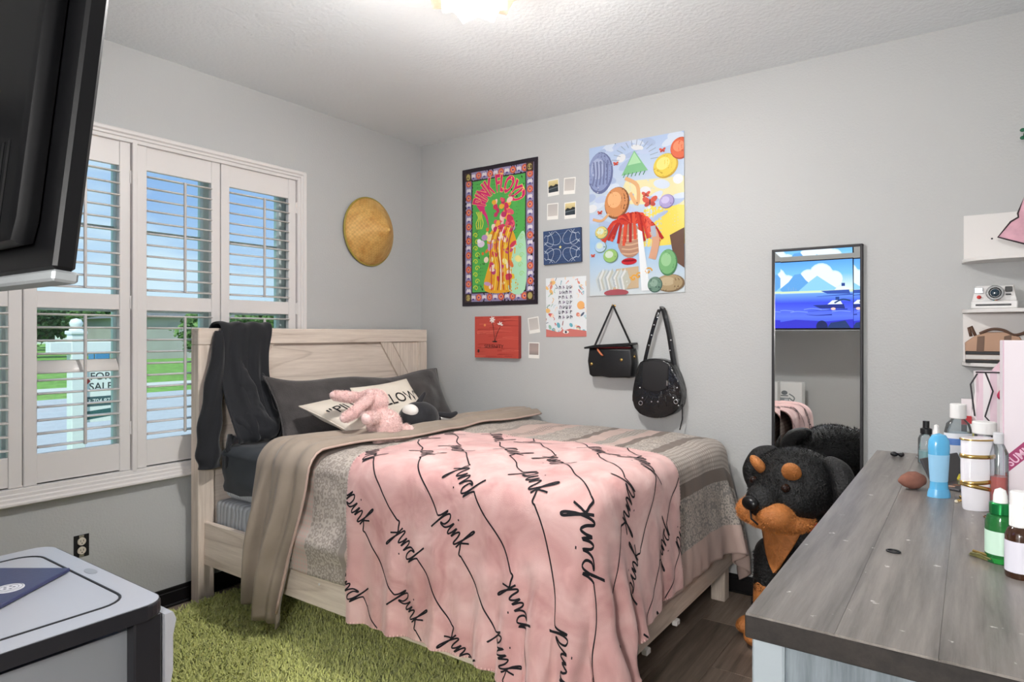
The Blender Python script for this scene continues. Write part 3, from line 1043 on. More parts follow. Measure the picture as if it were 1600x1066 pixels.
# ------------------------------------------------------------------ dark fitted sheet over the mattress
def fbm(p, s, seed=0.0):
    return noise.fractal(Vector((p[0] * s + seed, p[1] * s + seed * 0.7, p[2] * s - seed)), 1.0, 2.0, 3)
def fitted(x0, x1, y0, y1, zb, zt, r, amp):
    rows = []
    K = 28
    def rr(ins, rc):
        pts = []
        ax, bx, ay, by = x0 + ins, x1 - ins, y0 + ins, y1 - ins
        rc = max(rc, 0.004)
        for cx_, cy_, a0 in ((bx - rc, by - rc, 0), (ax + rc, by - rc, 90), (ax + rc, ay + rc, 180), (bx - rc, ay + rc, 270)):
            for k in range(K):
                a = R(a0 + 90 * (k / (K - 1)))
                pts.append((cx_ + rc * math.cos(a), cy_ + rc * math.sin(a)))
        # respread along straight sides
        out = []
        n = len(pts)
        L = [0]
        for i_ in range(n):
            a, b_ = pts[i_], pts[(i_ + 1) % n]
            L.append(L[-1] + math.dist(a, b_))
        N = 220
        j = 0
        for k in range(N):
            s_ = L[-1] * k / N
            while L[j + 1] < s_:
                j += 1
            f = (s_ - L[j]) / max(L[j + 1] - L[j], 1e-9)
            a, b_ = pts[j % n], pts[(j + 1) % n]
            out.append((a[0] + (b_[0] - a[0]) * f, a[1] + (b_[1] - a[1]) * f))
        return out
    for f in np.linspace(0, 1, 9):
        rows.append([(p[0], p[1], zb + (zt - r - zb) * f) for p in rr(0.004 if f > 0.05 else 0.012, 0.05)])
    for a in np.linspace(10, 90, 6):
        rows.append([(p[0], p[1], zt - r + r * math.sin(R(a))) for p in rr(r * (1 - math.cos(R(a))), 0.05)])
    for ins in (0.12, 0.2, 0.3, 0.4, 0.55, 0.72):
        rows.append([(p[0], p[1], zt) for p in rr(ins, 0.04)])
    P = np.array(rows)
    for i_ in range(P.shape[0]):
        for j in range(P.shape[1]):
            p = P[i_, j]
            n1 = fbm((p[0] * 1.0, p[1] * 1.0, p[2] * 3.0), 4.0, 3.3)
            n2 = fbm((p[0] * 2.5, p[1], p[2] * 2.0), 9.0, 8.1)
            d = amp * (n1 * 0.8 + n2 * 0.35)
            if i_ < 12:
                c = np.array([(x0 + x1) / 2, (y0 + y1) / 2, p[2]])
                out = np.sign(p - c) * np.array([abs(p[0] - c[0]) > (x1 - x0) / 2 - 0.06, abs(p[1] - c[1]) > (y1 - y0) / 2 - 0.06, 0])
                P[i_, j] += out * (d + 0.004)
                if i_ == 0:
                    P[i_, j, 2] += 0.03 * n1
            else:
                P[i_, j, 2] += d
    return P
P = fitted(MX0 + 0.005, MX1 + 0.018, MY0 + 0.002, MY1 + 0.018, 0.575, 0.802, 0.05, 0.012)
sheet = B().grid(P, cv=True).build('fitted_sheet', mat('charcoal blue cotton sheet', (52, 57, 63), 0.8, var=(3, 0.12), bump=(260, 0.15, 0.002), sheen=0.15), smooth=True)
tag(sheet, 'dark charcoal fitted sheet stretched over the mattress', 'sheet')

# ------------------------------------------------------------------ cloth draping (position based, on rounded boxes)
def drape(X, du, dv, boxes, steps=120, iters=12, thick=0.004, pin=None, damp=0.985, fric=0.6, wall=-0.014, g=9.8, dt=1 / 60, bend=0.35):
    n, m = X.shape[:2]
    N = n * m
    idx = np.arange(N).reshape(n, m)
    cons = []
    def add(a, b_, L, k, axis):
        ii = (np.arange(a.shape[0])[:, None] + 0 * np.arange(a.shape[1])[None]) if axis == 0 else (0 * np.arange(a.shape[0])[:, None] + np.arange(a.shape[1])[None])
        per, half = (2, 1) if L[1] == 1 else (4, 2)
        for par in (0, 1):
            msk = (ii % per) // half == par
            cons.append((a[msk], b_[msk], L[0], k))
    add(idx[:-1], idx[1:], (du, 1), 1.0, 0)
    add(idx[:, :-1], idx[:, 1:], (dv, 1), 1.0, 1)
    dg = math.hypot(du, dv)
    add(idx[:-1, :-1], idx[1:, 1:], (dg, 1), 0.5, 0)
    add(idx[1:, :-1], idx[:-1, 1:], (dg, 1), 0.5, 1)
    add(idx[:-2], idx[2:], (2 * du, 2), bend, 0)
    add(idx[:, :-2], idx[:, 2:], (2 * dv, 2), bend, 1)
    Q = X.reshape(N, 3).astype(np.float64).copy()
    Pq = Q.copy()
    pinm = np.zeros(N, bool) if pin is None else pin.ravel()
    pinP = Q[pinm].copy()
    gv = np.array([0, 0, -g * dt * dt])
    def collide(Q):
        hit = np.zeros(N, bool)
        for c, h, r in boxes:
            q = Q - c
            s = np.sign(q)
            a = np.abs(q) - (h - r)
            ap = np.maximum(a, 0)
            l = np.linalg.norm(ap, axis=1)
            ins = a.max(1)
            d = np.where(l > 0, l, ins) - r
            k = d < thick
            if not k.any():
                continue
            nr = np.zeros_like(q)
            lo = l > 1e-9
            nr[lo] = s[lo] * ap[lo] / l[lo][:, None]
            ii = np.where(~lo)[0]
            ax = a[ii].argmax(1)
            nr[ii, ax] = s[ii, ax]
            Q[k] += nr[k] * (thick - d[k])[:, None]
            hit |= k
        k = Q[:, 2] < 0.012
        Q[k, 2] = 0.012
        hit |= k
        k = Q[:, 1] > wall
        Q[k, 1] = wall
        return hit
    for st in range(steps):
        V = (Q - Pq) * damp
        Pq = Q.copy()
        Q = Q + V + gv
        for it in range(iters):
            for a, b_, L, k in cons:
                d = Q[b_] - Q[a]
                l = np.sqrt((d * d).sum(1)) + 1e-12
                if L > 0 and k == bend:
                    cr_ = np.minimum((l - L) / l, 0)
                else:
                    cr_ = (l - L) / l
                d *= (0.5 * k * cr_)[:, None]
                Q[a] += d
                Q[b_] -= d
            if pinm.any():
                Q[pinm] = pinP
            if it % 3 == 2 or it == iters - 1:
                hit = collide(Q)
        Pq[hit] += (Q[hit] - Pq[hit]) * fric
        mv = Q - Pq
        sp_ = np.linalg.norm(mv, axis=1)
        k = sp_ > 0.04
        Pq[k] = Q[k] - mv[k] / sp_[k][:, None] * 0.04
    return Q.reshape(n, m, 3)
def cubic_w(n, N):
    """Catmull-Rom weights from n samples to N"""
    W = np.zeros((N, n))
    for k in range(N):
        t = k / (N - 1) * (n - 1)
        i_ = min(int(t), n - 2)
        f = t - i_
        w_ = (-0.5 * f + f * f - 0.5 * f ** 3, 1 - 2.5 * f * f + 1.5 * f ** 3, 0.5 * f + 2 * f * f - 1.5 * f ** 3, -0.5 * f * f + 0.5 * f ** 3)
        for q_, ww in zip((-1, 0, 1, 2), w_):
            W[k, min(max(i_ + q_, 0), n - 1)] += ww
    return W
def upsample(X, k):
    n, m = X.shape[:2]
    A_, C_ = cubic_w(n, (n - 1) * k + 1), cubic_w(m, (m - 1) * k + 1)
    return np.einsum('an,nmc,bm->abc', A_, X, C_)
def smooth_grid(X, it=2, k=0.5):
    X = X.copy()
    for _ in range(it):
        Y_ = X.copy()
        Y_[1:-1] = X[1:-1] * (1 - k) + 0.5 * k * (X[:-2] + X[2:])
        X = Y_.copy()
        Y_[:, 1:-1] = X[:, 1:-1] * (1 - k) + 0.5 * k * (X[:, :-2] + X[:, 2:])
        X = Y_
    return X
def grid_normals(P):
    du = np.gradient(P, axis=0)
    dv = np.gradient(P, axis=1)
    nn = np.cross(du, dv)
    return nn / (np.linalg.norm(nn, axis=2, keepdims=True) + 1e-12)
def rbox(x0, x1, y0, y1, z0, z1, r):
    c = np.array([(x0 + x1) / 2, (y0 + y1) / 2, (z0 + z1) / 2])
    h = np.array([(x1 - x0) / 2, (y1 - y0) / 2, (z1 - z0) / 2])
    return (c, h, r)
def hash2(i_, j, s=0):
    return (math.sin(i_ * 127.1 + j * 311.7 + s * 74.7) * 43758.5453) % 1

# ------------------------------------------------------------------ comforter
comf = thing('comforter', 'taupe and blush patterned comforter with its plain side folded back', 'comforter', (1.5, -0.9, 0.80))
def comforter_mat():
    m, t, b = base('banded comforter print')
    uv = node(t, 'ShaderNodeTexCoord')
    sx = node(t, 'ShaderNodeSeparateXYZ')
    t.links.new(uv.outputs['UV'], sx.inputs[0])
    U = node(t, 'ShaderNodeMath', operation='MULTIPLY')     # U: metres along the bed from the fold, /2.4
    U.inputs[1].default_value = 1 / 2.4
    t.links.new(sx.outputs['X'], U.inputs[0])
    taupe, pink, cream, dk = srgb((158, 147, 138)), srgb((202, 177, 167)), srgb((192, 182, 172)), srgb((126, 113, 104))
    lace = srgb((142, 137, 132))
    bands = [(0.0, pink, cream, 0), (0.10, taupe, cream, 1), (0.30, pink, cream, 2), (0.40, cream, taupe, 1), (0.62, taupe, cream, 0), (0.66, pink, cream, 0), (0.76, pink, dk, 2), (0.84, pink, cream, 0),
             (0.90, taupe, cream, 1), (1.08, dk, taupe, 0), (1.13, pink, cream, 0), (1.22, cream, dk, 2), (1.30, pink, cream, 0), (1.36, dk, dk, 0), (1.41, cream, taupe, 1), (1.54, dk, dk, 0), (1.59, taupe, cream, 2),
             (1.77, dk, dk, 0), (1.82, lace, cream, 1), (2.02, pink, cream, 0), (2.22, dk, dk, 0)]
    def rmp(vals):
        return ramp(t, [(bb[0] / 2.4, v) for bb, v in zip(bands, vals)], 'CONSTANT')
    rA = rmp([bb[1] for bb in bands])
    rB = rmp([bb[2] for bb in bands])
    r1 = rmp([(1, 1, 1) if bb[3] == 1 else (0, 0, 0) for bb in bands])
    r2 = rmp([(1, 1, 1) if bb[3] == 2 else (0, 0, 0) for bb in bands])
    for r_ in (rA, rB, r1, r2):
        t.links.new(U.outputs[0], r_.inputs[0])
    mpn = node(t, 'ShaderNodeMapping')
    t.links.new(uv.outputs['UV'], mpn.inputs[0])
    # lace: voronoi rings
    vo = node(t, 'ShaderNodeTexVoronoi', feature='F1')
    vo.inputs['Scale'].default_value = 46
    vo.inputs['Randomness'].default_value = 0.55
    t.links.new(mpn.outputs[0], vo.inputs['Vector'])
    lr = ramp(t, [(0.0, (1, 1, 1)), (0.22, (0, 0, 0)), (0.30, (0, 0, 0)), (0.36, (1, 1, 1)), (0.52, (1, 1, 1)), (0.6, (0, 0, 0))])
    t.links.new(vo.outputs['Distance'], lr.inputs[0])
    # dots in rows
    v2 = node(t, 'ShaderNodeTexVoronoi', feature='F1')
    v2.inputs['Scale'].default_value = 52
    v2.inputs['Randomness'].default_value = 0.0
    t.links.new(mpn.outputs[0], v2.inputs['Vector'])
    dr_ = ramp(t, [(0.30, (1, 1, 1)), (0.42, (0, 0, 0))])
    t.links.new(v2.outputs['Distance'], dr_.inputs[0])
    a1 = node(t, 'ShaderNodeMixRGB', blend_type='MULTIPLY'); a1.inputs[0].default_value = 1
    t.links.new(lr.outputs[0], a1.inputs[1]); t.links.new(r1.outputs[0], a1.inputs[2])
    a2 = node(t, 'ShaderNodeMixRGB', blend_type='MULTIPLY'); a2.inputs[0].default_value = 1
    t.links.new(dr_.outputs[0], a2.inputs[1]); t.links.new(r2.outputs[0], a2.inputs[2])
    ad = node(t, 'ShaderNodeMixRGB', blend_type='ADD'); ad.inputs[0].default_value = 1
    t.links.new(a1.outputs[0], ad.inputs[1]); t.links.new(a2.outputs[0], ad.inputs[2])
    fm = node(t, 'ShaderNodeMixRGB')
    t.links.new(ad.outputs[0], fm.inputs[0]); t.links.new(rA.outputs[0], fm.inputs[1]); t.links.new(rB.outputs[0], fm.inputs[2])
    t.links.new(fm.outputs[0], b.inputs['Base Color'])
    b.inputs['Roughness'].default_value = 0.85
    b.inputs['Sheen Weight'].default_value = 0.1
    n_ = noise_n(t, mpn, 300, 2)
    bump_n(t, b, n_.outputs[0], 0.2, 0.002)
    return m
M_comf = comforter_mat()
U0, ULEN = 0.66, 2.06           # along the bed, from the fold to the foot hem
FAR, NEAR = 0.30, 0.42          # overhang on the wall side and on the near side
cw0, cw1 = -0.10, -1.70
VL = FAR + (cw0 - cw1) + NEAR
n, m = 78, 92
du, dv = ULEN / (n - 1), VL / (m - 1)
X = np.zeros((n, m, 3))
for i_ in range(n):
    for j in range(m):
        v = j * dv - FAR
        u = U0 + i_ * du
        y = cw0 - v
        z = 0.865
        if v < 0:
            y, z = cw0 + min(-v, 0.07), 0.865 - max(-v - 0.07, 0)
            if u > 2.28:
                z = 0.865 - max(-v - 0.07, 0)
        X[i_, j] = (u, y, z)
pin = np.zeros((n, m), bool)
boxes = [rbox(0.1, 2.262, -1.682, -0.105, 0.30, 0.818, 0.06), rbox(0.1, FX + 0.004, RYN - 0.004, RYF + 0.002, RZ0 - 0.01, RZ1, 0.008)]
pin[(X[:, :, 0] < 2.12) & (X[:, :, 1] > -1.58) & (X[:, :, 1] < -0.22)] = True
X[:, :, 2] -= 0.022
C0 = drape(X, du, dv, boxes, steps=110, iters=12, thick=0.022, fric=0.75, pin=pin)
C0 = smooth_grid(C0, 2, 0.4)
CU = upsample(C0, 2)
N_ = grid_normals(CU)
sg = np.sign(N_[60, 80, 2])
N_ *= sg
nu, nv = CU.shape[:2]
UVc = np.zeros((nu, nv, 2))
for i_ in range(nu):
    for j in range(nv):
        u, v = i_ * du / 2, j * dv / 2
        UVc[i_, j] = (u + 0.10, v)
        p = CU[i_, j]
        a = noise.fractal(Vector((u * 3.2, v * 6.0, 1.7)), 1.0, 2.0, 3) * 0.010 + noise.noise(Vector((u * 9, v * 16, 4.2))) * 0.004
        if p[1] < -1.70 and p[2] < 0.8:          # bunched roll on the near side
            a += 0.030 * math.exp(-((p[2] - 0.47) / 0.05) ** 2) - 0.006
        CU[i_, j] = p + N_[i_, j] * max(a, -0.008)
keep = np.ones((nu - 1, nv - 1), bool)
for i_ in range(nu - 1):
    for j in range(nv - 1):
        u, v = U0 + i_ * du / 2, j * dv / 2 - FAR
        if (u > 2.22 and v > (cw0 - cw1) - 0.35) or (u > 1.55 and v > (cw0 - cw1) - 0.03):
            keep[i_, j] = False              # tucked in out of sight under the throw
Fc = grid_faces(nu, nv)[keep.ravel()]
o = np_mesh('cover', CU.reshape(-1, 3), Fc, M_comf, comf, uv=UVc.reshape(-1, 2))
md = o.modifiers.new('thick', 'SOLIDIFY'); md.thickness = 0.012; md.offset = -1 * sg
# the plain side, folded back over the top
M_taupe = mat('plain taupe cotton', (158, 144, 130), 0.85, var=(6, 0.10), bump=(220, 0.12, 0.002), sheen=0.2)
ns, ntt = 150, 26
F0 = np.zeros((ns, ntt, 3))
for i_ in range(ns):
    s_ = i_ / (ns - 1) * 2.34                    # along the path: wall -> near edge -> down the side
    for j in range(ntt):
        tt = j / (ntt - 1)
        top = 1.62
        r_ = 0.085
        if s_ < top:
            y, z, ny, nz_ = -0.05 - s_, 0.862, 0.0, 1.0
        elif s_ < top + r_ * PI / 2:
            a = (s_ - top) / r_
            y, z, ny, nz_ = -0.05 - top - r_ * math.sin(a), 0.862 - r_ + r_ * math.cos(a), -math.sin(a), math.cos(a)
        else:
            q_ = s_ - top - r_ * PI / 2
            y, z, ny, nz_ = -0.05 - top - r_ - 0.012 * math.sin(q_ * 4), 0.862 - r_ - q_, -1.0, 0.0
        k = min(s_ / 1.7, 1)
        hang = max(s_ - top - r_, 0)
        xl = 0.83 - 0.20 * k ** 1.3 - 0.07 * hang + 0.02 * math.sin(s_ * 5)
        xr = 1.06 - 0.06 * k - 0.26 * max(hang - 0.0, 0) + 0.02 * math.sin(s_ * 7 + 1)
        x = xl + (xr - xl) * tt
        # gathers run with the length of the strip
        am = 0.006 + 0.020 * min(hang * 2.5, 1)
        off = am * (math.sin(tt * 15 + 2.2 * math.sin(s_ * 2.1)) + 0.6 * math.sin(tt * 31 + s_ * 3)) + 0.012 * noise.noise(Vector((x * 7, s_ * 4, 0.3)))
        puff = 0.030 * math.sin(PI * min(max(tt, 0.0), 1)) ** 0.5
        off += puff + 0.006
        if tt < 0.12:                            # the rolled fold edge
            off -= 0.02 * (1 - tt / 0.12)
        zz = z + nz_ * off
        if i_ == ns - 1:
            zz -= 0.05 * tt
        F0[i_, j] = (x, y + ny * off, zz)
F0[-14:, :, 2] -= (np.linspace(0, 1, 14)[:, None] * np.linspace(0.0, 0.06, ntt)[None])
FF = upsample(F0, 2)
flap = np_mesh('turned_back_flap', FF.reshape(-1, 3), grid_faces(*FF.shape[:2]), M_taupe, comf)
tag(flap, 'plain taupe reverse side folded back')
md = flap.modifiers.new('thick', 'SOLIDIFY'); md.thickness = 0.008; md.offset = 0
edge = [FF[i_, -1] for i_ in range(0, FF.shape[0], 4)]
B().tube(edge, 0.006, 6).build('piping', mat('blush piping', (196, 170, 158), 0.8), flap, smooth=True)

# ------------------------------------------------------------------ pink throw with written lines
throw = thing('throw_blanket', 'pink fleece throw with black handwritten lines hanging over the foot corner', 'blanket', (1.9, -1.4, 0.85))
TU, TV = 1.50, 1.225
n, m = 77, 63
du, dv = TU / (n - 1), TV / (m - 1)
rot = R(2)
X = np.zeros((n, m, 3))
for i_ in range(n):
    for j in range(m):
        a, b_ = i_ * du, j * dv
        X[i_, j] = (1.25 + a * math.cos(rot) + b_ * math.sin(rot), -1.055 + a * math.sin(rot) - b_ * math.cos(rot), 0.96 + 0.01 * math.sin(a * 9 + 1) * math.sin(b_ * 8))
boxes = [rbox(0.3, 2.345, -1.768, -0.05, 0.02, 0.884, 0.085)]
pin = (X[:, :, 0] < 2.22) & (X[:, :, 1] > -1.64)
X[:, :, 2] -= 0.064
T0 = drape(X, du, dv, boxes, steps=150, iters=14, thick=0.010, fric=0.8, bend=0.5, pin=pin)
T0 = smooth_grid(T0, 3, 0.5)
TP3 = upsample(T0, 3)
nn = grid_normals(TP3)
sgT = np.sign(nn[30, 30, 2])
nn *= sgT
nu, nv = TP3.shape[:2]
for i_ in range(nu):
    for j in range(nv):
        u, v = i_ * du / 3, j * dv / 3
        a = noise.fractal(Vector((u * 4.0 + v * 1.5, v * 4.5, 7.7)), 1.0, 2.0, 3) * 0.011 + noise.noise(Vector((u * 14 - v * 5, v * 11, 2.2))) * 0.0028
        dz_ = max(0.84 - TP3[i_, j, 2], 0)
        if dz_ > 0:                      # pleats open towards the hem
            s_ = u if TP3[i_, j, 1] < -1.74 else v
            a += min(dz_ / 0.6, 1) ** 1.3 * (0.026 * (0.5 + 0.5 * math.sin(s_ * 2 * PI / 0.24 + 0.9 + 1.1 * math.sin(u * 3.1))) + 0.009 * math.sin(s_ * 2 * PI / 0.11))
        TP3[i_, j] += nn[i_, j] * max(a, -0.006)
nn = grid_normals(TP3) * sgT
def fleece():
    m_, t, b = base('pink fleece')
    mpn = coords(t)
    n1 = noise_n(t, mpn, 5.5, 3, 0.6, 0.8)
    n2 = noise_n(t, mpn, 420, 2)
    r = ramp(t, [(0.30, srgb((196, 142, 138))), (0.5, srgb((216, 168, 163))), (0.72, srgb((230, 192, 186)))])
    t.links.new(n1.outputs[0], r.inputs[0])
    t.links.new(r.outputs[0], b.inputs['Base Color'])
    b.inputs['Roughness'].default_value = 0.9
    b.inputs['Sheen Weight'].default_value = 0.5
    b.inputs['Sheen Tint'].default_value = (1, 0.85, 0.83, 1)
    bump_n(t, b, n2.outputs[0], 0.35, 0.003)
    return m_
cloth = np_mesh('fleece', TP3.reshape(-1, 3), grid_faces(nu, nv), fleece(), throw)
md = cloth.modifiers.new('thick', 'SOLIDIFY'); md.thickness = 0.006; md.offset = -1 * sgT
def surf(P, Nn, fu, fv):
    """bilinear point and normal at fractional grid coordinates"""
    a, b_ = P.shape[0] - 1, P.shape[1] - 1
    fu, fv = min(max(fu, 0), a - 1e-6), min(max(fv, 0), b_ - 1e-6)
    i_, j = int(fu), int(fv)
    s_, t_ = fu - i_, fv - j
    def ip(Q): return Q[i_, j] * (1 - s_) * (1 - t_) + Q[i_ + 1, j] * s_ * (1 - t_) + Q[i_, j + 1] * (1 - s_) * t_ + Q[i_ + 1, j + 1] * s_ * t_
    return ip(P), ip(Nn)
WORD = [[(0, 0), (.06, .10), (.13, .33), (.11, .12), (.05, -.27), (.035, -.33), (.07, -.15), (.14, .18), (.22, .33), (.29, .24), (.26, .06), (.17, .0), (.20, -.02), (.31, .02), (.38, .14), (.43, .30), (.42, .08), (.46, .0),
         (.51, .10), (.555, .30), (.56, .04), (.60, .20), (.66, .31), (.695, .20), (.70, .02), (.74, .01), (.80, .18), (.90, .55), (.905, .66), (.865, .60), (.83, .30), (.815, .0)],
        [(.99, .36), (.90, .25), (.845, .17), (.91, .08), (.98, -.02), (1.05, .0)],
        [(.455, .44), (.465, .47)]]
def ribbons(lines, P, Nn, du_, dv_, lift):
    V, F = [], []
    for pts, wd in lines:
        n0 = len(V)
        k = len(pts)
        for i_, p in enumerate(pts):
            a, b_ = pts[max(i_ - 1, 0)], pts[min(i_ + 1, k - 1)]
            d = Vector((b_[0] - a[0], b_[1] - a[1]))
            d = d.normalized() if d.length > 1e-9 else Vector((1, 0))
            for s_ in (1, -1):
                u, v = p[0] - d.y * wd / 2 * s_, p[1] + d.x * wd / 2 * s_
                q_, nr = surf(P, Nn, u / du_, v / dv_)
                V.append(q_ + nr * lift)
        for i_ in range(k - 1):
            a = n0 + 2 * i_
            F.append((a, a + 1, a + 3, a + 2))
    return V, F
lines = []
def seg_line(p, q, wd):
    k = max(int(math.dist(p, q) / 0.008), 2)
    return [(p[0] + (q[0] - p[0]) * i_ / k, p[1] + (q[1] - p[1]) * i_ / k) for i_ in range(k + 1)], wd
def clip(pts):
    out, cur = [], []
    for p in pts:
        if 0.004 < p[0] < TU - 0.004 and 0.004 < p[1] < TV - 0.004:
            cur.append(p)
        else:
            if len(cur) > 1: out.append(cur)
            cur = []
    if len(cur) > 1: out.append(cur)
    return out
PITCH, WL, PER = 0.168, 0.142, 0.40
dd = (math.cos(R(47)), math.sin(R(47)))
pp = (-dd[1], dd[0])
LW = 0.0056
for k in range(-8, 9):
    org = (TU / 2 + pp[0] * k * PITCH, TV / 2 + pp[1] * k * PITCH)
    flip = k % 2
    off = (0.21 if flip else 0.0) + 0.05 * math.sin(k * 2.3)
    for q_ in range(-4, 4):
        s0 = q_ * PER + off
        for st in WORD:
            pts = [(p.x, p.y) for p in catmull([(a, b_, 0) for a, b_ in st], 4)] if len(st) > 2 else st
            W_ = []
            for a, b_ in pts:
                aa, bb = (a * WL, b_ * WL) if not flip else (WL * 1.05 - a * WL, -b_ * WL)
                s_, t_ = s0 + aa, -bb
                W_.append((org[0] + dd[0] * s_ + pp[0] * t_, org[1] + dd[1] * s_ + pp[1] * t_))
            for c_ in clip(W_):
                lines.append((c_, LW))
        e0, e1 = s0 + WL * 1.04, s0 + PER
        wob = 0.008 * math.sin(k * 1.7 + q_)
        pts = []
        for i_ in range(26):
            f = i_ / 25
            s_, t_ = e0 + (e1 - e0) * f, wob * math.sin(PI * f * 2)
            pts.append((org[0] + dd[0] * s_ + pp[0] * t_, org[1] + dd[1] * s_ + pp[1] * t_))
        for c_ in clip(pts):
            lines.append((c_, LW * 0.9))
V, F = ribbons(lines, TP3, nn, du / 3, dv / 3, 0.0022)
lt = np_mesh('lettering', V, F, mat('black print', (24, 22, 28), 0.9), throw)
tag(lt, 'black handwritten words joined by thin lines')
st_ = []
for k in range(int(TU / 0.011)):
    u = (k + 0.5) * 0.011
    st_.append(([(u, 0.0005), (u, 0.009)], 0.003)); st_.append(([(u, TV - 0.0005), (u, TV - 0.009)], 0.003))
for k in range(int(TV / 0.011)):
    v = (k + 0.5) * 0.011
    st_.append(([(0.0005, v), (0.009, v)], 0.003)); st_.append(([(TU - 0.0005, v), (TU - 0.009, v)], 0.003))
V, F = ribbons(st_, TP3, nn, du / 3, dv / 3, 0.0015)
e_ = np_mesh('edge_stitching', V, F, mat('pale pink stitching', (242, 206, 200), 0.9), throw)
e_['kind'] = 'stuff'
# ------------------------------------------------------------------ pillows and cushions
def pillow_grid(w_, h_, t_, n=34, seed=0, crumple=0.01, ears=0.05):
    """front and back sheets of a pillow lying in its own xy plane"""
    out = []
    for side in (1, -1):
        P = np.zeros((n, n, 3))
        for i_ in range(n):
            for j in range(n):
                a, b_ = -1 + 2 * i_ / (n - 1), -1 + 2 * j / (n - 1)
                a2 = math.sin(a * PI / 2) * 0.35 + a * 0.65
                b2 = math.sin(b_ * PI / 2) * 0.35 + b_ * 0.65
                k = max((1 - abs(a2) ** 2.6) * (1 - abs(b2) ** 2.6), 0) ** 0.55
                x = a2 * w_ / 2 * (1 - ears * (1 - b2 * b2) * abs(a2) ** 3)
                y = b2 * h_ / 2 * (1 - ears * (1 - a2 * a2) * abs(b2) ** 3)
                c = crumple * k ** 0.5 * (noise.fractal(Vector((x * 6 + seed, y * 6, side * 3.0 + seed)), 1.0, 2.0, 3))
                P[i_, j] = (x, y, side * (t_ / 2 * k + c * (1 if k > 0 else 0)))
        out.append(P)
    return out
def pillow(name, label, cat_, fr, w_, h_, t_, m_, seed=0, bend=None, group=None, crumple=0.012, n=34):
    th = thing(name, label, cat_, fr.to_translation(), fr.to_3x3(), group=group)
    A_, C_ = pillow_grid(w_, h_, t_, n, seed, crumple)
    for P in (A_, C_):
        if bend:
            for i_ in range(n):
                for j in range(n):
                    P[i_, j] = bend(*P[i_, j])
    q = B().grid(A_).grid(C_[:, ::-1])
    bmesh.ops.remove_doubles(q.bm, verts=list(q.bm.verts), dist=1e-5)
    q.build('cover', m_, th, local=True, smooth=True)
    ed = [A_[i_, 0] for i_ in range(n)] + [A_[-1, j] for j in range(1, n)] + [A_[i_, -1] for i_ in range(n - 2, -1, -1)] + [A_[0, j] for j in range(n - 2, 0, -1)]
    B().tube(ed, 0.004, 5, closed=True).build('seam', m_, th, local=True, smooth=True)
    return th, A_
def frame3(c, e1, e2):
    e1 = Vector(e1).normalized()
    n_ = e1.cross(Vector(e2)).normalized()
    e2 = n_.cross(e1)
    M = Matrix((e1, e2, n_)).transposed().to_4x4()
    M.translation = Vector(c)
    return M
M_plush_g = mat('dark grey plush', (74, 70, 69), 0.95, var=(9, 0.28), bump=(140, 0.5, 0.006), sheen=0.35)
def sag(x, y, z):
    return (x, y - 0.05 * (1 - (x / 0.7) ** 2) * max(y / 0.2, 0) - 0.012 * math.sin(x * 9), z + 0.015 * math.sin(x * 5 + 1))
fr = frame3((0.335, -0.775, 0.965), (0.0, 1, -0.015), (-0.17, 0, 0.33))
pillow('bed_pillow', 'long dark grey plush pillow leaning on the headboard', 'pillow', fr, 1.37, 0.40, 0.17, M_plush_g, 2, sag, crumple=0.02, n=40)
M_cream = mat('cream cotton', (224, 214, 200), 0.9, var=(5, 0.05), bump=(280, 0.25, 0.002))
def cushion(label, TLc, e1, e2, sz, seed, rise=0.0):
    e1, e2 = Vector(e1).normalized(), Vector(e2)
    e2 = (e2 - e1 * e2.dot(e1)).normalized()
    c = Vector(TLc) + e1 * sz / 2 - e2 * sz / 2
    fr = frame3(c, e1, e2)
    th, A_ = pillow('cushion', label, 'cushion', fr, sz, sz, 0.11, M_cream, seed, crumple=0.010)
    n = A_.shape[0]
    art = Art(10, 10, 0)
    art.text('"PILLOW"', 5, 5, 0.098, (30, 28, 30), bold=0.004, sx=0.86)
    # lay the letters on the cushion front
    xs, ys = A_[:, n // 2, 0], A_[n // 2, :, 1]
    V = []
    for v in art.V:
        x, y = v[0] - 5, v[1] - 5 + rise
        fi = np.interp(x, xs, np.arange(n)); fj = np.interp(y, ys, np.arange(n))
        i_, j = min(int(fi), n - 2), min(int(fj), n - 2)
        s_, t_ = fi - i_, fj - j
        z = (A_[i_, j, 2] * (1 - s_) * (1 - t_) + A_[i_ + 1, j, 2] * s_ * (1 - t_) + A_[i_, j + 1, 2] * (1 - s_) * t_ + A_[i_ + 1, j + 1, 2] * s_ * t_)
        V.append((x, y, z + 0.0022))
    np_mesh('lettering', V, art.F, mat('black cushion print', (30, 28, 30), 0.9), th, smooth=False, local=True)
    return th
cushion('cream cushion printed PILLOW lying under the pink rabbit ears', (0.46, -1.40, 0.995), (0.0, 0.49, 0.02), (-0.43, 0.10, 0.12), 0.42, 5)
cushion('cream cushion printed PILLOW behind the round black plush', (0.53, -1.12, 1.072), (0.02, 0.45, 0.03), (-0.20, 0.10, 0.24), 0.41, 9, 0.055)

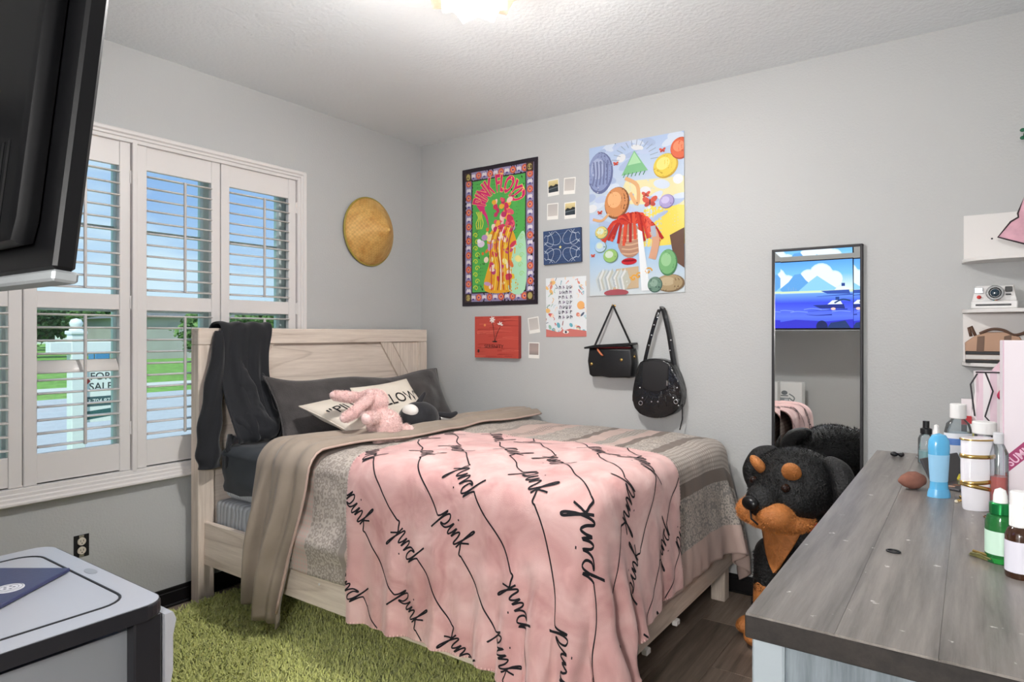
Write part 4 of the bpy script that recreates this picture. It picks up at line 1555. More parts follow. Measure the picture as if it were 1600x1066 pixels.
# ------------------------------------------------------------------ plush toys
def blob(name, parts, m_, parent, vox=0.008, disp=None, local=False, smooth_it=6):
    """one continuous skin around overlapping ellipsoids / capsules"""
    q = B()
    for p in parts:
        if p[0] == 'e':
            q.ell(p[1], p[2], p[3] if len(p) > 3 else None, 20, 14)
        else:
            pts = catmull(p[1], 5)
            k = len(p[1])
            rad = [np.interp(i_ / (len(pts) - 1) * (k - 1), range(k), p[2]) for i_ in range(len(pts))]
            q.tube(pts, rad, 14)
            q.ell(p[1][0], (p[2][0],) * 3, None, 12, 8)
            q.ell(p[1][-1], (p[2][-1],) * 3, None, 12, 8)
    o = q.build(name, m_, parent, local=local, smooth=True)
    md = o.modifiers.new('skin', 'REMESH')
    md.mode = 'VOXEL'
    md.voxel_size = vox
    md.use_smooth_shade = True
    m2 = o.modifiers.new('soft', 'SMOOTH')
    m2.factor = 0.5
    m2.iterations = smooth_it
    if disp:
        tx = bpy.data.textures.new(name + ' fur', 'CLOUDS')
        tx.noise_scale = disp[0]
        m3 = o.modifiers.new('fur', 'DISPLACE')
        m3.texture = tx
        m3.strength = disp[1]
        m3.texture_coords = 'GLOBAL'
    return o
def fur(name, parts, m_col, parent, n, ln, wd, seed=1, local=False, skip=None, mname=None, droop=0.3):
    """short pile standing on the skin of the same ellipsoids / capsules"""
    g = np.random.default_rng(seed)
    E_, T_ = [], []
    for p in parts:
        if p[0] == 'e':
            rt = np.array(p[3]) if len(p) > 3 and p[3] is not None else np.eye(3)
            E_.append((np.array(p[1]), np.array(p[2]), rt))
        else:
            pts = catmull(p[1], 6)
            k = len(p[1])
            T_.append((np.array([list(q_) for q_ in pts]), np.array([np.interp(i_ / (len(pts) - 1) * (k - 1), range(k), p[2]) for i_ in range(len(pts))])))
    ar = [float(r[0] * r[1] + r[1] * r[2] + r[0] * r[2]) * 4.2 for _, r, _ in E_] + [float((np.linalg.norm(np.diff(P_, axis=0), axis=1) * r[1:]).sum() * 6.3 + 12 * r[-1] ** 2) for P_, r in T_]
    tot = sum(ar)
    PP, NN = [], []
    for k, a in enumerate(ar):
        c = int(n * a / tot)
        d = g.normal(size=(c, 3)); d /= np.linalg.norm(d, axis=1)[:, None]
        if k < len(E_):
            o_, r, rt = E_[k]
            PP.append(o_ + (d * r) @ rt.T)
            nn_ = (d / r) @ rt.T
        else:
            P_, r = T_[k - len(E_)]
            f = g.random(c) * (len(P_) - 1)
            i0 = np.minimum(f.astype(int), len(P_) - 2); ff = (f - i0)[:, None]
            ax = P_[i0 + 1] - P_[i0]
            ax /= np.linalg.norm(ax, axis=1)[:, None] + 1e-9
            e_ = g.random(c) < 0.18                      # the round ends keep their full direction
            nn_ = d - np.where(e_[:, None], 0, 1) * ax * (d * ax).sum(1)[:, None]
            nn_ /= np.linalg.norm(nn_, axis=1)[:, None] + 1e-9
            PP.append(P_[i0] * (1 - ff) + P_[i0 + 1] * ff + nn_ * (r[i0] * (1 - ff[:, 0]) + r[i0 + 1] * ff[:, 0])[:, None])
        NN.append(nn_ / (np.linalg.norm(nn_, axis=1)[:, None] + 1e-9))
    Q = np.concatenate(PP); Nn = np.concatenate(NN)
    keep_ = np.ones(len(Q), bool)
    for o_, r, rt in E_:
        keep_ &= np.linalg.norm(((Q - o_) @ rt) / r, axis=1) > 0.965
    for P_, r in T_:
        dd_ = np.linalg.norm(Q[:, None, :] - P_[None], axis=2) / r[None]
        keep_ &= dd_.min(1) > 0.955
    Q, Nn = Q[keep_], Nn[keep_]
    if skip is not None:
        kk_ = ~skip(Q)
        Q, Nn = Q[kk_], Nn[kk_]
    c = len(Q)
    t_ = g.normal(size=(c, 3)) * 0.55 + np.array([0, 0, -droop])
    dr_ = Nn + t_ - Nn * np.minimum((t_ * Nn).sum(1), 0)[:, None]
    dr_ /= np.linalg.norm(dr_, axis=1)[:, None]
    sd_ = np.cross(dr_, g.normal(size=(c, 3))); sd_ /= np.linalg.norm(sd_, axis=1)[:, None]
    l_ = ln * (0.6 + 0.7 * g.random(c))[:, None]
    b0 = Q - Nn * 0.003
    V_ = np.stack([b0 - sd_ * wd, b0 + sd_ * wd, b0 + dr_ * l_], 1).reshape(-1, 3)
    cc_ = np.repeat(np.array(srgb(m_col))[None] * (0.75 + 0.5 * g.random((c, 1))), 3, axis=0)
    o = np_mesh(name, V_, np.arange(3 * c).reshape(c, 3), attr_mat(mname or 'pile yarn', 0.75, 0.3), parent, smooth=False, col=np.clip(cc_, 0, 1), local=local)
    o['kind'] = 'stuff'
    return o
M_pinkfur = mat('pale pink plush', (240, 205, 200), 0.95, var=(30, 0.12), bump=(170, 0.7, 0.006), sheen=0.5)
rb = thing('plush_rabbit', 'pale pink floppy eared plush rabbit sprawled on the cushions', 'plush toy', (0.62, -1.02, 0.86))
hd = onX(585, 628, 0.86)
bd = onX(601, 666, 0.92)
l1, l2 = onX(618, 681, 0.95), onX(636, 676, 0.97)
bp = [('e', hd, (0.062, 0.070, 0.062)), ('e', bd, (0.085, 0.082, 0.082)), ('t', [hd, (hd + bd) / 2, bd], [0.045, 0.042, 0.055]),
      ('t', [l1, (l1 + l2) / 2 + Vector((0, 0, 0.005)), l2], [0.032, 0.036, 0.042]), ('t', [bd, l1], [0.05, 0.036]),
      ('t', [onX(588, 653, 0.95), onX(578, 653, 0.97), onX(573, 655, 0.975)], [0.026, 0.027, 0.028]),
      ('t', [onX(597, 684, 0.93), onX(590, 687, 0.94)], [0.036, 0.028])]
blob('body', bp, M_pinkfur, rb, 0.006, (0.02, 0.006))
fur('fur', bp, (247, 214, 209), rb, 30000, 0.013, 0.0009, 3)
for pts, nm in (([hd + Vector((0, -0.03, 0.045)), onX(562, 621, 0.80), onX(541, 620, 0.77), onX(521, 618, 0.74)], 'ear'), ([hd + Vector((0.03, -0.05, 0.02)), onX(566, 632, 0.91), onX(553, 645, 0.90), onX(538, 654, 0.88)], 'ear')):
    ep = [('t', pts, [0.020, 0.024, 0.028, 0.022])]
    er = blob(nm, ep, M_pinkfur, rb, 0.005, (0.02, 0.004))
    fur('ear_fur', ep, (247, 212, 207), er, 7000, 0.010, 0.0008, 5)
M_nav = mat('black velour', (30, 30, 34), 0.8, var=(12, 0.15), bump=(220, 0.3, 0.003), sheen=0.3)
M_wplush = mat('white velour', (232, 228, 222), 0.9, bump=(220, 0.3, 0.003))
pc = onX(654, 655, 0.88)
pt = thing('plush_toy', 'round black and white plush toy nestled beside the pink rabbit', 'plush toy', (pc.x, pc.y, 0.86))
blob('body', [('e', pc, (0.10, 0.125, 0.095)), ('e', pc + Vector((-0.02, 0.11, -0.03)), (0.07, 0.07, 0.06))], M_nav, pt, 0.007)
blob('fin', [('t', [pc + Vector((0.0, 0.0, 0.085)), pc + Vector((0.01, 0.035, 0.135))], [0.018, 0.010])], M_nav, pt, 0.004)
B().ell(pc + Vector((0.015, -0.078, 0.052)), (0.050, 0.034, 0.036)).build('cheek', M_wplush, pt, smooth=True)
B().ell(pc + Vector((0.035, 0.165, -0.035)), (0.05, 0.035, 0.04)).build('cheek', M_wplush, pt, smooth=True)
blob('flipper', [('t', [pc + Vector((0.06, 0.10, 0.02)), pc + Vector((0.09, 0.15, 0.01)), pc + Vector((0.10, 0.19, 0.02))], [0.014, 0.018, 0.012])], M_nav, pt, 0.005)

# ------------------------------------------------------------------ hoodie over the headboard
M_hood = mat('black jersey', (30, 31, 35), 0.85, var=(4, 0.15), bump=(300, 0.2, 0.002), sheen=0.3)
hoo = thing('hoodie', 'black hooded sweatshirt draped over the corner of the headboard', 'sweatshirt', (0.14, -1.5, 0.80))
path = [(0.020, 1.00, -1.62, -1.36), (0.018, 1.20, -1.63, -1.35), (0.020, 1.36, -1.64, -1.34), (0.038, 1.415, -1.64, -1.338), (0.085, 1.428, -1.638, -1.336), (0.132, 1.412, -1.64, -1.338), (0.150, 1.36, -1.645, -1.350),
        (0.158, 1.26, -1.655, -1.372), (0.168, 1.15, -1.665, -1.385), (0.185, 1.04, -1.665, -1.385), (0.215, 0.95, -1.655, -1.370), (0.245, 0.88, -1.645, -1.365), (0.262, 0.835, -1.63, -1.372), (0.250, 0.815, -1.62, -1.40)]
pc_ = catmull([Vector((a, b_, 0)) for a, b_, _, _ in path], 4)
kk = len(path)
nI, nJ = len(pc_), 46
P = np.zeros((nI, nJ, 3))
for i_ in range(nI):
    f = i_ / (nI - 1) * (kk - 1)
    yl = np.interp(f, range(kk), [p[2] for p in path]); yr = np.interp(f, range(kk), [p[3] for p in path])
    dn = max((f - 5) / 8, 0)
    for j in range(nJ):
        t_ = j / (nJ - 1)
        y = yl + (yr - yl) * t_
        fold = (0.5 + 0.5 * math.sin(t_ * 17 + 1.5 * math.sin(dn * 4) + dn * 2)) * 0.022 * min(dn * 2.2, 1) + (0.5 + 0.5 * math.sin(t_ * 31 - dn * 5)) * 0.008 * min(dn * 3, 1)
        hump = 0.055 * math.exp(-((t_ - 0.30) / 0.22) ** 2) * math.exp(-((dn - 0.62) / 0.25) ** 2)     # the hood pushes out
        wr = 0.008 * noise.noise(Vector((y * 9, pc_[i_].y * 7, 1.1))) * min(dn * 2, 1)
        P[i_, j] = (pc_[i_].x + fold + hump + abs(wr) + (0.012 * t_ * dn), y + 0.006 * math.sin(pc_[i_].y * 14), pc_[i_].y + 0.004 * math.sin(t_ * 20) * (1 if f < 6 else 0))
bd_ = B().grid(P).build('body', M_hood, hoo, smooth=True)
md = bd_.modifiers.new('thick', 'SOLIDIFY'); md.thickness = 0.010; md.offset = 0
md = bd_.modifiers.new('sub', 'SUBSURF'); md.levels = 1; md.render_levels = 1
# hood pouch bunched in front of the body
hq = blob('hood', [('t', [(0.175, -1.56, 1.22), (0.20, -1.55, 1.08), (0.235, -1.525, 0.95), (0.255, -1.49, 0.885)], [0.02, 0.055, 0.075, 0.062]),
                   ('t', [(0.24, -1.60, 0.93), (0.27, -1.53, 0.865), (0.27, -1.44, 0.87), (0.24, -1.39, 0.93)], [0.035, 0.048, 0.048, 0.03]),
                   ('t', [(0.175, -1.43, 1.15), (0.20, -1.42, 1.02), (0.225, -1.41, 0.92)], [0.015, 0.035, 0.04])], M_hood, hoo, 0.009, (0.09, 0.03))
# sleeve hanging at the outer edge of the headboard
sl = [(0.135, -1.645, 1.385), (0.165, -1.668, 1.25), (0.170, -1.692, 1.10), (0.170, -1.712, 0.95), (0.168, -1.722, 0.83), (0.165, -1.716, 0.74), (0.163, -1.712, 0.695)]
sp_ = catmull(sl, 6)
q = B()
nseg = 24
rings = []
for i_, p in enumerate(sp_):
    f = i_ / (len(sp_) - 1)
    wy = np.interp(f, [0, 0.2, 0.5, 0.8, 1], [0.02, 0.042, 0.058, 0.062, 0.055])
    wx = np.interp(f, [0, 0.3, 0.8, 1], [0.018, 0.034, 0.038, 0.034])
    rings.append([q.bm.verts.new((p.x + wx * math.cos(2 * PI * k / nseg) * (1 + 0.22 * math.sin(3 * 2 * PI * k / nseg + f * 9)), p.y + wy * math.sin(2 * PI * k / nseg) * (1 + 0.1 * math.sin(f * 26)), p.z)) for k in range(nseg)])
for a, b_ in zip(rings, rings[1:]):
    for k in range(nseg):
        q.bm.faces.new((a[k], a[(k + 1) % nseg], b_[(k + 1) % nseg], b_[k]))
q.bm.faces.new(rings[0]); q.bm.faces.new(rings[-1])
q.build('sleeve', M_hood, hoo, smooth=True)
B().tube([(0.225, -1.64, 0.86), (0.235, -1.655, 0.80), (0.235, -1.66, 0.74), (0.225, -1.655, 0.69), (0.215, -1.648, 0.67)], [(0.008, 0.02)] * 5, 8).build('tie', M_hood, hoo, smooth=True)
B().tube([(0.235, -1.625, 0.85), (0.245, -1.665, 0.79), (0.24, -1.64, 0.76), (0.232, -1.625, 0.72)], [(0.007, 0.015)] * 4, 8).build('tie', M_hood, hoo, smooth=True)

# ------------------------------------------------------------------ green shag rug
rug = thing('shag_rug', 'bright green shag rug beside the bed', 'rug', (1.0, -2.0, 0))
RX0, RX1, RY0, RY1 = 0.15, 2.02, -2.66, -0.95
M_rugb = mat('green rug backing', (92, 108, 50), 0.95)
box_obj('backing', (RX0, RY0, 0.001), (RX1, RY1, 0.010), M_rugb, rug)
rg = np.random.default_rng(11)
nb = 85000
bx_ = rg.random((nb, 2)) * np.array([RX1 - RX0, RY1 - RY0]) + np.array([RX0, RY0])
ang = rg.random(nb) * 2 * PI
ln = 0.030 + 0.018 * rg.random(nb)
wd = 0.0021 + 0.0014 * rg.random(nb)
lean = 0.25 + 0.85 * rg.random(nb)
clump = np.sin(bx_[:, 0] * 67 + 2 * np.sin(bx_[:, 1] * 37)) * np.sin(bx_[:, 1] * 61 + np.sin(bx_[:, 0] * 41))
ang = ang * 0.85 + clump * 0.8
dx, dy = np.cos(ang), np.sin(ang)
z0 = np.full(nb, 0.009)
V = np.zeros((nb, 6, 3))
for lv, f in enumerate((0.0, 0.55, 1.0)):
    out = ln * f ** 1.6 * np.sin(lean)
    hz = ln * (f - 0.35 * f * f * (lean / 1.25))
    ww = wd * (1.0, 1.0, 0.55)[lv]
    cx_ = bx_[:, 0] + dx * out
    cy_ = bx_[:, 1] + dy * out
    V[:, 2 * lv, 0], V[:, 2 * lv, 1] = cx_ - dy * ww, cy_ + dx * ww
    V[:, 2 * lv + 1, 0], V[:, 2 * lv + 1, 1] = cx_ + dy * ww, cy_ - dx * ww
    V[:, 2 * lv, 2] = V[:, 2 * lv + 1, 2] = z0 + hz
bi = np.arange(nb)[:, None] * 6
F = np.concatenate([bi + np.array([0, 1, 3, 2]), bi + np.array([2, 3, 5, 4])])
c0 = np.array(srgb((176, 182, 98))); c1 = np.array(srgb((218, 220, 146)))
k = (0.5 + 0.22 * clump + 0.5 * (rg.random(nb) - 0.5))[:, None, None]
cc = c0 * (1 - k) + c1 * k
cc = np.repeat(cc, 6, axis=1)
pile = np_mesh('pile', V.reshape(-1, 3), F, attr_mat('green shag yarn', 0.9, 0.2, sheen=0.3), rug, smooth=True, col=np.clip(cc.reshape(-1, 3), 0, 1))
pile['kind'] = 'stuff'
# ------------------------------------------------------------------ ceiling lamp
lx, ly, lz = 1.86, -1.71, 2.55
lamp = thing('ceiling_lamp', 'ceiling lamp with a cluster of frosted glass petals', 'lamp', (lx, ly, RH))
B().lathe([(0, RH - 0.03), (0.13, RH - 0.03), (0.15, RH - 0.015), (0.15, RH)], 32, Matrix.Translation((lx, ly, 0))).build('canopy', mat('white enamel', (228, 224, 220), 0.3), lamp, smooth=True, sharp=40)
B().cyl((lx, ly, RH - 0.03), (lx, ly, lz + 0.02), 0.014, seg=12).build('stem', mat('satin nickel', (190, 186, 180), 0.25, 1.0), lamp, smooth=True)
M_petal = bpy.data.materials.new('frosted petal glass')
M_petal.use_nodes = True
t = M_petal.node_tree
t.nodes.clear()
o_ = node(t, 'ShaderNodeOutputMaterial')
ms = node(t, 'ShaderNodeMixShader'); ms.inputs[0].default_value = 0.5
m2 = node(t, 'ShaderNodeMixShader'); m2.inputs[0].default_value = 0.12
tr_ = node(t, 'ShaderNodeBsdfTranslucent'); tr_.inputs[0].default_value = (0.95, 0.86, 0.78, 1)
tp_ = node(t, 'ShaderNodeBsdfTransparent'); tp_.inputs[0].default_value = (1, 0.96, 0.92, 1)
gl_ = node(t, 'ShaderNodeBsdfGlossy'); gl_.inputs['Roughness'].default_value = 0.15
t.links.new(tr_.outputs[0], ms.inputs[1]); t.links.new(tp_.outputs[0], ms.inputs[2])
t.links.new(ms.outputs[0], m2.inputs[1]); t.links.new(gl_.outputs[0], m2.inputs[2]); t.links.new(m2.outputs[0], o_.inputs[0])
for ringi, (cnt, rr_, tilt, zz, sz) in enumerate([(8, 0.12, 62, lz + 0.10, 0.16), (6, 0.08, 35, lz + 0.07, 0.13)]):
    for k in range(cnt):
        a = 2 * PI * (k + 0.5 * ringi) / cnt
        P = np.zeros((9, 7, 3))
        for i_ in range(9):
            for j in range(7):
                f, g_ = i_ / 8, (j / 6 - 0.5) * 2
                wv_ = sz * 0.55 * math.sin(PI * min(0.12 + f * 0.86, 1)) ** 0.7
                out = rr_ * 0.3 + f * sz * math.sin(R(tilt)) + 0.015 * f * f
                dz_ = -f * sz * math.cos(R(tilt)) - 0.03 * math.sin(PI * f) + 0.035 * g_ * g_ * f
                x, y = out, g_ * wv_
                P[i_, j] = (lx + x * math.cos(a) - y * math.sin(a), ly + x * math.sin(a) + y * math.cos(a), zz + dz_)
        pe = B().grid(P).build('petal', M_petal, lamp, smooth=True)
        md = pe.modifiers.new('thick', 'SOLIDIFY'); md.thickness = 0.003
B().ell((lx, ly, lz + 0.02), (0.03, 0.03, 0.04)).build('bulb', mat('lit bulb', (255, 244, 228), 0.4, emis=((255, 236, 214), 6.0)), lamp, smooth=True)
for kind, en, dz_, sz in (('POINT', 11, -0.10, 0.09), ('POINT', 58, -0.02, 0.06)):
    ld = bpy.data.lights.new('lamp_light', kind)
    ld.energy = en
    ld.color = (1.0, 0.985, 0.97)
    if kind == 'AREA':
        ld.shape = 'DISK'
        ld.size = sz
    else:
        ld.shadow_soft_size = sz
    lo = bpy.data.objects.new('lamp_light', ld)
    COL.objects.link(lo)
    lo.location = (lx, ly, lz + dz_)

# added fill lamp in the unseen hall, brightens the bed side facing the camera
hx, hy_, hz0 = 3.26, ADDED_HALL, 1.62
fill_lamp = thing('added_fill_lamp', 'added wall lamp in the unseen hall, fill light for the room', 'lamp', (hx, hy_, hz0))
B().box((hx - 0.05, hy_, hz0 - 0.10), (hx + 0.05, hy_ + 0.02, hz0 + 0.10), 0.006).build('wall_plate', mat('satin nickel', (190, 186, 180), 0.25, 1.0), fill_lamp)
B().tube([(hx, hy_ + 0.02, hz0 - 0.05), (hx, hy_ + 0.16, hz0 - 0.06), (hx, hy_ + 0.20, hz0 - 0.03)], 0.008, 8).build('arm', mat('satin nickel', (190, 186, 180), 0.25, 1.0), fill_lamp, smooth=True)
B().ell((hx, hy_ + 0.20, hz0 + 0.02), (0.035, 0.035, 0.05)).build('bulb', mat('lit bulb', (255, 244, 228), 0.4), fill_lamp, smooth=True)
ld = bpy.data.lights.new('added_fill_light', 'POINT')  # point source of the added fill lamp
ld.energy = 94
ld.color = (1.0, 0.98, 0.96)
ld.shadow_soft_size = 0.14
lo = bpy.data.objects.new('added_fill_light', ld)
COL.objects.link(lo)
lo.location = (hx, hy_ + 0.36, hz0)

# ------------------------------------------------------------------ straw hat
hy, hz_ = -0.505, 2.050
hat = thing('conical_hat', 'woven straw conical hat hung flat on the wall beside the window', 'hat', (0, hy, hz_))
Mh = Matrix.Translation((0.004, hy, hz_)) @ Matrix.Rotation(PI / 2, 4, 'Y') @ Matrix.Rotation(R(-3), 4, 'X')
def straw():
    m_, t, b = base('woven straw')
    ck = node(t, 'ShaderNodeTexChecker'); ck.inputs['Scale'].default_value = 70
    t.links.new(coords(t, (1, 1, 1), (0, 0, R(45))).outputs[0], ck.inputs[0])
    n_ = noise_n(t, coords(t), 14, 3)
    r = ramp(t, [(0.3, srgb((206, 148, 70))), (0.7, srgb((240, 196, 116)))])
    t.links.new(n_.outputs[0], r.inputs[0])
    mm = node(t, 'ShaderNodeMixRGB', blend_type='MULTIPLY'); mm.inputs[0].default_value = 0.22
    t.links.new(r.outputs[0], mm.inputs[1]); t.links.new(ck.outputs[0], mm.inputs[2])
    t.links.new(mm.outputs[0], b.inputs['Base Color'])
    b.inputs['Roughness'].default_value = 0.6
    bump_n(t, b, ck.outputs[0], 0.3, 0.002)
    return m_
M_straw = straw()
hr, hh = 0.224, 0.185
prof = [(hr, 0.0), (hr * 0.98, 0.012)] + [(hr * (1 - f) ** 0.92, 0.012 + (hh - 0.012) * f ** 0.95) for f in np.linspace(0.05, 0.97, 14)] + [(0, hh)]
B().lathe(prof, 48, Mh).build('cone', M_straw, hat, smooth=True)
B().tube([Mh @ Vector((hr * math.cos(a), hr * math.sin(a), 0.004)) for a in [2 * PI * k / 60 for k in range(60)]], 0.0065, 8, closed=True).build('rim', mat('green gold rim binding', (168, 150, 70), 0.5), hat, smooth=True)
B().lathe([(0.03, hh - 0.033), (0.02, hh - 0.018), (0, hh + 0.006)], 16, Mh).build('tip', mat('pale straw tip', (232, 196, 120), 0.5), hat, smooth=True)

# ------------------------------------------------------------------ uncovered outlet
p0, p1 = onX(116, 839), onX(138, 867)
oy, oz = (p0.y + p1.y) / 2, (p0.z + p1.z) / 2
ou = thing('wall_outlet', 'double power outlet without a cover plate low on the wall', 'outlet', (0, oy, oz))
q = B().box((0.0, oy - 0.031, oz - 0.050), (0.002, oy + 0.031, oz + 0.050))
q.build('box_opening', mat('dark box opening', (20, 19, 20), 0.8), ou)
M_ivory = mat('ivory plastic', (222, 212, 196), 0.4)
for k in (-1, 1):
    zc = oz + k * 0.0205
    s_ = B().lathe([(0, 0.006), (0.0165, 0.006), (0.0175, 0.004), (0.0175, 0)], 20, Matrix.Translation((0.002, oy, zc)) @ Matrix.Rotation(PI / 2, 4, 'Y')).build('socket', M_ivory, ou, smooth=True, sharp=40)
    q = B()
    for yy in (-0.006, 0.006):
        q.box((0.0082, oy + yy - 0.001, zc - 0.001), (0.0086, oy + yy + 0.001, zc + 0.008))
    q.cyl((0.0080, oy, zc - 0.0075), (0.0086, oy, zc - 0.0075), 0.0024, seg=8)
    q.build('slots', mat('dark slot', (34, 30, 30), 0.8), s_)
for k in (-1, 1):
    B().box((0.002, oy - 0.010, oz + k * 0.043 - 0.005), (0.004, oy + 0.010, oz + k * 0.043 + 0.005), 0.001).build('mounting_ear', mat('zinc strap', (190, 186, 176), 0.35, 0.8), ou)

# ------------------------------------------------------------------ poster wall
def crumple(w_, h_, amp, seed):
    def f(u, v):
        a = amp * (0.6 * math.sin(u / w_ * PI * 3 + 0.8 * math.sin(v / h_ * 5 + seed)) ** 2 + 0.5 * math.exp(-((u / w_ - 0.62) / 0.03) ** 2) * (v < h_ * 0.55) + noise.noise(Vector((u * 7, v * 7, seed))) * 0.5)
        return max(a, 0)
    return f
def subdivide_quad(art, w_, h_, col, n=24, m_=36):
    V, F = [], []
    for i_ in range(n + 1):
        for j in range(m_ + 1):
            V.append((w_ * i_ / n, h_ * j / m_))
    for i_ in range(n):
        for j in range(m_):
            a = i_ * (m_ + 1) + j
            F.append((a, a + m_ + 1, a + m_ + 2, a + 1))
    return V, F
def poster(name, label, TL, w_, h_, art, gloss, seed, amp=0.004, base_col=(30, 26, 30), roll=0.0):
    th = thing(name, label, 'poster', (TL[0] + w_ / 2, 0, TL[1] - h_ / 2))
    M = Matrix.Translation((TL[0] + w_ / 2, -0.003, TL[1] - h_ / 2)) @ Matrix.Rotation(roll, 4, 'Y') @ Matrix.Translation((-(TL[0] + w_ / 2), 0.003, -(TL[1] - h_ / 2))) @ wall_frame(TL[0], TL[1] - h_, -0.0055)
    bend = crumple(w_, h_, amp, seed)
    V, F = subdivide_quad(None, w_, h_, base_col)
    VV = [M @ Vector((a, b_, bend(a, b_) - 0.0028)) for a, b_ in V]
    sh = np_mesh('paper', VV, F, mat('poster paper %d' % seed, base_col, gloss), th)
    art.build('print', attr_mat('poster print %d' % seed, gloss, 0.5), th, M, bend)
    return th, M, bend
rr_ = random.Random(5)
# poster one: psychedelic lettering on green
tl, br = onY(723.5, 267), onY(841, 474)
tr1 = onY(841, 245)
PW, PH = 0.624, 0.945
A = Art(PW, PH)
A.rect(0, 0, PW, PH, (40, 32, 42))
b0, b1 = 0.028, 0.085
A.rect(b0, b0, PW - b0, PH - b0, (150, 140, 178))
for side in range(4):
    L = PH if side % 2 == 0 else PW
    k = int(L / 0.052)
    for i_ in range(k):
        f = b0 + (i_ + 0.5) * (L - 2 * b0) / k
        c = (b0 + b1) / 2
        x, y = [(c, f), (f, PH - c), (PW - c, f), (f, c)][side]
        if i_ % 2 == 0:
            A.ell(x, y, 0.024, 0.024, (206, 92, 74)); A.ell(x, y, 0.015, 0.015, (232, 150, 110)); A.ell(x, y, 0.007, 0.007, (120, 60, 130))
        else:
            A.ell(x - 0.008, y, 0.011, 0.016, (226, 216, 222)); A.ell(x + 0.008, y, 0.011, 0.016, (226, 216, 222)); A.ell(x, y - 0.012, 0.012, 0.006, (96, 84, 150))
A.rect(b1, b1, PW - b1, PH - b1, (44, 36, 44))
g0 = b1 + 0.008
A.rect(g0, g0, PW - g0, PH - g0, (84, 176, 84))
for x, y in ((b0, b0), (PW - b1, b0), (b0, PH - b1), (PW - b1, PH - b1)):
    A.rect(x, y, x + b1 - b0, y + b1 - b0, (70, 52, 48)); A.ell(x + 0.028, y + 0.028, 0.018, 0.022, (176, 160, 96))
def arch(u, v):
    a = u / 0.33 * 1.5
    r_ = 0.160 + v * 1.25
    return (math.sin(a) * r_ * 1.02, math.cos(a) * r_)
cxp, cyp = PW / 2, PH - 0.300
# swelling tail at the left of the lettering
A.poly([(p.x, p.y) for p in catmull([(0.125, 0.70, 0), (0.15, 0.775, 0), (0.21, 0.80, 0), (0.225, 0.73, 0), (0.20, 0.66, 0), (0.225, 0.60, 0), (0.235, 0.52, 0), (0.205, 0.60, 0), (0.16, 0.645, 0)], 5, True)], (214, 46, 120))
A.text('PINK FLOYD', cxp + 0.005, cyp + 0.005, 0.128, (250, 214, 120), arch, bold=0.05, sx=0.84)
A.text('PINK FLOYD', cxp + 0.005, cyp + 0.005, 0.128, (216, 42, 110), arch, bold=0.030, sx=0.84)
# generic flowing shapes: a column of petals, ribbons and drapery in the poster's colours
def swirl(x, y, r, col, w_=0.006, turns=1.6, dr_=1):
    pts = [(x + dr_ * r * (1 - k / 20) * math.cos(k / 20 * turns * 2 * PI), y + r * (1 - k / 20) * math.sin(k / 20 * turns * 2 * PI)) for k in range(20)]
    A.stroke(pts, w_, col)
cols = [(224, 160, 40), (236, 196, 60), (206, 60, 84), (226, 120, 60), (240, 220, 200), (190, 70, 120), (196, 150, 190), (238, 230, 150)]
A.poly([(p.x, p.y) for p in catmull([(0.20, 0.10, 0), (0.24, 0.30, 0), (0.22, 0.45, 0), (0.30, 0.52, 0), (0.42, 0.50, 0), (0.47, 0.36, 0), (0.44, 0.22, 0), (0.47, 0.10, 0)], 5, True)], (228, 168, 44))
A.poly([(p.x, p.y) for p in catmull([(0.40, 0.10, 0), (0.42, 0.30, 0), (0.46, 0.42, 0), (0.53, 0.46, 0), (0.53, 0.10, 0)], 5, True)], (176, 226, 190))
for k in range(70):
    a = rr_.random()
    x = 0.20 + 0.26 * rr_.random() + 0.02 * math.sin(k)
    y = 0.11 + 0.42 * a
    A.ell(x, y, 0.010 + 0.022 * rr_.random(), 0.008 + 0.014 * rr_.random(), cols[rr_.randrange(8)], rr_.random() * 3)
for k in range(48):
    x, y = 0.36 + 0.10 * (rr_.random() - 0.5) * 1.6, 0.60 + 0.13 * (rr_.random() - 0.5) * 1.7
    A.ell(x, y, 0.012 + 0.02 * rr_.random(), 0.010 + 0.012 * rr_.random(), [(206, 52, 92), (226, 90, 110), (236, 176, 60), (190, 48, 100), (240, 200, 190)][rr_.randrange(5)], rr_.random() * 3)
for k in range(7):
    x0 = 0.26 + 0.025 * k
    A.stroke([(x0, 0.10), (x0 + 0.02 * math.sin(k), 0.25), (x0 - 0.01, 0.40), (x0 + 0.03, 0.52)], 0.007, [(200, 60, 50), (240, 210, 90), (150, 60, 60), (244, 236, 220)][k % 4])
for k in range(9):
    swirl(0.125 + 0.012 * (k % 2), 0.12 + 0.045 * k, 0.020, (206, 220, 70), 0.006, 1.3, 1 if k % 2 else -1)
for k in range(5):
    swirl(0.505 - 0.01 * (k % 2), 0.20 + 0.06 * k, 0.02, (170, 220, 130), 0.004, 1.4)
for k in range(4):
    A.stroke([(0.14 + 0.012 * k, 0.52), (0.13 + 0.02 * k, 0.56), (0.15 + 0.01 * k, 0.60), (0.13 + 0.016 * k, 0.64)], 0.006, (226, 226, 80))
A.ell(0.17, 0.42, 0.03, 0.024, (222, 210, 226)); A.ell(0.20, 0.46, 0.025, 0.02, (190, 150, 200)); A.ell(0.155, 0.44, 0.016, 0.014, (240, 236, 240))
poster('music_poster', 'tall green band poster with magenta lettering and a patterned border', (tl.x, (tl.z + tr1.z) / 2), PW, PH, A, 0.22, 1, 0.006)

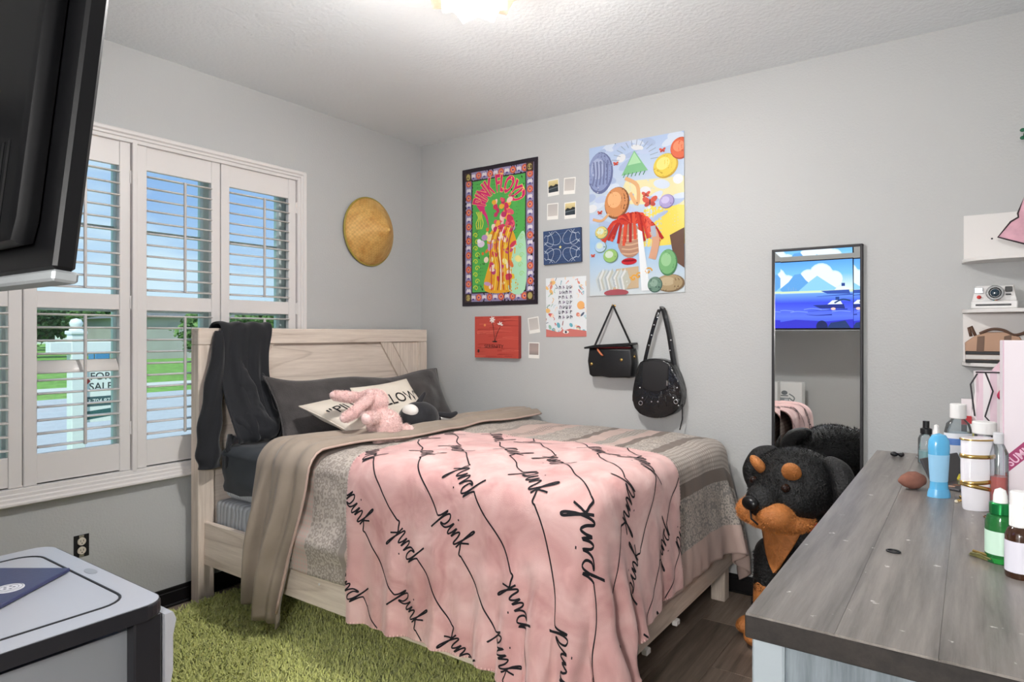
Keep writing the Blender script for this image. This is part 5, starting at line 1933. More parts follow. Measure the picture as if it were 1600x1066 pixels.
# poster two: pale dreamy collage (plain shapes in the poster's colours)
tl, br = onY(922, 232), onY(1070, 460)
PW, PH = br.x - tl.x, 0.898
A = Art(PW, PH)
A.vgrad(0, 0, PW, PH, [(0, (206, 214, 216)), (0.35, (150, 190, 226)), (0.6, (196, 208, 220)), (1, (176, 196, 226))])
A.poly([(PW * 0.55, PH * 0.30), (PW, PH * 0.30), (PW, PH * 0.62), (PW * 0.6, PH * 0.55)], (232, 210, 96))
A.poly([(PW * 0.30, PH * 0.60), (PW, PH * 0.54), (PW, PH * 0.72), (PW * 0.4, PH * 0.74)], (226, 218, 170))
for k in range(60):
    x, y = PW * rr_.random(), PH * (0.45 + 0.55 * rr_.random())
    A.ell(x, y, 0.03 + 0.035 * rr_.random(), 0.012 + 0.016 * rr_.random(), [(206, 216, 230), (186, 200, 226), (222, 224, 226), (170, 186, 216)][rr_.randrange(4)], rr_.random() - 0.5)
def ball(x, y, rx, ry, c, hi, lo, rot=0):
    A.ell(x, y, rx, ry, lo, rot, 26)
    A.ell(x - rx * 0.06, y + ry * 0.06, rx * 0.92, ry * 0.92, c, rot, 26)
    A.ell(x - rx * 0.2, y + ry * 0.22, rx * 0.55, ry * 0.5, hi, rot, 22)
ball(0.075, PH * 0.82, 0.085, 0.125, (140, 152, 190), (168, 178, 208), (104, 112, 150))
for k in range(5):
    A.stroke([(0.02 + 0.025 * k, PH * 0.74), (0.035 + 0.022 * k, PH * 0.81), (0.03 + 0.024 * k, PH * 0.90)], 0.010, (112, 120, 156))
A.poly([(PW * 0.36, PH * 0.78), (PW * 0.64, PH * 0.79), (PW * 0.50, PH * 0.93)], (130, 190, 140))
A.poly([(PW * 0.43, PH * 0.84), (PW * 0.57, PH * 0.845), (PW * 0.50, PH * 0.92)], (170, 216, 170))
for k in range(14):
    a = PI * k / 13
    A.stroke([(PW * 0.5 + 0.10 * math.cos(a), PH * 0.86 + 0.09 * math.sin(a)), (PW * 0.5 + 0.15 * math.cos(a), PH * 0.86 + 0.125 * math.sin(a))], 0.004, (150, 160, 176), False)
for k in range(6):
    A.stroke([(PW * 0.38 + 0.025 * k, PH * 0.765), (PW * 0.40 + 0.025 * k, PH * 0.79)], 0.005, (70, 130, 90), False)
ball(PW * 0.82, PH * 0.80, 0.075, 0.068, (226, 200, 84), (240, 222, 130), (196, 160, 60), 0.4)
ball(PW * 0.97, PH * 0.895, 0.06, 0.062, (216, 104, 70), (232, 140, 104), (170, 70, 50))
ball(PW * 0.31, PH * 0.605, 0.080, 0.095, (206, 140, 90), (230, 176, 126), (128, 84, 56), -0.2)
A.stroke([(PW * 0.45, PH * 0.66), (PW * 0.53, PH * 0.58), (PW * 0.53, PH * 0.70), (PW * 0.40, PH * 0.76)], 0.022, (220, 172, 124))
A.stroke([(PW * 0.22, PH * 0.54), (PW * 0.14, PH * 0.50), (PW * 0.04, PH * 0.515)], 0.016, (218, 170, 124))
ball(PW * 0.83, PH * 0.575, 0.045, 0.04, (172, 160, 206), (200, 190, 224), (130, 120, 170))
for x, y, s_ in ((0.66, 0.585, 0.042), (0.62, 0.635, 0.024), (0.12, 0.555, 0.016), (0.30, 0.865, 0.016), (0.79, 0.90, 0.018), (0.04, 0.27, 0.014)):
    x, y = PW * x, PH * y
    for sg_ in (-1, 1):
        A.ell(x + sg_ * s_ * 0.55, y + s_ * 0.3, s_ * 0.6, s_ * 0.38, (206, 92, 74), sg_ * 0.6, 10)
        A.ell(x + sg_ * s_ * 0.4, y - s_ * 0.3, s_ * 0.42, s_ * 0.3, (186, 76, 66), -sg_ * 0.5, 10)
    A.ell(x, y, s_ * 0.08, s_ * 0.5, (60, 40, 40), 0, 8)
# a tangle of red cords over a tan oval, with a red and white lower middle
A.ell(PW * 0.45, PH * 0.35, 0.080, 0.100, (176, 134, 112))
for k in range(5):
    A.stroke([(PW * 0.36, PH * (0.27 + 0.03 * k)), (PW * 0.45, PH * (0.262 + 0.03 * k)), (PW * 0.54, PH * (0.27 + 0.03 * k))], 0.008, (206, 170, 140))
for k in range(22):
    a = PI * (-0.12 + 1.2 * k / 21)
    x0, y0 = PW * 0.46, PH * 0.44
    l_ = 0.10 + 0.07 * rr_.random()
    A.stroke([(x0 + 0.02 * math.cos(a), y0 + 0.02), (x0 + l_ * 0.7 * math.cos(a), y0 + 0.06 * abs(math.sin(a)) + 0.02), (x0 + l_ * 1.2 * math.cos(a), y0 - 0.06 - 0.05 * rr_.random())], 0.018, [(196, 62, 48), (214, 84, 60), (170, 46, 42)][k % 3])
A.ell(PW * 0.44, PH * 0.215, 0.05, 0.020, (190, 40, 50)); A.ell(PW * 0.44, PH * 0.22, 0.045, 0.006, (130, 20, 34))
A.poly([(PW * 0.30, PH * 0.17), (PW * 0.54, PH * 0.18), (PW * 0.54, PH * 0.04), (PW * 0.26, PH * 0.03)], (196, 172, 140))
for k in range(5):
    swirl(PW * 0.44 + 0.03 * k, PH * 0.09 + 0.012 * k, 0.022, (222, 160, 60), 0.008, 1.2)
A.poly([(PW * 0.53, PH * 0.42), (PW * 0.58, PH * 0.40), (PW * 0.66, PH * 0.02), (PW * 0.57, PH * 0.02)], (228, 232, 234))
A.stroke([(PW * 0.68, PH * 0.22), (PW * 0.72, PH * 0.33), (PW * 0.69, PH * 0.40)], 0.045, (206, 158, 130))
A.stroke([(PW * 0.70, PH * 0.36), (PW * 0.69, PH * 0.43)], 0.03, (170, 176, 190))
for x, y, s_ in ((0.13, 0.325, 0.05), (0.14, 0.42, 0.055), (0.24, 0.26, 0.06)):
    ball(PW * x, PH * y, s_ * 0.8, s_ * 0.7, [(150, 190, 110), (180, 204, 226), (214, 198, 120)][int(x * 100) % 3], (206, 220, 200), (110, 140, 110))
A.poly([(PW * 0.86, PH * 0.36), (PW, PH * 0.40), (PW, PH * 0.15), (PW * 0.90, PH * 0.20)], (104, 78, 66))
ball(PW * 0.86, PH * 0.06, 0.085, 0.05, (166, 146, 112), (186, 168, 136), (120, 100, 76))
ball(PW * 0.84, PH * 0.19, 0.055, 0.075, (116, 170, 116), (150, 196, 146), (74, 122, 84))
ball(PW * 0.71, PH * 0.055, 0.045, 0.045, (110, 140, 124), (140, 166, 150), (70, 96, 88))
for k in range(16):
    A.poly([(PW * (0.10 + 0.02 * k), PH * (0.02 + 0.03 * rr_.random())), (PW * (0.16 + 0.02 * k), PH * (0.06 + 0.03 * rr_.random())), (PW * (0.12 + 0.02 * k), PH * (0.16 + 0.02 * rr_.random())), (PW * (0.07 + 0.02 * k), PH * (0.10 + 0.02 * rr_.random()))], [(196, 204, 204), (172, 182, 186), (214, 216, 214), (186, 188, 176)][k % 4])
A.ell(PW * 0.30, PH * 0.015, 0.08, 0.02, (166, 84, 92))
poster('collage_poster', 'pale blue and yellow collage poster of round shapes and red cords', (tl.x, tl.z), PW, PH, A, 0.2, 2, 0.005, (214, 214, 210), roll=R(-0.3))

# small prints on the wall
def card(name, label, cat_, TL, w_, h_, th_, art_fn, side=(238, 236, 232), roll=0.0, group=None, gloss=0.35):
    c = (TL[0] + w_ / 2, TL[1] - h_ / 2)
    t = thing(name, label, cat_, (c[0], 0, c[1]), group=group)
    Rm = Matrix.Translation((c[0], 0, c[1])) @ Matrix.Rotation(roll, 4, 'Y') @ Matrix.Translation((-c[0], 0, -c[1]))
    M = Rm @ wall_frame(TL[0], TL[1] - h_, 0.0)
    B().box((0, 0, 0.0006), (w_, h_, th_), min(0.0015, th_ * 0.2), M=M).build('backing', mat('card %s' % str(side), side, 0.5), t)
    A_ = Art(w_, h_)
    art_fn(A_, w_, h_)
    A_.build('print', attr_mat('card print %.2f' % gloss, gloss, 0.4), t, M @ Matrix.Translation((0, 0, th_)))
    return t
def pola(kind):
    def f(A_, w_, h_):
        A_.rect(0.0, 0.0, w_, h_, (240, 238, 232))
        x0, x1, y0, y1 = w_ * 0.07, w_ * 0.93, h_ * 0.22, h_ * 0.94
        if kind == 'blank':
            A_.vgrad(x0, y0, x1, y1, [(0, (204, 198, 192)), (1, (190, 186, 182))])
        elif kind == 'brown':
            A_.vgrad(x0, y0, x1, y1, [(0, (150, 142, 138)), (0.4, (176, 158, 152)), (1, (166, 152, 146))])
        else:
            A_.vgrad(x0, y0, x1, y1, [(0, (46, 56, 66)), (0.45, (58, 66, 70)), (0.5, (196, 176, 120)), (1, (228, 212, 160))])
            A_.poly([(x0, y0 + (y1 - y0) * 0.46), (x0 + w_ * 0.2, y0 + (y1 - y0) * 0.62), (x0 + w_ * 0.45, y0 + (y1 - y0) * 0.52), (x1 - w_ * 0.2, y0 + (y1 - y0) * 0.66), (x1, y0 + (y1 - y0) * 0.58), (x1, y0 + (y1 - y0) * 0.42), (x0, y0 + (y1 - y0) * 0.40)], (42, 44, 44))
            A_.stroke([(x0, y0 + 0.02), (x1, y0 + 0.03)], 0.004, (120, 130, 136), False)
    return f
for (px, py), kd, rl, lab in (((856, 282), 'view', -2, 'instant photo of a dusk road, its view above a blank instant photo'), ((881, 279), 'blank', 3, 'blank grey instant photo above the dark treeline photo'), ((855, 319), 'blank', 1, 'blank grey instant photo above the blue canvas'), ((882, 317), 'view', 0, 'instant photo of a dark treeline at dusk above the blue canvas corner'),
                              ((826, 496), 'blank', -8, 'tilted blank instant photo beside the red canvas'), ((826, 535), 'brown', 1, 'brownish instant photo low beside the red canvas')):
    p = onY(px, py)
    card('instant_photo', lab, 'photo', (p.x, p.z), 0.083, 0.103, 0.0016, pola(kd), roll=R(rl))
def blue_art(A_, w_, h_):
    A_.rect(0, 0, w_, h_, (52, 74, 112))
    g = random.Random(4)
    for k in range(30):
        y = h_ * g.random()
        A_.stroke([(w_ * g.random() * 0.6, y), (w_ * (0.4 + 0.6 * g.random()), y + 0.01)], 0.006, [(46, 66, 104), (60, 84, 124)][k % 2], False)
    for cx_, cy_, sx_, sy_ in ((0, h_, 1, -1), (w_, h_, -1, -1), (0, 0, 1, 1), (w_, 0, -1, 1)):
        for k in range(4):
            r0 = 0.035 + 0.022 * k
            pts = []
            for i_ in range(9):
                a = PI / 2 * i_ / 8
                rr0 = r0 * (1 + 0.35 * math.sin(a * 4 + k * 1.9))
                pts.append((cx_ + sx_ * (0.008 + rr0 * math.cos(a)), cy_ + sy_ * (0.008 + rr0 * math.sin(a))))
            A_.stroke(pts, 0.0022, (212, 220, 232))
    pts = []
    for i_ in range(10):
        a = PI / 2 + i_ * PI / 5
        r0 = 0.012 if i_ % 2 == 0 else 0.005
        pts.append((w_ * 0.46 + r0 * math.cos(a), h_ * 0.48 + r0 * math.sin(a)))
    A_.poly(pts, (226, 214, 140))
p0, p1 = onY(851.5, 362), onY(910, 409)
card('blue_canvas', 'small navy canvas with white scribbled corners and one star', 'canvas', (p0.x, p0.z), p1.x - p0.x, 0.212, 0.018, blue_art, (36, 48, 80), R(-1.0), gloss=0.5)
def doodle(A_, w_, h_):
    A_.rect(0, 0, w_, h_, (226, 230, 232))
    g = random.Random(8)
    cs = [(110, 176, 190), (224, 140, 120), (236, 190, 120), (90, 100, 120), (190, 214, 222), (204, 90, 90), (150, 190, 170), (244, 214, 190)]
    for k in range(70):
        side = g.randrange(4)
        f = g.random()
        d = 0.075 * g.random()
        x, y = [(d, h_ * f), (w_ - d, h_ * f), (w_ * f, d), (w_ * f, h_ - d)][side]
        c = cs[g.randrange(8)]
        if k % 3 == 0:
            A_.ell(x, y, 0.008 + 0.014 * g.random(), 0.006 + 0.01 * g.random(), c, g.random() * 3, 12)
        else:
            A_.stroke([(x, y), (x + 0.03 * (g.random() - 0.5), y + 0.03 * g.random()), (x + 0.04 * (g.random() - 0.5), y + 0.05 * (g.random() - 0.3))], 0.004, c)
    A_.poly([(0, 0), (w_, 0), (w_, 0.035), (w_ * 0.6, 0.05), (w_ * 0.3, 0.03), (0, 0.05)], (206, 120, 112))
    A_.ell(w_ * 0.5, 0.03, 0.022, 0.010, (236, 232, 226)); A_.ell(w_ * 0.5, 0.03, 0.008, 0.008, (70, 70, 84))
    A_.ell(w_ * 0.87, h_ * 0.52, 0.026, 0.026, (236, 176, 110))
    for k in range(7):                      # rows of hand-drawn capitals, too small to read
        y = h_ * 0.80 - k * 0.031
        for j in range(4):
            x = w_ * 0.34 + j * 0.026 + 0.004 * math.sin(k * 2 + j)
            c = [(70, 66, 84), (120, 96, 130), (84, 84, 96)][(k + j) % 3]
            A_.stroke([(x, y + 0.002 * g.random()), (x + 0.002, y + 0.022)], 0.0045, c, False)
            A_.stroke([(x + 0.012, y + 0.022 * g.random()), (x + 0.013, y + 0.018)], 0.0045, c, False)
            A_.stroke([(x, y + 0.022 * g.random()), (x + 0.007, y + 0.022 * g.random()), (x + 0.013, y + 0.022 * g.random())], 0.004, c)
p0, p1 = onY(853.5, 435), onY(916.5, 527)
card('doodle_print', 'white art print crowded with colourful doodles and tiny capitals', 'print', (p0.x, p0.z), p1.x - p0.x, 0.372, 0.002, doodle, roll=R(-0.6))
def red_art(A_, w_, h_):
    A_.rect(0, 0, w_, h_, (196, 78, 66))
    g = random.Random(2)
    for k in range(46):
        y = h_ * g.random()
        x = w_ * g.random() * 0.7
        A_.stroke([(x, y), (x + 0.06, y + 0.006 * g.random()), (x + 0.14 * g.random() + 0.05, y)], 0.003 + 0.004 * g.random(), [(176, 58, 50), (216, 104, 88), (160, 50, 46)][k % 3], taper=True)
    bx0, by0 = w_ * 0.47, h_ * 0.40
    for dx_, top in ((-0.02, 0.26), (0.045, 0.19)):
        A_.stroke([(bx0, by0), (bx0 + dx_ * 0.4, by0 + top * 0.25), (bx0 + dx_, by0 + top * 0.5)], 0.004, (40, 30, 30))
        cx_, cy_ = bx0 + dx_, by0 + top * 0.5
        for k in range(7 if dx_ < 0 else 4):
            a = 2 * PI * k / 7
            A_.ell(cx_ + 0.013 * math.cos(a), cy_ + 0.013 + 0.013 * math.sin(a), 0.011, 0.005, (240, 230, 224), a, 10)
    A_.ell(bx0, by0 - 0.002, 0.022, 0.005, (44, 32, 32))
    A_.ell(w_ * 0.24, h_ * 0.79, 0.009, 0.009, (232, 150, 90))
    A_.text('SERENITY', w_ * 0.45, h_ * 0.27, 0.034, (50, 30, 32), sx=1.1)
    A_.ell(w_ * 0.09, h_ * 0.16, 0.009, 0.012, (60, 34, 36))
p0, p1 = onY(744, 495, -0.02), onY(812, 562, -0.02)
card('red_canvas', 'red painted canvas with white flowers beside the tilted instant photo', 'canvas', (p0.x, p0.z), p1.x - p0.x, 0.277, 0.034, red_art, (150, 52, 48), 0, gloss=0.4)
# ------------------------------------------------------------------ handbags on the wall
M_leather = mat('black leather', (22, 22, 24), 0.42, spec=0.5, bump=(130, 0.25, 0.003))
M_patent = mat('black patent leather', (18, 18, 20), 0.16, spec=0.7, bump=(16, 0.6, 0.02))
M_gold = mat('gold metal', (212, 178, 110), 0.22, 1.0)
M_silver = mat('silver metal', (206, 206, 208), 0.18, 1.0)
def pY(px, py, d=-0.06):
    return onY(px, py, d)
bag = thing('shoulder_bag', 'boxy black leather shoulder bag with its flap open hung from a hook', 'bag', (pY(957, 560).x, 0, pY(957, 590).z))
hk = pY(959, 478, -0.012)
l0, r0 = pY(922, 588), pY(993, 545)
bw, bh = r0.x - l0.x, r0.z - l0.z
Mb = wall_frame(l0.x, l0.z, -0.012)
out = [(0.012, 0.012), (0.03, 0.0), (bw * 0.5, 0.012), (bw - 0.03, 0.0), (bw - 0.010, 0.012), (bw - 0.004, bh * 0.55), (bw - 0.014, bh), (0.010, bh), (0.0, bh * 0.55)]
bb = B().prism(out, Mb, 0.085, 0.012).build('body', M_leather, bag, smooth=True, sharp=50)
B().prism([(-0.008, bh - 0.004), (bw * 0.2, bh + 0.004), (bw * 0.85, bh + 0.016), (bw - 0.006, bh + 0.024), (bw - 0.010, bh + 0.034), (bw * 0.2, bh + 0.020), (-0.010, bh + 0.006)], Mb, 0.105).build('flap', M_leather, bag)
B().box((0.03, bh - 0.002, 0.012), (bw - 0.03, bh + 0.010, 0.075), 0.006, M=Mb).build('lining', mat('wine red lining', (120, 44, 48), 0.8), bag)
for fx, fz in ((0.10, 0.45), (0.76, 0.62)):
    B().lathe([(0, 0.006), (0.008, 0.005), (0.010, 0)], 14, Mb @ Matrix.Translation((bw * fx, bh * fz, 0.085))).build('snap', M_gold, bb, smooth=True)
B().tube([Mb @ Vector(p) for p in ((bw * 0.24, bh * 0.98, 0.088), (bw * 0.30, bh * 0.86, 0.093), (bw * 0.37, bh * 0.74, 0.093), (bw * 0.34, bh * 0.78, 0.094), (bw * 0.25, bh * 0.94, 0.09))], 0.005, 8).build('pull_tab', mat('orange leather', (216, 128, 90), 0.6), bag, smooth=True)
for e in ((0.012, bh * 0.9, 0.04), (bw - 0.012, bh * 0.9, 0.04)):
    B().tube([Mb @ Vector(e), hk + Vector((0.0, -0.012, 0.004))], [(0.0022, 0.007)] * 2, 6).build('strap', M_leather, bag)
    B().lathe([(0.010, -0.002), (0.012, 0), (0.010, 0.002)], 12, Mb @ Matrix.Translation((e[0] + (0.006 if e[0] > 0.1 else -0.006), bh * 0.72, 0.045)) @ Matrix.Rotation(PI / 2, 4, 'Y')).build('ring', M_gold, bag, smooth=True)
nb_ = thing('wall_hook', 'small brass hook holding the boxy black bag', 'hook', (hk.x, 0, hk.z))
B().tube([(hk.x, 0, hk.z), (hk.x, -0.02, hk.z - 0.004), (hk.x, -0.028, hk.z), (hk.x, -0.03, hk.z + 0.010)], 0.0025, 8).build('shaft', M_gold, nb_, smooth=True)
B().lathe([(0, 0.003), (0.007, 0.002), (0.008, 0)], 12, Matrix.Translation((hk.x, 0, hk.z)) @ Matrix.Rotation(PI / 2, 4, 'X')).build('plate', M_gold, nb_, smooth=True)

b2 = thing('hobo_bag', 'rounded black patent hobo bag with silver studs and a wide strap', 'bag', (pY(1030, 610).x, 0, pY(1030, 653).z))
def q2(px, py):
    p = pY(px, py, -0.05)
    return (p.x, p.z)
ol = [(1004, 566), (997, 592), (993, 618), (996, 637), (1010, 648), (1030, 652), (1052, 648), (1064, 637), (1069, 618), (1064, 594), (1052, 568), (1028, 560)]
ol = [q2(*p) for p in ol][::1]
ol = [(p.x, p.y) for p in catmull([(a, b_, 0) for a, b_ in ol], 3, True)]
ar = sum(a[0] * b_[1] - b_[0] * a[1] for a, b_ in zip(ol, ol[1:] + ol[:1]))
if ar < 0: ol = ol[::-1]
Mf = Matrix(((1, 0, 0, 0), (0, 0, -1, -0.008), (0, 1, 0, 0), (0, 0, 0, 1)))
hb2 = B().prism(ol, Mf, 0.085, 0.010).build('body', M_patent, b2, smooth=True, sharp=60)
fl = [q2(*p) for p in ((1010, 566), (1008, 604), (1016, 610), (1034, 612), (1048, 606), (1050, 570), (1040, 564), (1024, 563))]
ar = sum(a[0] * b_[1] - b_[0] * a[1] for a, b_ in zip(fl, fl[1:] + fl[:1]))
if ar < 0: fl = fl[::-1]
B().prism(fl, Matrix(((1, 0, 0, 0), (0, 0, -1, -0.08), (0, 1, 0, 0), (0, 0, 0, 1))), 0.02, 0.006).build('flap', mat('black nylon', (30, 29, 31), 0.7), b2, smooth=True, sharp=50)
tp = pY(1034, 484, -0.02)
def P3(px, py, d=-0.05):
    return pY(px, py, d)
B().tube(catmull([P3(1006, 572), P3(1012, 545), P3(1020, 515), P3(1027, 492), tp + Vector((-0.012, -0.005, 0.0))], 4), [(0.003, 0.012)] * 17, 6).build('strap', M_patent, b2)
B().tube(catmull([P3(1053, 570), P3(1049, 545), P3(1045, 520), P3(1040, 498), tp + Vector((0.012, -0.008, 0.0)), tp + Vector((-0.008, -0.010, 0.004))], 4), [(0.004, 0.016)] * 21, 6).build('strap', M_leather, b2)
for px, py in ((1014, 540), (1018, 524), (1022, 508), (1047, 548), (1048, 532), (1000, 606), (1004, 622), (1018, 628), (1028, 628), (1052, 622), (1060, 634), (1058, 606)):
    p = P3(px, py, -0.096 if py > 600 else -0.058)
    B().ell(p, (0.0055, 0.004, 0.0055), seg=10, rings=6).build('stud', M_silver, b2, smooth=True)
for px, py in ((1001, 630), (1056, 628)):
    p = P3(px, py, -0.096)
    B().tube([p + Vector((0.011 * math.cos(a), 0, 0.011 * math.sin(a))) for a in [2 * PI * k / 16 for k in range(16)]], 0.0025, 6, closed=True).build('eyelet', M_silver, b2, smooth=True)
for k in range(5):
    B().tube([P3(1003 + k * 13, 640 - abs(k - 2) * 3, -0.090), P3(1012 + k * 9, 618, -0.098)], [(0.003, 0.004), (0.002, 0.003)], 6).build('pleat', M_patent, b2, smooth=True)
B().tube([P3(1060, 600), P3(1066, 630), P3(1066, 655), P3(1062, 672)], 0.003, 6).build('tassel', M_leather, b2, smooth=True)
B().box((-0.004, -0.014, 0), (0.004, 0.014, 0.006), 0.001, M=wall_frame(P3(1048, 598).x, P3(1048, 598).z, -0.1)).build('zip_pull', M_silver, b2)
hk2 = thing('wall_hook', 'small dark hook holding the studded hobo bag', 'hook', (tp.x, 0, tp.z))
B().tube([(tp.x, 0, tp.z), (tp.x, -0.03, tp.z - 0.003), (tp.x, -0.04, tp.z + 0.010)], 0.003, 8).build('shaft', mat('dark hook metal', (50, 48, 46), 0.4, 0.8), hk2, smooth=True)
B().lathe([(0, 0.003), (0.007, 0.002), (0.008, 0)], 12, Matrix.Translation((tp.x, 0, tp.z)) @ Matrix.Rotation(PI / 2, 4, 'X')).build('plate', MATS['dark hook metal'], hk2, smooth=True)

# ------------------------------------------------------------------ mirror
m0, m1 = onY(1205.5, 391, -0.03), onY(1348, 378, -0.03)
mx0, mx1, mz1, mz0 = m0.x, m1.x, m0.z + 0.002, 0.22
mw_, mh_ = mx1 - mx0, mz1 - mz0
mir = thing('wall_mirror', 'tall narrow mirror in a thin black frame behind the big plush dog', 'mirror', ((mx0 + mx1) / 2, 0, mz0))
Mm = wall_frame(mx0, mz0, -0.008) @ Matrix.Rotation(R(-0.35), 4, 'X')
M_mf = mat('black mirror frame', (46, 44, 46), 0.45)
M_mg = mat('mirror silver', (238, 240, 240), 0.0, 1.0)
q = B()
fw = 0.012
for a, b_ in (((0, 0, 0), (fw, mh_, 0.028)), ((mw_ - fw, 0, 0), (mw_, mh_, 0.028)), ((0, 0, 0), (mw_, fw, 0.028)), ((0, mh_ - fw, 0), (mw_, mh_, 0.028))):
    q.box(a, b_, 0.002, M=Mm)
q.build('frame', M_mf, mir)
bv = 0.028
z_in, z_out = 0.0160, 0.0169
def quad(pts):
    q_ = B()
    q_.bm.faces.new([q_.bm.verts.new(Mm @ Vector(p)) for p in pts])
    return q_
i0, i1, j0, j1 = fw, mw_ - fw, fw, mh_ - fw
q = B()
def addq(pts): q.bm.faces.new([q.bm.verts.new(Mm @ Vector(p)) for p in pts])
addq([(i0 + bv, j0 + bv, z_in), (i1 - bv, j0 + bv, z_in), (i1 - bv, j1 - bv, z_in), (i0 + bv, j1 - bv, z_in)])
gl = q.build('glass', M_mg, mir)
for pts in ([(i0, j0, z_out), (i1, j0, z_out), (i1 - bv, j0 + bv, z_in), (i0 + bv, j0 + bv, z_in)], [(i0, j1, z_out), (i0 + bv, j1 - bv, z_in), (i1 - bv, j1 - bv, z_in), (i1, j1, z_out)],
            [(i0, j0, z_out), (i0 + bv, j0 + bv, z_in), (i0 + bv, j1 - bv, z_in), (i0, j1, z_out)], [(i1, j0, z_out), (i1, j1, z_out), (i1 - bv, j1 - bv, z_in), (i1 - bv, j0 + bv, z_in)]):
    quad(pts).build('bevel', M_mg, gl)
B().box((0, 0, -0.006), (mw_, mh_, 0.010), M=Mm).build('backing', mat('grey board', (120, 118, 116), 0.8), mir)

# ------------------------------------------------------------------ television
tvx1, tvy, tvz0, tvw, tvh = 2.425, -3.192, 1.446, 1.12, 0.655
tv = thing('television', 'wall mounted flat television showing blue sea artwork', 'television', (tvx1 - tvw / 2, RY, tvz0))
Mt = Matrix.Translation((tvx1, tvy, tvz0)) @ Matrix.Rotation(R(-6.3), 4, 'X')      # local: x to the left is -, y out to the room, z up
M_tv = mat('black tv plastic', (8, 8, 10), 0.4, spec=0.3)
B().box((-tvw, -0.012, 0), (0, 0.012, tvh), 0.004, M=Mt).build('casing', M_tv, tv)
bk = B()
pr = [(-tvw + 0.06, 0.03), (-0.06, 0.03), (-0.05, 0.06), (-0.05, tvh * 0.62), (-0.16, tvh * 0.70), (-tvw + 0.16, tvh * 0.70), (-tvw + 0.05, tvh * 0.62), (-tvw + 0.05, 0.06)]
Mb_ = Mt @ Matrix(((1, 0, 0, 0), (0, 0, -1, -0.011), (0, 1, 0, 0), (0, 0, 0, 1)))
bk.prism(pr, Mb_, 0.030, 0.012)
bk_o = bk.build('back_cover', M_tv, tv, smooth=True, sharp=40)
for k in range(46):
    B().box((-0.10 - k * 0.02, -0.0422, 0.05), (-0.092 - k * 0.02, -0.041, 0.16), M=Mt).build('vent_rib', M_tv, bk_o)
B().box((-tvw, -0.012, -0.014), (0.0, 0.016, 0.0), 0.003, M=Mt).build('lower_bezel', mat('silver bezel', (150, 154, 156), 0.45, 0.3), tv)
A = Art(tvw - 0.02, tvh - 0.025, 4e-5)
sw_, sh_ = A.w, A.h
A.vgrad(0, 0, sw_, sh_, [(0, (46, 66, 220)), (0.18, (92, 118, 244)), (0.38, (64, 80, 226)), (0.52, (110, 160, 240)), (0.535, (214, 236, 210)), (0.56, (226, 240, 232)), (0.8, (120, 190, 246)), (1, (90, 160, 240))])
def cl(x, y, s_):
    for dx_, dy_, r0 in ((0, 0, 0.11), (-0.12, -0.05, 0.08), (0.12, -0.03, 0.085), (-0.02, -0.06, 0.13), (0.22, -0.07, 0.06)):
        A.ell(x + dx_ * s_, y + dy_ * s_, r0 * s_ * 1.04, r0 * s_ * 1.04, (196, 224, 250))
    for dx_, dy_, r0 in ((0, 0, 0.11), (-0.12, -0.05, 0.08), (0.12, -0.03, 0.085), (-0.02, -0.06, 0.13), (0.22, -0.07, 0.06)):
        A.ell(x + dx_ * s_, y + dy_ * s_ - 0.008, r0 * s_, r0 * s_, (224, 238, 252))
# screen art, laid out as the room sees it (u runs right to left as seen from behind)
def S(f): return sw_ * f
cl(S(0.62), sh_ * 0.76, 1.0); cl(S(0.24), sh_ * 0.80, 0.9)
A.vgrad(0, 0, sw_, sh_ * 0.56, [(0, (46, 66, 220)), (0.32, (92, 118, 244)), (0.68, (64, 80, 226)), (0.93, (110, 160, 240)), (0.955, (214, 236, 210)), (1.0, (226, 240, 232))])
A.poly([(S(0.26), sh_ * 0.56), (S(0.30), sh_ * 0.62), (S(0.36), sh_ * 0.72), (S(0.40), sh_ * 0.82), (S(0.45), sh_ * 0.81), (S(0.50), sh_ * 0.70), (S(0.60), sh_ * 0.56)], (96, 160, 222))
A.poly([(S(0.10), sh_ * 0.56), (S(0.18), sh_ * 0.66), (S(0.27), sh_ * 0.78), (S(0.33), sh_ * 0.70), (S(0.42), sh_ * 0.56)], (140, 200, 236))
A.poly([(S(0.55), sh_ * 0.56), (S(0.60), sh_ * 0.62), (S(0.66), sh_ * 0.56)], (150, 196, 232))
A.rect(0, sh_ * 0.535, sw_, sh_ * 0.56, (206, 226, 190))
for k in range(9):
    A.stroke([(S(0.02 + 0.11 * k), sh_ * (0.24 + 0.02 * (k % 3))), (S(0.10 + 0.11 * k), sh_ * (0.255 + 0.02 * (k % 3))), (S(0.16 + 0.11 * k), sh_ * (0.24 + 0.02 * (k % 3)))], 0.006, (128, 156, 250))
A.poly([(0, 0), (sw_, 0), (sw_, sh_ * 0.09), (S(0.7), sh_ * 0.06), (S(0.45), sh_ * 0.13), (S(0.2), sh_ * 0.10), (0, sh_ * 0.13)], (54, 56, 200))
def boat(x, y, s_, c):
    A.poly([(x, y), (x + 0.20 * s_, y + 0.005), (x + 0.26 * s_, y + 0.035 * s_), (x + 0.01 * s_, y + 0.04 * s_)], c)
    A.poly([(x + 0.02 * s_, y + 0.04 * s_), (x + 0.14 * s_, y + 0.04 * s_), (x + 0.10 * s_, y + 0.075 * s_), (x + 0.04 * s_, y + 0.075 * s_)], (222, 232, 246))
    A.rect(x + 0.045 * s_, y + 0.075 * s_, x + 0.075 * s_, y + 0.105 * s_, (40, 70, 140))
    A.stroke([(x - 0.02, y - 0.005), (x + 0.16 * s_, y - 0.012), (x + 0.30 * s_, y - 0.02)], 0.010, (40, 60, 160), taper=True)
boat(S(0.02), sh_ * 0.50, 0.95, (56, 84, 170))
boat(S(0.06), sh_ * 0.285, 1.05, (42, 56, 130))
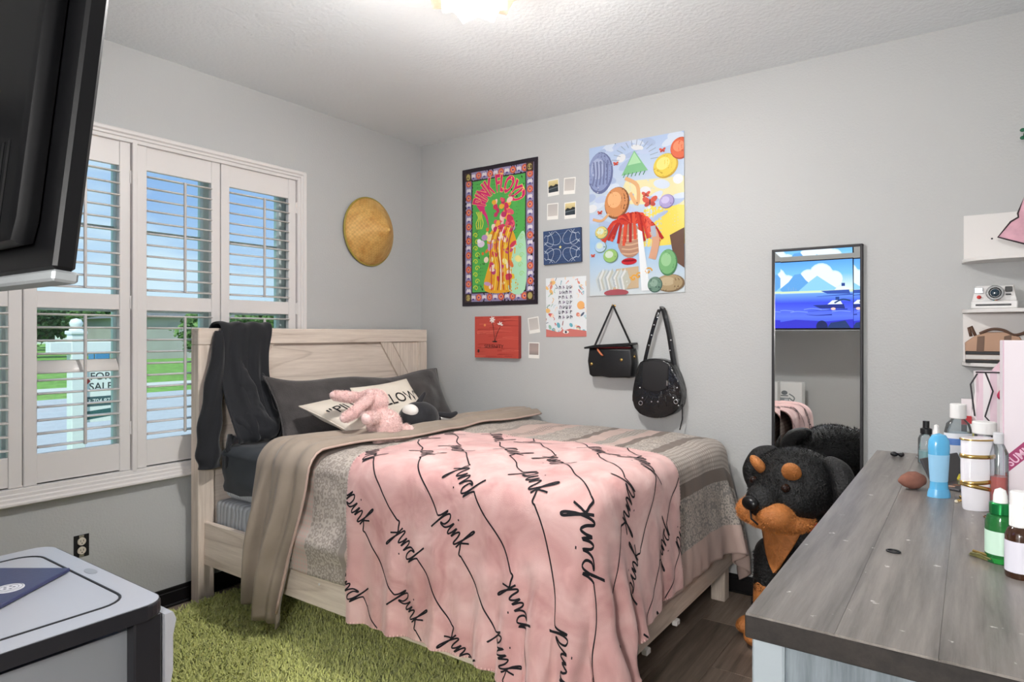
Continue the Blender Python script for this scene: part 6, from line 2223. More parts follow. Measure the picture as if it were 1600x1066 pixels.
A.stroke([(S(0.02), sh_ * 0.40), (S(0.08), sh_ * 0.42), (S(0.14), sh_ * 0.37)], 0.014, (40, 70, 120))
A.ell(S(0.15), sh_ * 0.285, 0.02, 0.012, (246, 200, 190))
A.stroke([(S(0.16), sh_ * 0.20), (S(0.28), sh_ * 0.19), (S(0.36), sh_ * 0.205)], 0.012, (44, 60, 150), taper=True)
A.ell(S(0.24), 0.012, 0.05, 0.06, (34, 44, 90)); A.poly([(S(0.02), 0.0), (S(0.20), 0.0), (S(0.17), 0.05), (S(0.06), 0.07)], (40, 60, 110))
A.poly([(S(0.60), sh_ * 0.03), (S(0.64), sh_ * 0.28), (S(0.66), sh_ * 0.24), (S(0.74), sh_ * 0.08), (S(0.80), sh_ * 0.03)], (62, 74, 214))
for k in range(4):
    A.stroke([(S(0.44 + 0.02 * k), sh_ * 0.57), (S(0.44 + 0.02 * k), sh_ * (0.60 + 0.02 * (k % 2)))], 0.003, (150, 170, 200), False)
Ms = Mt @ Matrix(((-1, 0, 0, -0.010), (0, 0, 1, 0.0125), (0, 1, 0, 0.015), (0, 0, 0, 1)))
A.build('screen', attr_mat('lit tv picture', 0.2, 0.5, emit=0.95), tv, Ms)
B().box((-tvw / 2 - 0.10, -0.075, 0.20), (-tvw / 2 + 0.10, -0.040, 0.42), 0.006, M=Mt).build('mount_plate', mat('dark mount steel', (40, 40, 42), 0.5, 0.6), tv)
ax = tvx1 - tvw / 2
B().tube([(ax, tvy - 0.06, tvz0 + 0.31), (ax + 0.18, tvy - 0.26, tvz0 + 0.31), (ax - 0.02, RY + 0.02, tvz0 + 0.31)], [(0.018, 0.03)] * 3, 8).build('mount_arm', MATS['dark mount steel'], tv)
B().box((ax - 0.14, RY, tvz0 + 0.16), (ax + 0.10, RY + 0.025, tvz0 + 0.46), 0.004).build('wall_plate', MATS['dark mount steel'], tv)
# crested white box on the drawer tower (seen in the mirror)
wb = thing('crested_box', 'white box printed with a grey crest on the drawer tower', 'box', (1.75, -3.58, 0.502))
B().box((1.58, -3.68, 0.503), (1.91, -3.52, 0.92), 0.003).build('carton', mat('white carton', (236, 236, 234), 0.5), wb)
A = Art(0.33, 0.417, 1e-4)
for k in range(3):
    A.stroke([(0.10, 0.10 + 0.05 * k), (0.07, 0.16 + 0.05 * k), (0.12, 0.22 + 0.04 * k)], 0.012, (128, 136, 138))
    A.stroke([(0.23, 0.10 + 0.05 * k), (0.26, 0.16 + 0.05 * k), (0.21, 0.22 + 0.04 * k)], 0.012, (128, 136, 138))
A.poly([(0.12, 0.26), (0.21, 0.26), (0.21, 0.18), (0.165, 0.12), (0.12, 0.18)], (150, 156, 158))
A.poly([(0.13, 0.25), (0.165, 0.25), (0.165, 0.14), (0.13, 0.19)], (206, 210, 212))
A.ell(0.165, 0.31, 0.03, 0.022, (120, 126, 130)); A.rect(0.13, 0.275, 0.20, 0.285, (110, 116, 118)); A.rect(0.11, 0.075, 0.22, 0.088, (140, 146, 148))
A.build('crest', attr_mat('carton print', 0.5), wb, Matrix(((-1, 0, 0, 1.91), (0, 0, 1, -3.5198), (0, 1, 0, 0.503), (0, 0, 0, 1))))
# blue folder on the cart
fz = CZ + 0.0045
f1, f2, f3 = onZ(110, 893, fz), onZ(58, 968, fz), onZ(-60, 893, fz)
fo = thing('presentation_folder', 'navy blue presentation folder with a round white seal on the cart', 'folder', (f1.x, f1.y, fz))
e1 = (f3 - f1); L1 = 0.31; e1 = e1.normalized()
e2 = (f2 - f1); e2 = (e2 - e1 * e2.dot(e1)).normalized(); L2 = 0.245
Mfo = frame3(f1, e1, e2)
if Mfo.to_3x3().col[2].z < 0:
    Mfo = frame3(f1 + e2 * L2, e1, -e2)
B().box((0, 0, 0), (L1, L2, 0.010), 0.002, M=Mfo).build('cover', mat('navy leatherette', (52, 58, 96), 0.35, spec=0.6, bump=(90, 0.2, 0.002)), fo)
sc = Mfo.inverted() @ onZ(14, 920, fz + 0.01)
seal = B().lathe([(0, 0.0022), (0.030, 0.0022), (0.032, 0.0015), (0.032, 0.0)], 32, Mfo @ Matrix.Translation((sc.x, sc.y, 0.010))).build('seal', mat('white seal', (222, 222, 226), 0.5), fo)
for r0 in (0.028, 0.020):
    B().tube([Mfo @ Vector((sc.x + r0 * math.cos(a), sc.y + r0 * math.sin(a), 0.0124)) for a in [2 * PI * k / 32 for k in range(32)]], 0.0006, 5, closed=True).build('seal_ring', mat('grey seal print', (120, 122, 130), 0.5), seal)
q = B()
for k in range(5):
    a = 2 * PI * k / 5
    q.box((sc.x + 0.010 * math.cos(a) - 0.003, sc.y + 0.010 * math.sin(a) - 0.003, 0.012), (sc.x + 0.010 * math.cos(a) + 0.003, sc.y + 0.010 * math.sin(a) + 0.003, 0.0126), M=Mfo)
q.build('seal_emblem', MATS['grey seal print'], seal)
# ------------------------------------------------------------------ big plush dog sitting in front of the mirror
dog = thing('plush_dog', 'big black and tan plush dog with a red collar sitting by the mirror', 'plush toy', (2.70, -0.42, 0), rot=(0, 0, R(180 - 27)))
# own frame: +y is where the dog faces, +x its right as we look along, z up
def fur_mat(name, c, amt=0.3):
    m_, t, b = base(name)
    mpn = coords(t)
    n1 = noise_n(t, mpn, 16, 4, 0.6, 1.2)
    n2 = noise_n(t, mpn, 130, 3)
    r = ramp(t, [(0.3, tuple(v * (1 - amt) for v in srgb(c))), (0.7, tuple(min(1, v * (1 + amt)) for v in srgb(c)))])
    t.links.new(n1.outputs[0], r.inputs[0])
    t.links.new(r.outputs[0], b.inputs['Base Color'])
    ad = node(t, 'ShaderNodeMath', operation='ADD')
    t.links.new(n1.outputs[0], ad.inputs[0]); t.links.new(n2.outputs[0], ad.inputs[1])
    bump_n(t, b, ad.outputs[0], 0.6, 0.012)
    b.inputs['Roughness'].default_value = 0.5
    return m_
M_dblk = fur_mat('black crushed plush', (9, 9, 10))
M_dtan = fur_mat('tan plush', (190, 120, 62), 0.2)
HZc = 0.700
dbp = [('e', (0, -0.06, 0.27), (0.185, 0.20, 0.27)), ('e', (0, 0.03, 0.40), (0.150, 0.15, 0.17)), ('t', [(0, 0.02, 0.45), (0, 0.06, 0.60)], [0.13, 0.12]),
              ('e', (-0.14, -0.02, 0.14), (0.10, 0.17, 0.13)), ('e', (0.14, -0.02, 0.14), (0.10, 0.17, 0.13)),
              ('t', [(-0.080, 0.13, 0.40), (-0.080, 0.150, 0.24)], [0.072, 0.062]), ('t', [(0.080, 0.13, 0.40), (0.080, 0.150, 0.24)], [0.072, 0.062]),
              ('t', [(0.0, -0.24, 0.10), (0.03, -0.33, 0.07)], [0.05, 0.03])]
blob('body', dbp, M_dblk, dog, 0.012, local=True)
fur('body_fur', dbp, (16, 16, 17), dog, 26000, 0.014, 0.0012, 8, local=True, skip=lambda Q: (Q[:, 1] > 0.10) & (np.abs(Q[:, 0]) < 0.13 * np.clip((Q[:, 2] - 0.33) / 0.25, 0, 1)) & (Q[:, 2] > 0.34))
dhp = [('e', (0, 0.06, HZc + 0.02), (0.195, 0.165, 0.155)), ('e', (0, 0.13, HZc - 0.03), (0.165, 0.14, 0.115)), ('t', [(0, 0.15, HZc + 0.005), (0, 0.27, HZc - 0.035)], [0.105, 0.075])]
hd_ = blob('head', dhp, M_dblk, dog, 0.010, local=True)
# tan muzzle sides and jaw
dmp = [('e', (-0.055, 0.255, HZc - 0.085), (0.072, 0.085, 0.062)), ('e', (0.055, 0.255, HZc - 0.085), (0.072, 0.085, 0.062)), ('e', (0, 0.17, HZc - 0.115), (0.150, 0.135, 0.060)), ('e', (0, 0.26, HZc - 0.118), (0.06, 0.07, 0.035))]
mz = blob('muzzle', dmp, M_dtan, hd_, 0.008, local=True)
fur('muzzle_fur', dmp, (204, 134, 72), mz, 9000, 0.010, 0.0010, 4, local=True)
fur('head_fur', dhp, (16, 16, 17), hd_, 22000, 0.013, 0.0011, 6, local=True, skip=lambda Q: (Q[:, 2] < HZc - 0.05) | ((np.abs(np.abs(Q[:, 0]) - 0.082) < 0.02) & (np.abs(Q[:, 2] - HZc - 0.035) < 0.02)) | ((Q[:, 1] > 0.30)))
B().ell((0, 0.345, HZc - 0.035), (0.040, 0.026, 0.030)).build('nose', mat('glossy black nose', (16, 15, 16), 0.3), hd_, local=True, smooth=True)
B().tube([(0, 0.345, HZc - 0.065), (0, 0.34, HZc - 0.10), (-0.03, 0.335, HZc - 0.118)], 0.004, 6).build('mouth', M_black, hd_, local=True, smooth=True)
for s_ in (-1, 1):
    B().ell((s_ * 0.082, 0.232, HZc + 0.032), (0.018, 0.020, 0.018)).build('eye', mat('brown glass eye', (40, 24, 18), 0.08), hd_, local=True, smooth=True)
    rt = Matrix.Rotation(R(-32 * s_), 3, 'Z') @ Matrix.Rotation(R(-38), 3, 'X')
    B().ell((s_ * 0.085, 0.200, HZc + 0.095), (0.040, 0.024, 0.052), rt).build('brow_patch', M_dtan, hd_, local=True, smooth=True)
    blob('ear', [('t', [(s_ * 0.15, 0.04, HZc + 0.125), (s_ * 0.205, 0.055, HZc + 0.10), (s_ * 0.235, 0.07, HZc + 0.03), (s_ * 0.225, 0.08, HZc - 0.03)], [0.035, 0.046, 0.048, 0.030])], M_dblk, hd_, 0.008, local=True)
    # tan lower legs and paws
    lg = blob('foreleg', [('t', [(s_ * 0.080, 0.152, 0.27), (s_ * 0.080, 0.158, 0.06)], [0.060, 0.058]), ('e', (s_ * 0.082, 0.190, 0.045), (0.068, 0.085, 0.045))], M_dtan, dog, 0.010, local=True)
    blob('hind_paw', [('e', (s_ * 0.19, 0.13, 0.042), (0.055, 0.085, 0.042))], M_dtan, dog, 0.010, local=True)
# chest bib, wrapped on the chest
P = np.zeros((12, 12, 3))
for i_ in range(12):
    for j in range(12):
        a, t_ = (i_ / 11 - 0.5) * 2, j / 11
        z = 0.60 - 0.25 * t_
        wv_ = 0.13 * (1 - t_) ** 0.8
        x = a * wv_
        yy = np.interp(z, [0.34, 0.42, 0.5, 0.6], [0.200, 0.197, 0.186, 0.195]) * math.sqrt(max(1 - (x / 0.20) ** 2, 0)) + 0.010
        P[i_, j] = (x, yy, z)
q = B().grid(P).build('chest_bib', M_dtan, dog, local=True, smooth=True)
md = q.modifiers.new('thick', 'SOLIDIFY'); md.thickness = 0.02; md.offset = -1
B().tube([(0.155 * math.cos(a), 0.045 + 0.165 * math.sin(a), 0.578 - 0.018 * math.sin(a)) for a in [2 * PI * k / 28 for k in range(28)]], [(0.006, 0.016)] * 28, 8, closed=True).build('collar', mat('red ribbon collar', (186, 30, 44), 0.5), dog, local=True, smooth=True)

# ------------------------------------------------------------------ corner shelves
M_sh = mat('white laminate', (226, 223, 220), 0.4)
CXs = RX
def shelf_plate(z, r, n=16):
    """quarter shelf in the corner of the poster wall and the side wall"""
    pts = [(0, 0)]
    k = []
    for i_ in range(n + 1):
        a = PI / 2 * i_ / n
        k.append((-r * math.cos(a) ** 0.7, -r * 0.72 * math.sin(a) ** 0.7))
    return pts + k
sx0 = onY(1503, 415).x
rr0 = CXs - sx0
shf = thing('corner_shelf', 'white zigzag corner shelf with curved plates on the wall', 'shelf', (CXs, 0, 1.23))
zA, zB, zC = onY(1503, 413).z, onY(1500, 490).z, onY(1498, 570).z
zT = onY(1508, 338).z
for z, nm in ((zA, 0), (zB, 1), (zC, 2)):
    pts = shelf_plate(z, rr0)
    B().prism(pts[::-1], Matrix.Translation((CXs - 0.001, -0.001, z)), 0.014, 0.002).build('plate', M_sh, shf)
B().box((sx0 + 0.006, -0.014, zA + 0.014), (CXs - 0.002, -0.001, zT), 0.002).build('back_panel', M_sh, shf)
B().box((CXs - 0.015, -0.20, zB + 0.014), (CXs - 0.002, -0.002, zA), 0.002).build('side_panel', M_sh, shf)
B().box((sx0 + 0.004, -0.014, zC + 0.014), (CXs - 0.002, -0.001, zB), 0.002).build('back_panel', M_sh, shf)
sw3 = onY(1550, 373, -0.014)
B().cyl((sw3.x, -0.0145, sw3.z), (sw3.x, -0.0130, sw3.z), 0.004, seg=10).build('screw_hole', M_black, shf)

# instant camera on the middle plate
def onplate(px, py, d): return onY(px, py, d)
c0, c1 = onY(1517, 485, -0.13), onY(1575, 449, -0.13)
cz = zB + 0.0145
cm = thing('instant_camera', 'white instant camera with a black lens on the corner shelf', 'camera', ((c0.x + c1.x) / 2, -0.08, cz))
cw_, ch_ = 0.150, 0.098
cx0 = c0.x + 0.004
M_cw = mat('white camera plastic', (228, 226, 224), 0.35)
Mc = wall_frame(cx0, cz, -0.128)
pr = [(0, 0.0), (cw_, 0), (cw_, 0.040), (cw_ - 0.008, ch_), (0.012, ch_), (0, 0.040)]
B().prism(pr, wall_frame(cx0, cz, -0.020), 0.105, 0.006).build('body', M_cw, cm, smooth=True, sharp=40)
B().box((-0.004, 0, 0.0), (cw_ + 0.004, 0.034, 0.014), 0.004, M=Mc).build('print_door', M_cw, cm)
B().box((0.012, 0.012, 0.0138), (cw_ - 0.018, 0.020, 0.0148), M=Mc).build('print_slot', M_black, cm)
B().lathe([(0, 0.016), (0.018, 0.016), (0.022, 0.022), (0.029, 0.022), (0.031, 0.016), (0.031, 0)], 28, Mc @ Matrix.Translation((0.078, 0.066, 0))).build('lens', mat('black lens ring', (34, 38, 42), 0.25), cm, smooth=True, sharp=40)
B().ell(Mc @ Vector((0.078, 0.066, 0.0165)), (0.016, 0.003, 0.016)).build('lens_glass', mat('dark lens glass', (40, 58, 70), 0.05), cm, smooth=True)
B().box((0.008, 0.066, 0.0), (0.038, 0.090, 0.004), 0.003, M=Mc).build('flash', mat('flash window', (206, 214, 220), 0.1), cm)
B().box((0.112, 0.070, 0.0), (0.136, 0.092, 0.004), 0.003, M=Mc).build('viewfinder', M_black, cm)
B().box((0.114, 0.056, 0.0), (0.132, 0.062, 0.003), 0.001, M=Mc).build('badge', M_black, cm)
B().lathe([(0, 0.005), (0.007, 0.004), (0.008, 0)], 14, Mc @ Matrix.Translation((0.024, 0.050, 0))).build('shutter_button', mat('red button', (206, 60, 56), 0.4), cm, smooth=True)
for k, c in enumerate(((70, 150, 200), (100, 176, 90), (236, 196, 70), (232, 140, 60), (206, 60, 56))):
    B().box((0.071 + 0.003 * k, 0.034, 0.0), (0.074 + 0.003 * k, 0.041, 0.0142), M=Mc).build('colour_stripe', mat('stripe %d' % k, c, 0.5), cm)
# small purse on the lowest plate
g0 = onY(1503, 568, -0.12)
pw_, ph_ = 0.205, 0.130
pz = zC + 0.0145
px0 = g0.x + 0.012
ps = thing('small_purse', 'tan and brown striped purse with a black and white base on the shelf', 'bag', (px0 + pw_ / 2, -0.09, pz))
Mp = wall_frame(px0, pz, -0.025)
out = [(0.0, 0.0), (pw_, 0.0), (pw_ + 0.006, 0.05), (pw_ - 0.02, 0.110), (pw_ * 0.72, ph_), (pw_ * 0.35, ph_), (0.03, 0.112), (-0.002, 0.085)]
B().prism(out, Mp, 0.105, 0.012).build('body', mat('tan canvas', (186, 150, 126), 0.8, bump=(200, 0.2, 0.002)), ps, smooth=True, sharp=40)
for xx in (0.038, 0.128):
    B().prism([(xx, 0.045), (xx + 0.026, 0.045), (xx + 0.026 + 0.003, 0.114 + 0.006 * (xx > 0.1)), (xx + 0.004, 0.112)], Mp @ Matrix.Translation((0, 0, 0.1045)), 0.002).build('stripe', mat('brown stripe', (122, 98, 84), 0.8), ps)
for z0, z1, c in ((0.0, 0.014, (30, 29, 31)), (0.014, 0.034, (214, 210, 206)), (0.034, 0.050, (34, 33, 35))):
    B().box((0.0, z0, 0.0), (pw_ + 0.002, z1, 0.1075), 0.003, M=Mp).build('base_band', mat('band %s' % str(c), c, 0.5), ps)
B().tube([Mp @ Vector(p) for p in ((0.02, 0.112, 0.06), (0.012, 0.15, 0.06), (0.02, 0.155, 0.062), (0.035, 0.115, 0.064))], 0.006, 8).build('handle', mat('brown leather', (92, 66, 52), 0.6), ps, smooth=True)
B().tube(catmull([Mp @ Vector(p) for p in ((0.05, 0.124, 0.09), (0.09, 0.142, 0.10), (0.13, 0.138, 0.10), (0.165, 0.118, 0.098), (0.20, 0.128, 0.09), (0.215, 0.145, 0.08))], 4), 0.006, 8).build('strap', MATS['brown leather'], ps, smooth=True)
# pink pleated bow with a dark edge hanging by the shelf top
A_ = [(1600, 308), (1590, 334), (1591, 340), (1579, 347), (1559, 371), (1602, 382), (1640, 372), (1622, 345), (1612, 338)]
yb = -0.24
pts = [onY(a, b_, yb) for a, b_ in A_]
pk = thing('paper_bow', 'pink pleated paper bow with a dark edge hung above the shelf', 'decoration', (CXs, yb, pts[5].z))
base_pts = []
ol = [(min(p.x, CXs - 0.002), p.z) for p in pts]
ar = sum(a[0] * b_[1] - b_[0] * a[1] for a, b_ in zip(ol, ol[1:] + ol[:1]))
if ar < 0: ol = ol[::-1]
Mfk = Matrix(((1, 0, 0, 0), (0, 0, -1, yb), (0, 1, 0, 0), (0, 0, 0, 1)))
B().prism(ol, Mfk, 0.010).build('paper', mat('pink bow paper', (214, 164, 178), 0.6, var=(20, 0.15)), pk)
ed = [Vector((a, yb - 0.010, b_)) for a, b_ in ol]
B().tube(ed, 0.0035, 6, closed=True).build('edge', mat('dark bow edge', (52, 38, 44), 0.6), pk)
for k in range(2):
    a, b_ = Vector((ol[0][0], yb - 0.0105, ol[0][1])), Vector((ol[len(ol) // 2][0], yb - 0.0105, ol[len(ol) // 2][1]))
gs = onY(1598, 205, -0.10)
gx_ = min(gs.x, CXs - 0.02)
vn = thing('leaf_sprig', 'small dark green artificial sprig high on the side wall', 'decoration', (CXs, -0.10, gs.z))
B().tube([(CXs, -0.10, gs.z + 0.02), (gx_ + 0.01, -0.10, gs.z + 0.01), (gx_, -0.10, gs.z - 0.03)], 0.0025, 6).build('stem', mat('green stem', (44, 86, 60), 0.6), vn)
for dz_, dx_ in ((0.004, 0.0), (-0.012, 0.012), (-0.028, 0.0), (0.016, 0.014)):
    B().ell((gx_ + dx_, -0.104, gs.z + dz_), (0.010, 0.004, 0.008), seg=10, rings=6).build('leaf', mat('green leaf', (28, 98, 66), 0.5), vn, smooth=True)
# ------------------------------------------------------------------ things on the dresser top
def top(px, py): return onZ(px, py, DZ)
def sc_at(p):
    """metres per pixel at a point"""
    d = p - CAM
    return (-_S * d.x + _C * d.y) / FPX
M_clear = clear_mat('clear bottle plastic', (236, 242, 244), 0.05, white=0.10)
M_wcap = mat('white cap plastic', (236, 235, 233), 0.35)
def lath(name, prof, p, m_, th, seg=20, sx=1, sy=1, rz=0.0, sharp=40):
    return B().lathe(prof, seg, Matrix.Translation((p.x, p.y, p.z)) @ Matrix.Rotation(rz, 4, 'Z'), sx, sy).build(name, m_, th, smooth=True, sharp=sharp)
def ring_pr(r, z0, z1, b=0.002):
    return [(0, z0), (r - b, z0), (r, z0 + b), (r, z1 - b), (r - b, z1), (0, z1)]
RZ = YAW
# clear spray bottle with black cap
p = top(1447, 724); k = sc_at(p)
t = thing('spray_bottle', 'clear spray bottle with a black pump at the back of the dresser', 'bottle', p)
r_ = 11.0 * k
H = 66 * k
lath('bottle', [(0, 0), (r_, 0), (r_, H * 0.58), (r_ * 0.8, H * 0.66), (r_ * 0.5, H * 0.70), (r_ * 0.5, H * 0.73), (0, H * 0.73)], p, M_clear, t)
lath('liquid', [(0, 0.003), (r_ * 0.9, 0.003), (r_ * 0.9, H * 0.30), (0, H * 0.30)], p, mat('pale teal liquid', (142, 190, 190), 0.1), t)
lath('pump', [(0, H * 0.70), (r_ * 0.72, H * 0.70), (r_ * 0.72, H * 0.82), (r_ * 0.42, H * 0.84), (r_ * 0.42, H), (0, H)], p, M_black, t)
# small white dropper behind the blue bottle
p = top(1463, 728); k = sc_at(p)
t = thing('dropper_bottle', 'slim clear dropper with a white bulb behind the blue bottle', 'bottle', p)
lath('bottle', ring_pr(8 * k, 0, 44 * k), p, M_clear, t)
lath('bulb', [(0, 44 * k), (5 * k, 44 * k), (5 * k, 52 * k), (3.5 * k, 58 * k), (3.2 * k, 63 * k), (0, 65 * k)], p, M_wcap, t)
# mouthwash style bottle: white cap, blue label
p = top(1497, 738); k = sc_at(p)
t = thing('toiletry_bottle', 'clear bottle with a white cap and blue banded label', 'bottle', p)
r_ = 20 * k
lath('bottle', [(0, 0), (r_ * 0.96, 0), (r_, 0.004), (r_, 64 * k), (r_ * 0.85, 76 * k), (r_ * 0.5, 83 * k), (r_ * 0.5, 86 * k), (0, 86 * k)], p, M_clear, t, sy=0.7, rz=RZ)
lath('label', [(r_ * 1.01, 8 * k), (r_ * 1.01, 62 * k)], p, mat('white label', (222, 226, 232), 0.5), t, sy=0.72, rz=RZ)
lath('label_band', [(r_ * 1.02, 44 * k), (r_ * 1.02, 54 * k)], p, mat('blue band', (86, 128, 196), 0.5), t, sy=0.73, rz=RZ)
lath('cap', ring_pr(11 * k, 84 * k, 107 * k), p, M_wcap, t)
# small yellow tube beside it
p = top(1517, 735); k = sc_at(p)
t = thing('yellow_tube', 'small pale yellow tube next to the blue banded bottle', 'tube', p)
lath('tube', [(0, 0), (7 * k, 0), (7 * k, 46 * k), (5 * k, 60 * k), (0, 60 * k)], p, mat('pale yellow plastic', (224, 220, 130), 0.4), t)
lath('cap', ring_pr(5 * k, 60 * k, 72 * k), p, M_wcap, t)
# makeup sponge
p = top(1424, 764); k = sc_at(p)
sp = B().lathe([(0, -24 * k), (8 * k, -20 * k), (13.4 * k, -8 * k), (13.4 * k, 2 * k), (9 * k, 13 * k), (3 * k, 21 * k), (0, 23 * k)], 24, Matrix.Translation((p.x, p.y, p.z + 13.4 * k)) @ Matrix.Rotation(YAW + R(8), 4, 'Z') @ Matrix.Rotation(-PI / 2, 4, 'Y')).build('makeup_sponge', mat('brown sponge', (132, 88, 74), 0.95, var=(60, 0.1), bump=(300, 0.3, 0.002)), smooth=True)
tag(sp, 'egg shaped brown makeup sponge lying on the dresser', 'sponge')
# blue bottle standing on its cap
p = top(1467, 776); k = sc_at(p)
t = thing('blue_bottle', 'bright blue rounded bottle standing on its cap', 'bottle', p)
M_bl = mat('translucent blue gel', (92, 176, 222), 0.2, spec=0.6)
lath('bottle', [(0, 10 * k), (14 * k, 10 * k), (12.5 * k, 26 * k), (14 * k, 46 * k), (16 * k, 76 * k), (15 * k, 88 * k), (10 * k, 96 * k), (0, 99 * k)], p, M_bl, t, sy=0.72, rz=RZ)
lath('cap', [(0, 0), (17 * k, 0), (16.5 * k, 6 * k), (14.5 * k, 12 * k), (0, 12 * k)], p, mat('blue cap', (98, 172, 216), 0.3), t, sy=0.74, rz=RZ)
lath('label', [(13.2 * k, 24 * k), (14.6 * k, 46 * k), (15.6 * k, 66 * k)], p, mat('pale blue label', (150, 200, 232), 0.4), t, sy=0.73, rz=RZ)
# dark open palette
p = top(1460, 762); p2 = top(1508, 752)
t = thing('eyeshadow_palette', 'dark open makeup palette behind the blue bottle', 'palette', p)
e1 = (p2 - p); L = e1.length; e1.normalize()
up = Vector((0, 0, 1))
Mq = frame3(p + e1 * -0.004, e1, up * 0.9 + e1.cross(up) * -0.45)
M_pal = mat('dark satin palette', (70, 68, 70), 0.3)
B().box((0, 0.002, -0.003), (L + 0.03, 0.078, 0.003), 0.002, M=Mq).build('lid', M_pal, t)
Mq2 = frame3(p, e1, e1.cross(up) * -1)
ba = B().box((0.0, -0.06, 0.0), (L + 0.03, 0.0, 0.007), 0.002, M=Mq2).build('base', M_pal, t)
for i_ in range(4):
    B().lathe([(0, 0.0078), (0.009, 0.0078), (0.010, 0.0072)], 14, Mq2 @ Matrix.Translation((0.02 + i_ * 0.028, -0.03, 0))).build('pan', mat('shadow %d' % i_, [(176, 140, 120), (120, 86, 70), (214, 196, 120), (90, 64, 60)][i_], 0.7), ba)
yc = top(1491, 752)
yo = B().lathe([(0, 0), (0.020, 0.0), (0.024, 0.005), (0.020, 0.010), (0, 0.011)], 20, Matrix.Translation((yc.x, yc.y, yc.z + 0.012)) @ Matrix.Rotation(R(25), 4, 'X'), 1, 0.7).build('yellow_compact', mat('yellow compact', (222, 206, 70), 0.35), smooth=True)
yo.location.z -= 0.005
tag(yo, 'small oval yellow compact beside the palette', 'compact')
# white and gold perfume bottle
p = top(1527, 796); k = sc_at(p)
t = thing('perfume_bottle', 'white oval perfume bottle with gold rings', 'bottle', p)
r_ = 24 * k
H = 112 * k
lath('bottle', [(0, 0), (r_ * 0.86, 0), (r_ * 0.92, 0.004), (r_, H * 0.35), (r_ * 1.02, H * 0.6), (r_ * 1.0, H - 0.004), (r_ * 0.96, H), (0, H)], p, mat('glossy white lacquer', (232, 230, 236), 0.15, coat=0.5), t, 32, sy=0.62, rz=RZ)
for z, tl_ in ((0.98, 0), (0.75, 0.0), (0.40, 0.05), (0.32, -0.10)):
    q = B().tube([Matrix.Translation((p.x, p.y, p.z + H * z)) @ Matrix.Rotation(RZ, 4, 'Z') @ Vector((r_ * 1.03 * math.cos(a), r_ * 0.66 * math.sin(a), r_ * tl_ * 2.0 * math.cos(a))) for a in [2 * PI * i_ / 36 for i_ in range(36)]], [(0.0022, 0.005 if z < 0.9 else 0.002)] * 36, 6, closed=True)
    q.build('gold_ring', M_gold, t, smooth=True)
# clear jar-shouldered bottle with a white cap behind it
p = top(1538, 770); k = sc_at(p)
t = thing('serum_bottle', 'clear glass bottle with a wide white cap behind the perfume', 'bottle', p)
lath('bottle', [(0, 0), (17 * k, 0), (17.5 * k, 4 * k), (17.5 * k, 70 * k), (15 * k, 80 * k), (13 * k, 84 * k), (13 * k, 92 * k), (0, 92 * k)], p, M_clear, t)
lath('cap', ring_pr(16 * k, 92 * k, 111 * k), p, M_wcap, t)
# red liquid bottle
p = top(1560, 800); k = sc_at(p)
t = thing('body_mist', 'tall clear bottle of red liquid beside the white box', 'bottle', p)
lath('bottle', [(0, 0), (13 * k, 0), (13 * k, 92 * k), (8 * k, 104 * k), (6 * k, 108 * k), (0, 108 * k)], p, M_clear, t)
lath('liquid', [(0, 0.003), (12 * k, 0.003), (12 * k, 56 * k), (0, 56 * k)], p, mat('red liquid', (206, 62, 48), 0.1), t)
lath('cap', ring_pr(7 * k, 106 * k, 124 * k), p, mat('clear grey cap', (206, 206, 210), 0.2), t)
# tall white carton with a magenta band
p = top(1567, 790); k = sc_at(p)
bx = thing('white_carton', 'tall white carton with a magenta diagonal band on the dresser', 'box', p)
bw_, bd_2 = 0.135, 0.06
bh_ = (790 - 532) * k
Mbx = Matrix.Translation(p) @ Matrix.Rotation(R(4), 4, 'Z')
B().box((0, 0, 0), (bw_, bd_2, bh_), 0.0015, M=Mbx).build('carton', mat('pinkish white card', (232, 222, 228), 0.45), bx)
A = Art(bw_, bh_, 6e-5)
A.rect(0, 0, 0.0022, bh_, (214, 178, 196))
A.poly([(0.006, 0.075), (bw_, 0.075 + (bw_) * 1.02), (bw_, 0.118 + bw_ * 1.02), (0.006, 0.116)], (158, 38, 96))
A.text('SUMMER', 0.040, 0.1275, 0.026, (236, 190, 214), rot=R(45), bold=0.02, sx=0.85)
A.stroke([(0.004, 0.02), (0.007, 0.08)], 0.002, (158, 38, 96), False)
A.build('print', attr_mat('carton band print', 0.45), bx, Mbx @ Matrix(((1, 0, 0, 0), (0, 0, -1, -0.0002), (0, 1, 0, 0), (0, 0, 0, 1))))
# pink striped gift bag
p = top(1518, 716); k = sc_at(p)
gb = thing('gift_bag', 'pink striped gift bag with dark zigzag edges and a red ribbon', 'gift bag', p)
W_, Hh, Dd = 54 * k, 138 * k, 0.06
Mg = Matrix.Translation(p) @ Matrix.Rotation(R(10), 4, 'Z')
zb_ = 52 * k
pr = [(0, 0), (W_, 0), (W_, Hh), (0, Hh)]
def gpaper():
    m_, t_, b = base('pink striped paper')
    wv = node(t_, 'ShaderNodeTexWave', wave_type='BANDS', bands_direction='X', wave_profile='SIN')
    wv.inputs['Scale'].default_value = 9
    t_.links.new(coords(t_, (1, 1, 1)).outputs[0], wv.inputs[0])
    r = ramp(t_, [(0.45, srgb((238, 210, 222))), (0.55, srgb((246, 238, 240)))])
    t_.links.new(wv.outputs[0], r.inputs[0]); t_.links.new(r.outputs[0], b.inputs['Base Color'])
    b.inputs['Roughness'].default_value = 0.4
    return m_
Pg = [(0.004, 0.0), (W_, 0.0), (W_ * 1.0, Hh * 0.5), (W_, Hh), (W_ * 0.04, Hh * 0.99), (W_ * 0.10, Hh * 0.75), (-W_ * 0.02, Hh * 0.48), (W_ * 0.08, Hh * 0.36)]
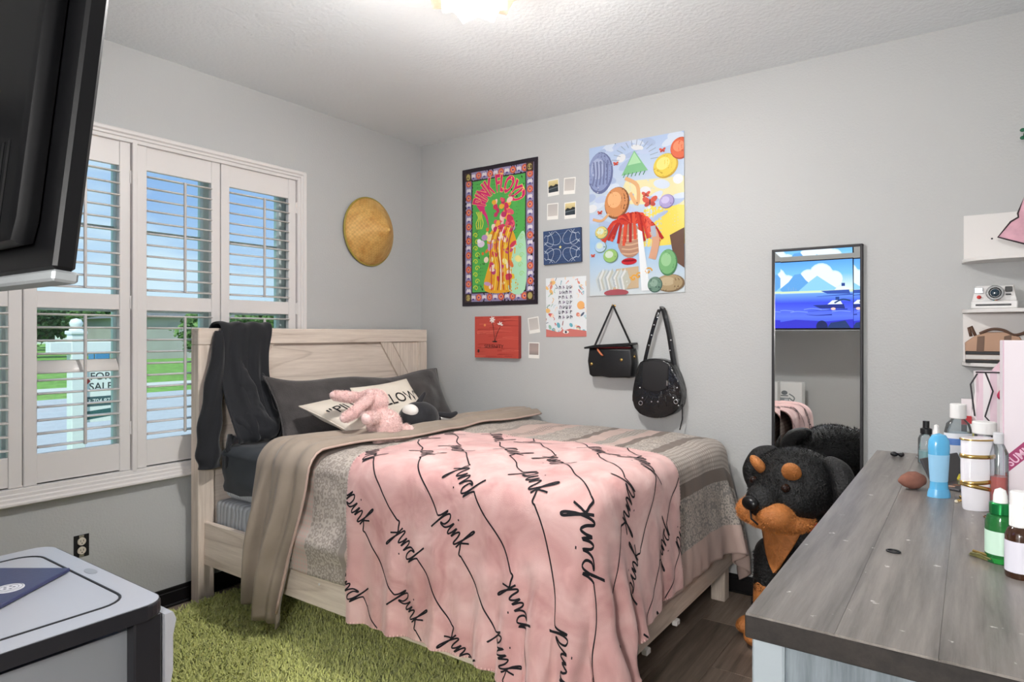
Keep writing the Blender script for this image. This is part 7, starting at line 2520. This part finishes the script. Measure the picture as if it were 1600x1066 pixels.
B().prism(Pg, Mg @ Matrix(((1, 0, 0, 0), (0, 0, -1, 0.0), (0, 1, 0, 0), (0, 0, 0, 1))), Dd, 0.002).build('bag', gpaper(), gb)
M_dk = mat('dark paper edge', (46, 40, 46), 0.5)
for pts in ([(W_ * 0.22, Hh * 0.99), (W_ * 0.40, Hh * 0.78), (W_ * 0.22, Hh * 0.50), (W_ * 0.42, Hh * 0.40), (W_ * 0.24, Hh * 0.30)], [(W_ * 0.24, Hh * 0.30), (W_, Hh * 0.24)], [(0, Hh * 0.985), (W_, Hh * 0.985)], [(W_ * 0.04, Hh * 0.97), (-W_ * 0.12, Hh * 0.85), (-W_ * 0.02, Hh * 0.50)]):
    B().tube([Mg @ Vector((a, -Dd - 0.001, b_)) for a, b_ in pts], [(0.001, 0.0026)] * len(pts), 6).build('edge_line', M_dk, gb)
M_rib = mat('crimson ribbon', (176, 36, 78), 0.35)
for pts in ([(W_ * 0.86, Hh * 1.12), (W_ * 0.92, Hh * 0.98), (W_ * 0.84, Hh * 0.86), (W_ * 0.94, Hh * 0.76)], [(W_ * 0.88, Hh * 0.90), (W_ * 0.66, Hh * 0.82), (W_ * 0.54, Hh * 0.74), (W_ * 0.62, Hh * 0.72), (W_ * 0.88, Hh * 0.84)], [(W_ * 0.9, Hh * 1.0), (W_ * 0.98, Hh * 0.8), (W_ * 0.9, Hh * 0.66)]):
    B().tube(catmull([Mg @ Vector((a, -Dd - 0.008, b_)) for a, b_ in pts], 4), [(0.003, 0.007)] * ((len(pts) - 1) * 4 + 1), 8).build('ribbon', M_rib, gb, smooth=True)
B().prism([(W_ * 0.46, Hh * 1.0), (W_ * 0.74, Hh * 0.98), (W_ * 0.88, Hh * 1.08), (W_ * 0.72, Hh * 1.14)], Mg @ Matrix(((1, 0, 0, 0), (0, 0, -1, -0.01), (0, 1, 0, 0), (0, 0, 0, 1))), 0.004).build('tissue', mat('blush tissue', (226, 196, 206), 0.8), gb)
# small red and black carton with magenta foot
p = top(1509, 716); k = sc_at(p)
rc = thing('lipstick_carton', 'slim red and black carton with a magenta foot by the gift bag', 'box', p)
for z0, z1, c in ((0, 30, (190, 40, 120)), (30, 52, (40, 34, 38)), (52, 66, (190, 40, 48)), (66, 92, (222, 214, 216))):
    B().box((-0.012, -0.010, z0 * k), (0.016, 0.012, z1 * k), 0.001, M=Matrix.Translation(p + Vector((0, 0.01, 0)))).build('carton_band', mat('carton %s' % str(c), c, 0.45), rc)
# green dropper serum
p = top(1563, 878); k = sc_at(p)
t = thing('green_serum', 'green glass serum bottle with a white dropper bulb', 'bottle', p)
r_ = 20 * k
M_gg = clear_mat('green glass', (84, 190, 110), 0.03, white=0.22)
lath('bottle', [(0, 0), (r_ * 0.94, 0), (r_, 0.003), (r_, 62 * k), (r_ * 0.86, 72 * k), (r_ * 0.55, 76 * k), (0, 76 * k)], p, M_gg, t)
lath('foot', [(0, 0.001), (r_ * 0.9, 0.001), (r_ * 0.9, 8 * k), (0, 8 * k)], p, M_wcap, t)
lath('label', [(r_ * 1.01, 14 * k), (r_ * 1.01, 50 * k)], p, mat('pale green label', (196, 226, 206), 0.5), t)
lath('collar', ring_pr(r_ * 0.72, 74 * k, 93 * k), p, mat('metallic green', (36, 138, 74), 0.22, 0.7), t)
lath('bulb', [(0, 92 * k), (r_ * 0.48, 92 * k), (r_ * 0.46, 104 * k), (r_ * 0.36, 112 * k), (0, 116 * k)], p, M_wcap, t)
# brown bottle with a white cap
p = top(1593, 902); k = sc_at(p)
t = thing('amber_bottle', 'dark amber bottle with a white label and tall white cap', 'bottle', p)
r_ = 19 * k
lath('bottle', [(0, 0), (r_ * 0.94, 0), (r_, 0.003), (r_, 66 * k), (r_ * 0.8, 76 * k), (r_ * 0.55, 80 * k), (0, 80 * k)], p, mat('amber glass', (58, 34, 20), 0.06, spec=0.7), t)
lath('label', [(r_ * 1.012, 10 * k), (r_ * 1.012, 58 * k)], p, mat('lilac white label', (214, 212, 222), 0.5), t)
q = B()
q.lathe(ring_pr(r_ * 0.66, 78 * k, 134 * k), 24, Matrix.Translation(p))
for i_ in range(24):
    a = 2 * PI * i_ / 24
    q.box((r_ * 0.65, -0.0006, 80 * k), (r_ * 0.69, 0.0006, 112 * k), M=Matrix.Translation(p) @ Matrix.Rotation(a, 4, 'Z'))
q.build('cap', M_wcap, t)
# olive claw clip
p = top(1534, 874); k = sc_at(p)
t = thing('claw_clip', 'olive tortoiseshell hair claw lying by the green serum', 'hair clip', p)
M_ol = mat('olive acetate', (116, 112, 66), 0.3, var=(80, 0.4))
Mk = Matrix.Translation(p) @ Matrix.Rotation(R(-38), 4, 'Z')
for s_ in (-1, 1):
    B().prism([(-20 * k, 0), (20 * k, 0), (17 * k, 7 * k), (0, 11 * k), (-16 * k, 7 * k)], Mk @ Matrix.Rotation(R(90 - s_ * 35), 4, 'X') @ Matrix.Translation((0, 0, s_ * 1.5 * k)), 1.5 * k).build('jaw', M_ol, t)
B().cyl(Mk @ Vector((-14 * k, 0, 9 * k)), Mk @ Vector((14 * k, 0, 9 * k)), 2 * k, seg=8).build('spring', M_gold, t)
# black hair elastic, earbuds, rings
p = top(1396, 863); k = sc_at(p)
el = B().tube([(p.x + 9 * k * math.cos(a), p.y + 7 * k * math.sin(a), p.z + 1.6 * k) for a in [2 * PI * i_ / 28 for i_ in range(28)]], 1.5 * k, 8, closed=True).build('hair_elastic', M_black, smooth=True)
tag(el, 'thin black hair elastic lying in the middle of the dresser top', 'hair elastic')
p = top(1402, 714); k = sc_at(p)
t = thing('hair_claw', 'tiny black hair claw near the back edge of the dresser', 'hair clip', p)
B().ell(p + Vector((-4 * k, 0, 4 * k)), (5.5 * k, 4 * k, 3.8 * k)).build('jaw', M_black, t, smooth=True)
B().ell(p + Vector((5 * k, 0.004, 4 * k)), (4.5 * k, 4 * k, 4 * k)).build('jaw', M_black, t, smooth=True)
B().cyl(p + Vector((-6 * k, 0, 6 * k)), p + Vector((7 * k, 0, 7 * k)), 1.5 * k, seg=8).build('spring', M_silver, t)
def ringlet(px, py, r_, m_, label):
    p = top(px, py); k = sc_at(p)
    o = B().tube([(p.x + r_ * k * math.cos(a), p.y + r_ * k * math.sin(a), p.z + 1.1 * k) for a in [2 * PI * i_ / 20 for i_ in range(20)]], 1.0 * k, 6, closed=True).build('finger_ring', m_, smooth=True)
    tag(o, label, 'ring')
M_br = mat('bronze', (124, 92, 66), 0.3, 0.9)
ringlet(1545, 809, 6.5, M_br, 'bronze finger ring beside the perfume bottle')
ringlet(1500, 783, 4.0, M_gold, 'small gold ring by the foot of the blue bottle')
ringlet(1437, 716, 4.5, M_silver, 'small silver ring near the clear spray bottle')
for px, py, lab in ((1494, 786, 'pearl earring lying left of the white perfume bottle'), (1501, 779, 'gold ball earring lying near the palette')):
    p = top(px, py); k = sc_at(p)
    t = thing('earring', lab, 'earring', p)
    B().ell(p + Vector((0, 0, 2.4 * k)), (2.4 * k,) * 3, seg=12, rings=8).build('bead', mat('pearl', (226, 214, 190), 0.2) if 'pearl' in lab else M_gold, t, smooth=True)
    B().cyl(p + Vector((0, 0, 2.4 * k)), p + Vector((5 * k, 2 * k, 1.0 * k)), 0.5 * k, seg=6).build('post', M_gold, t)
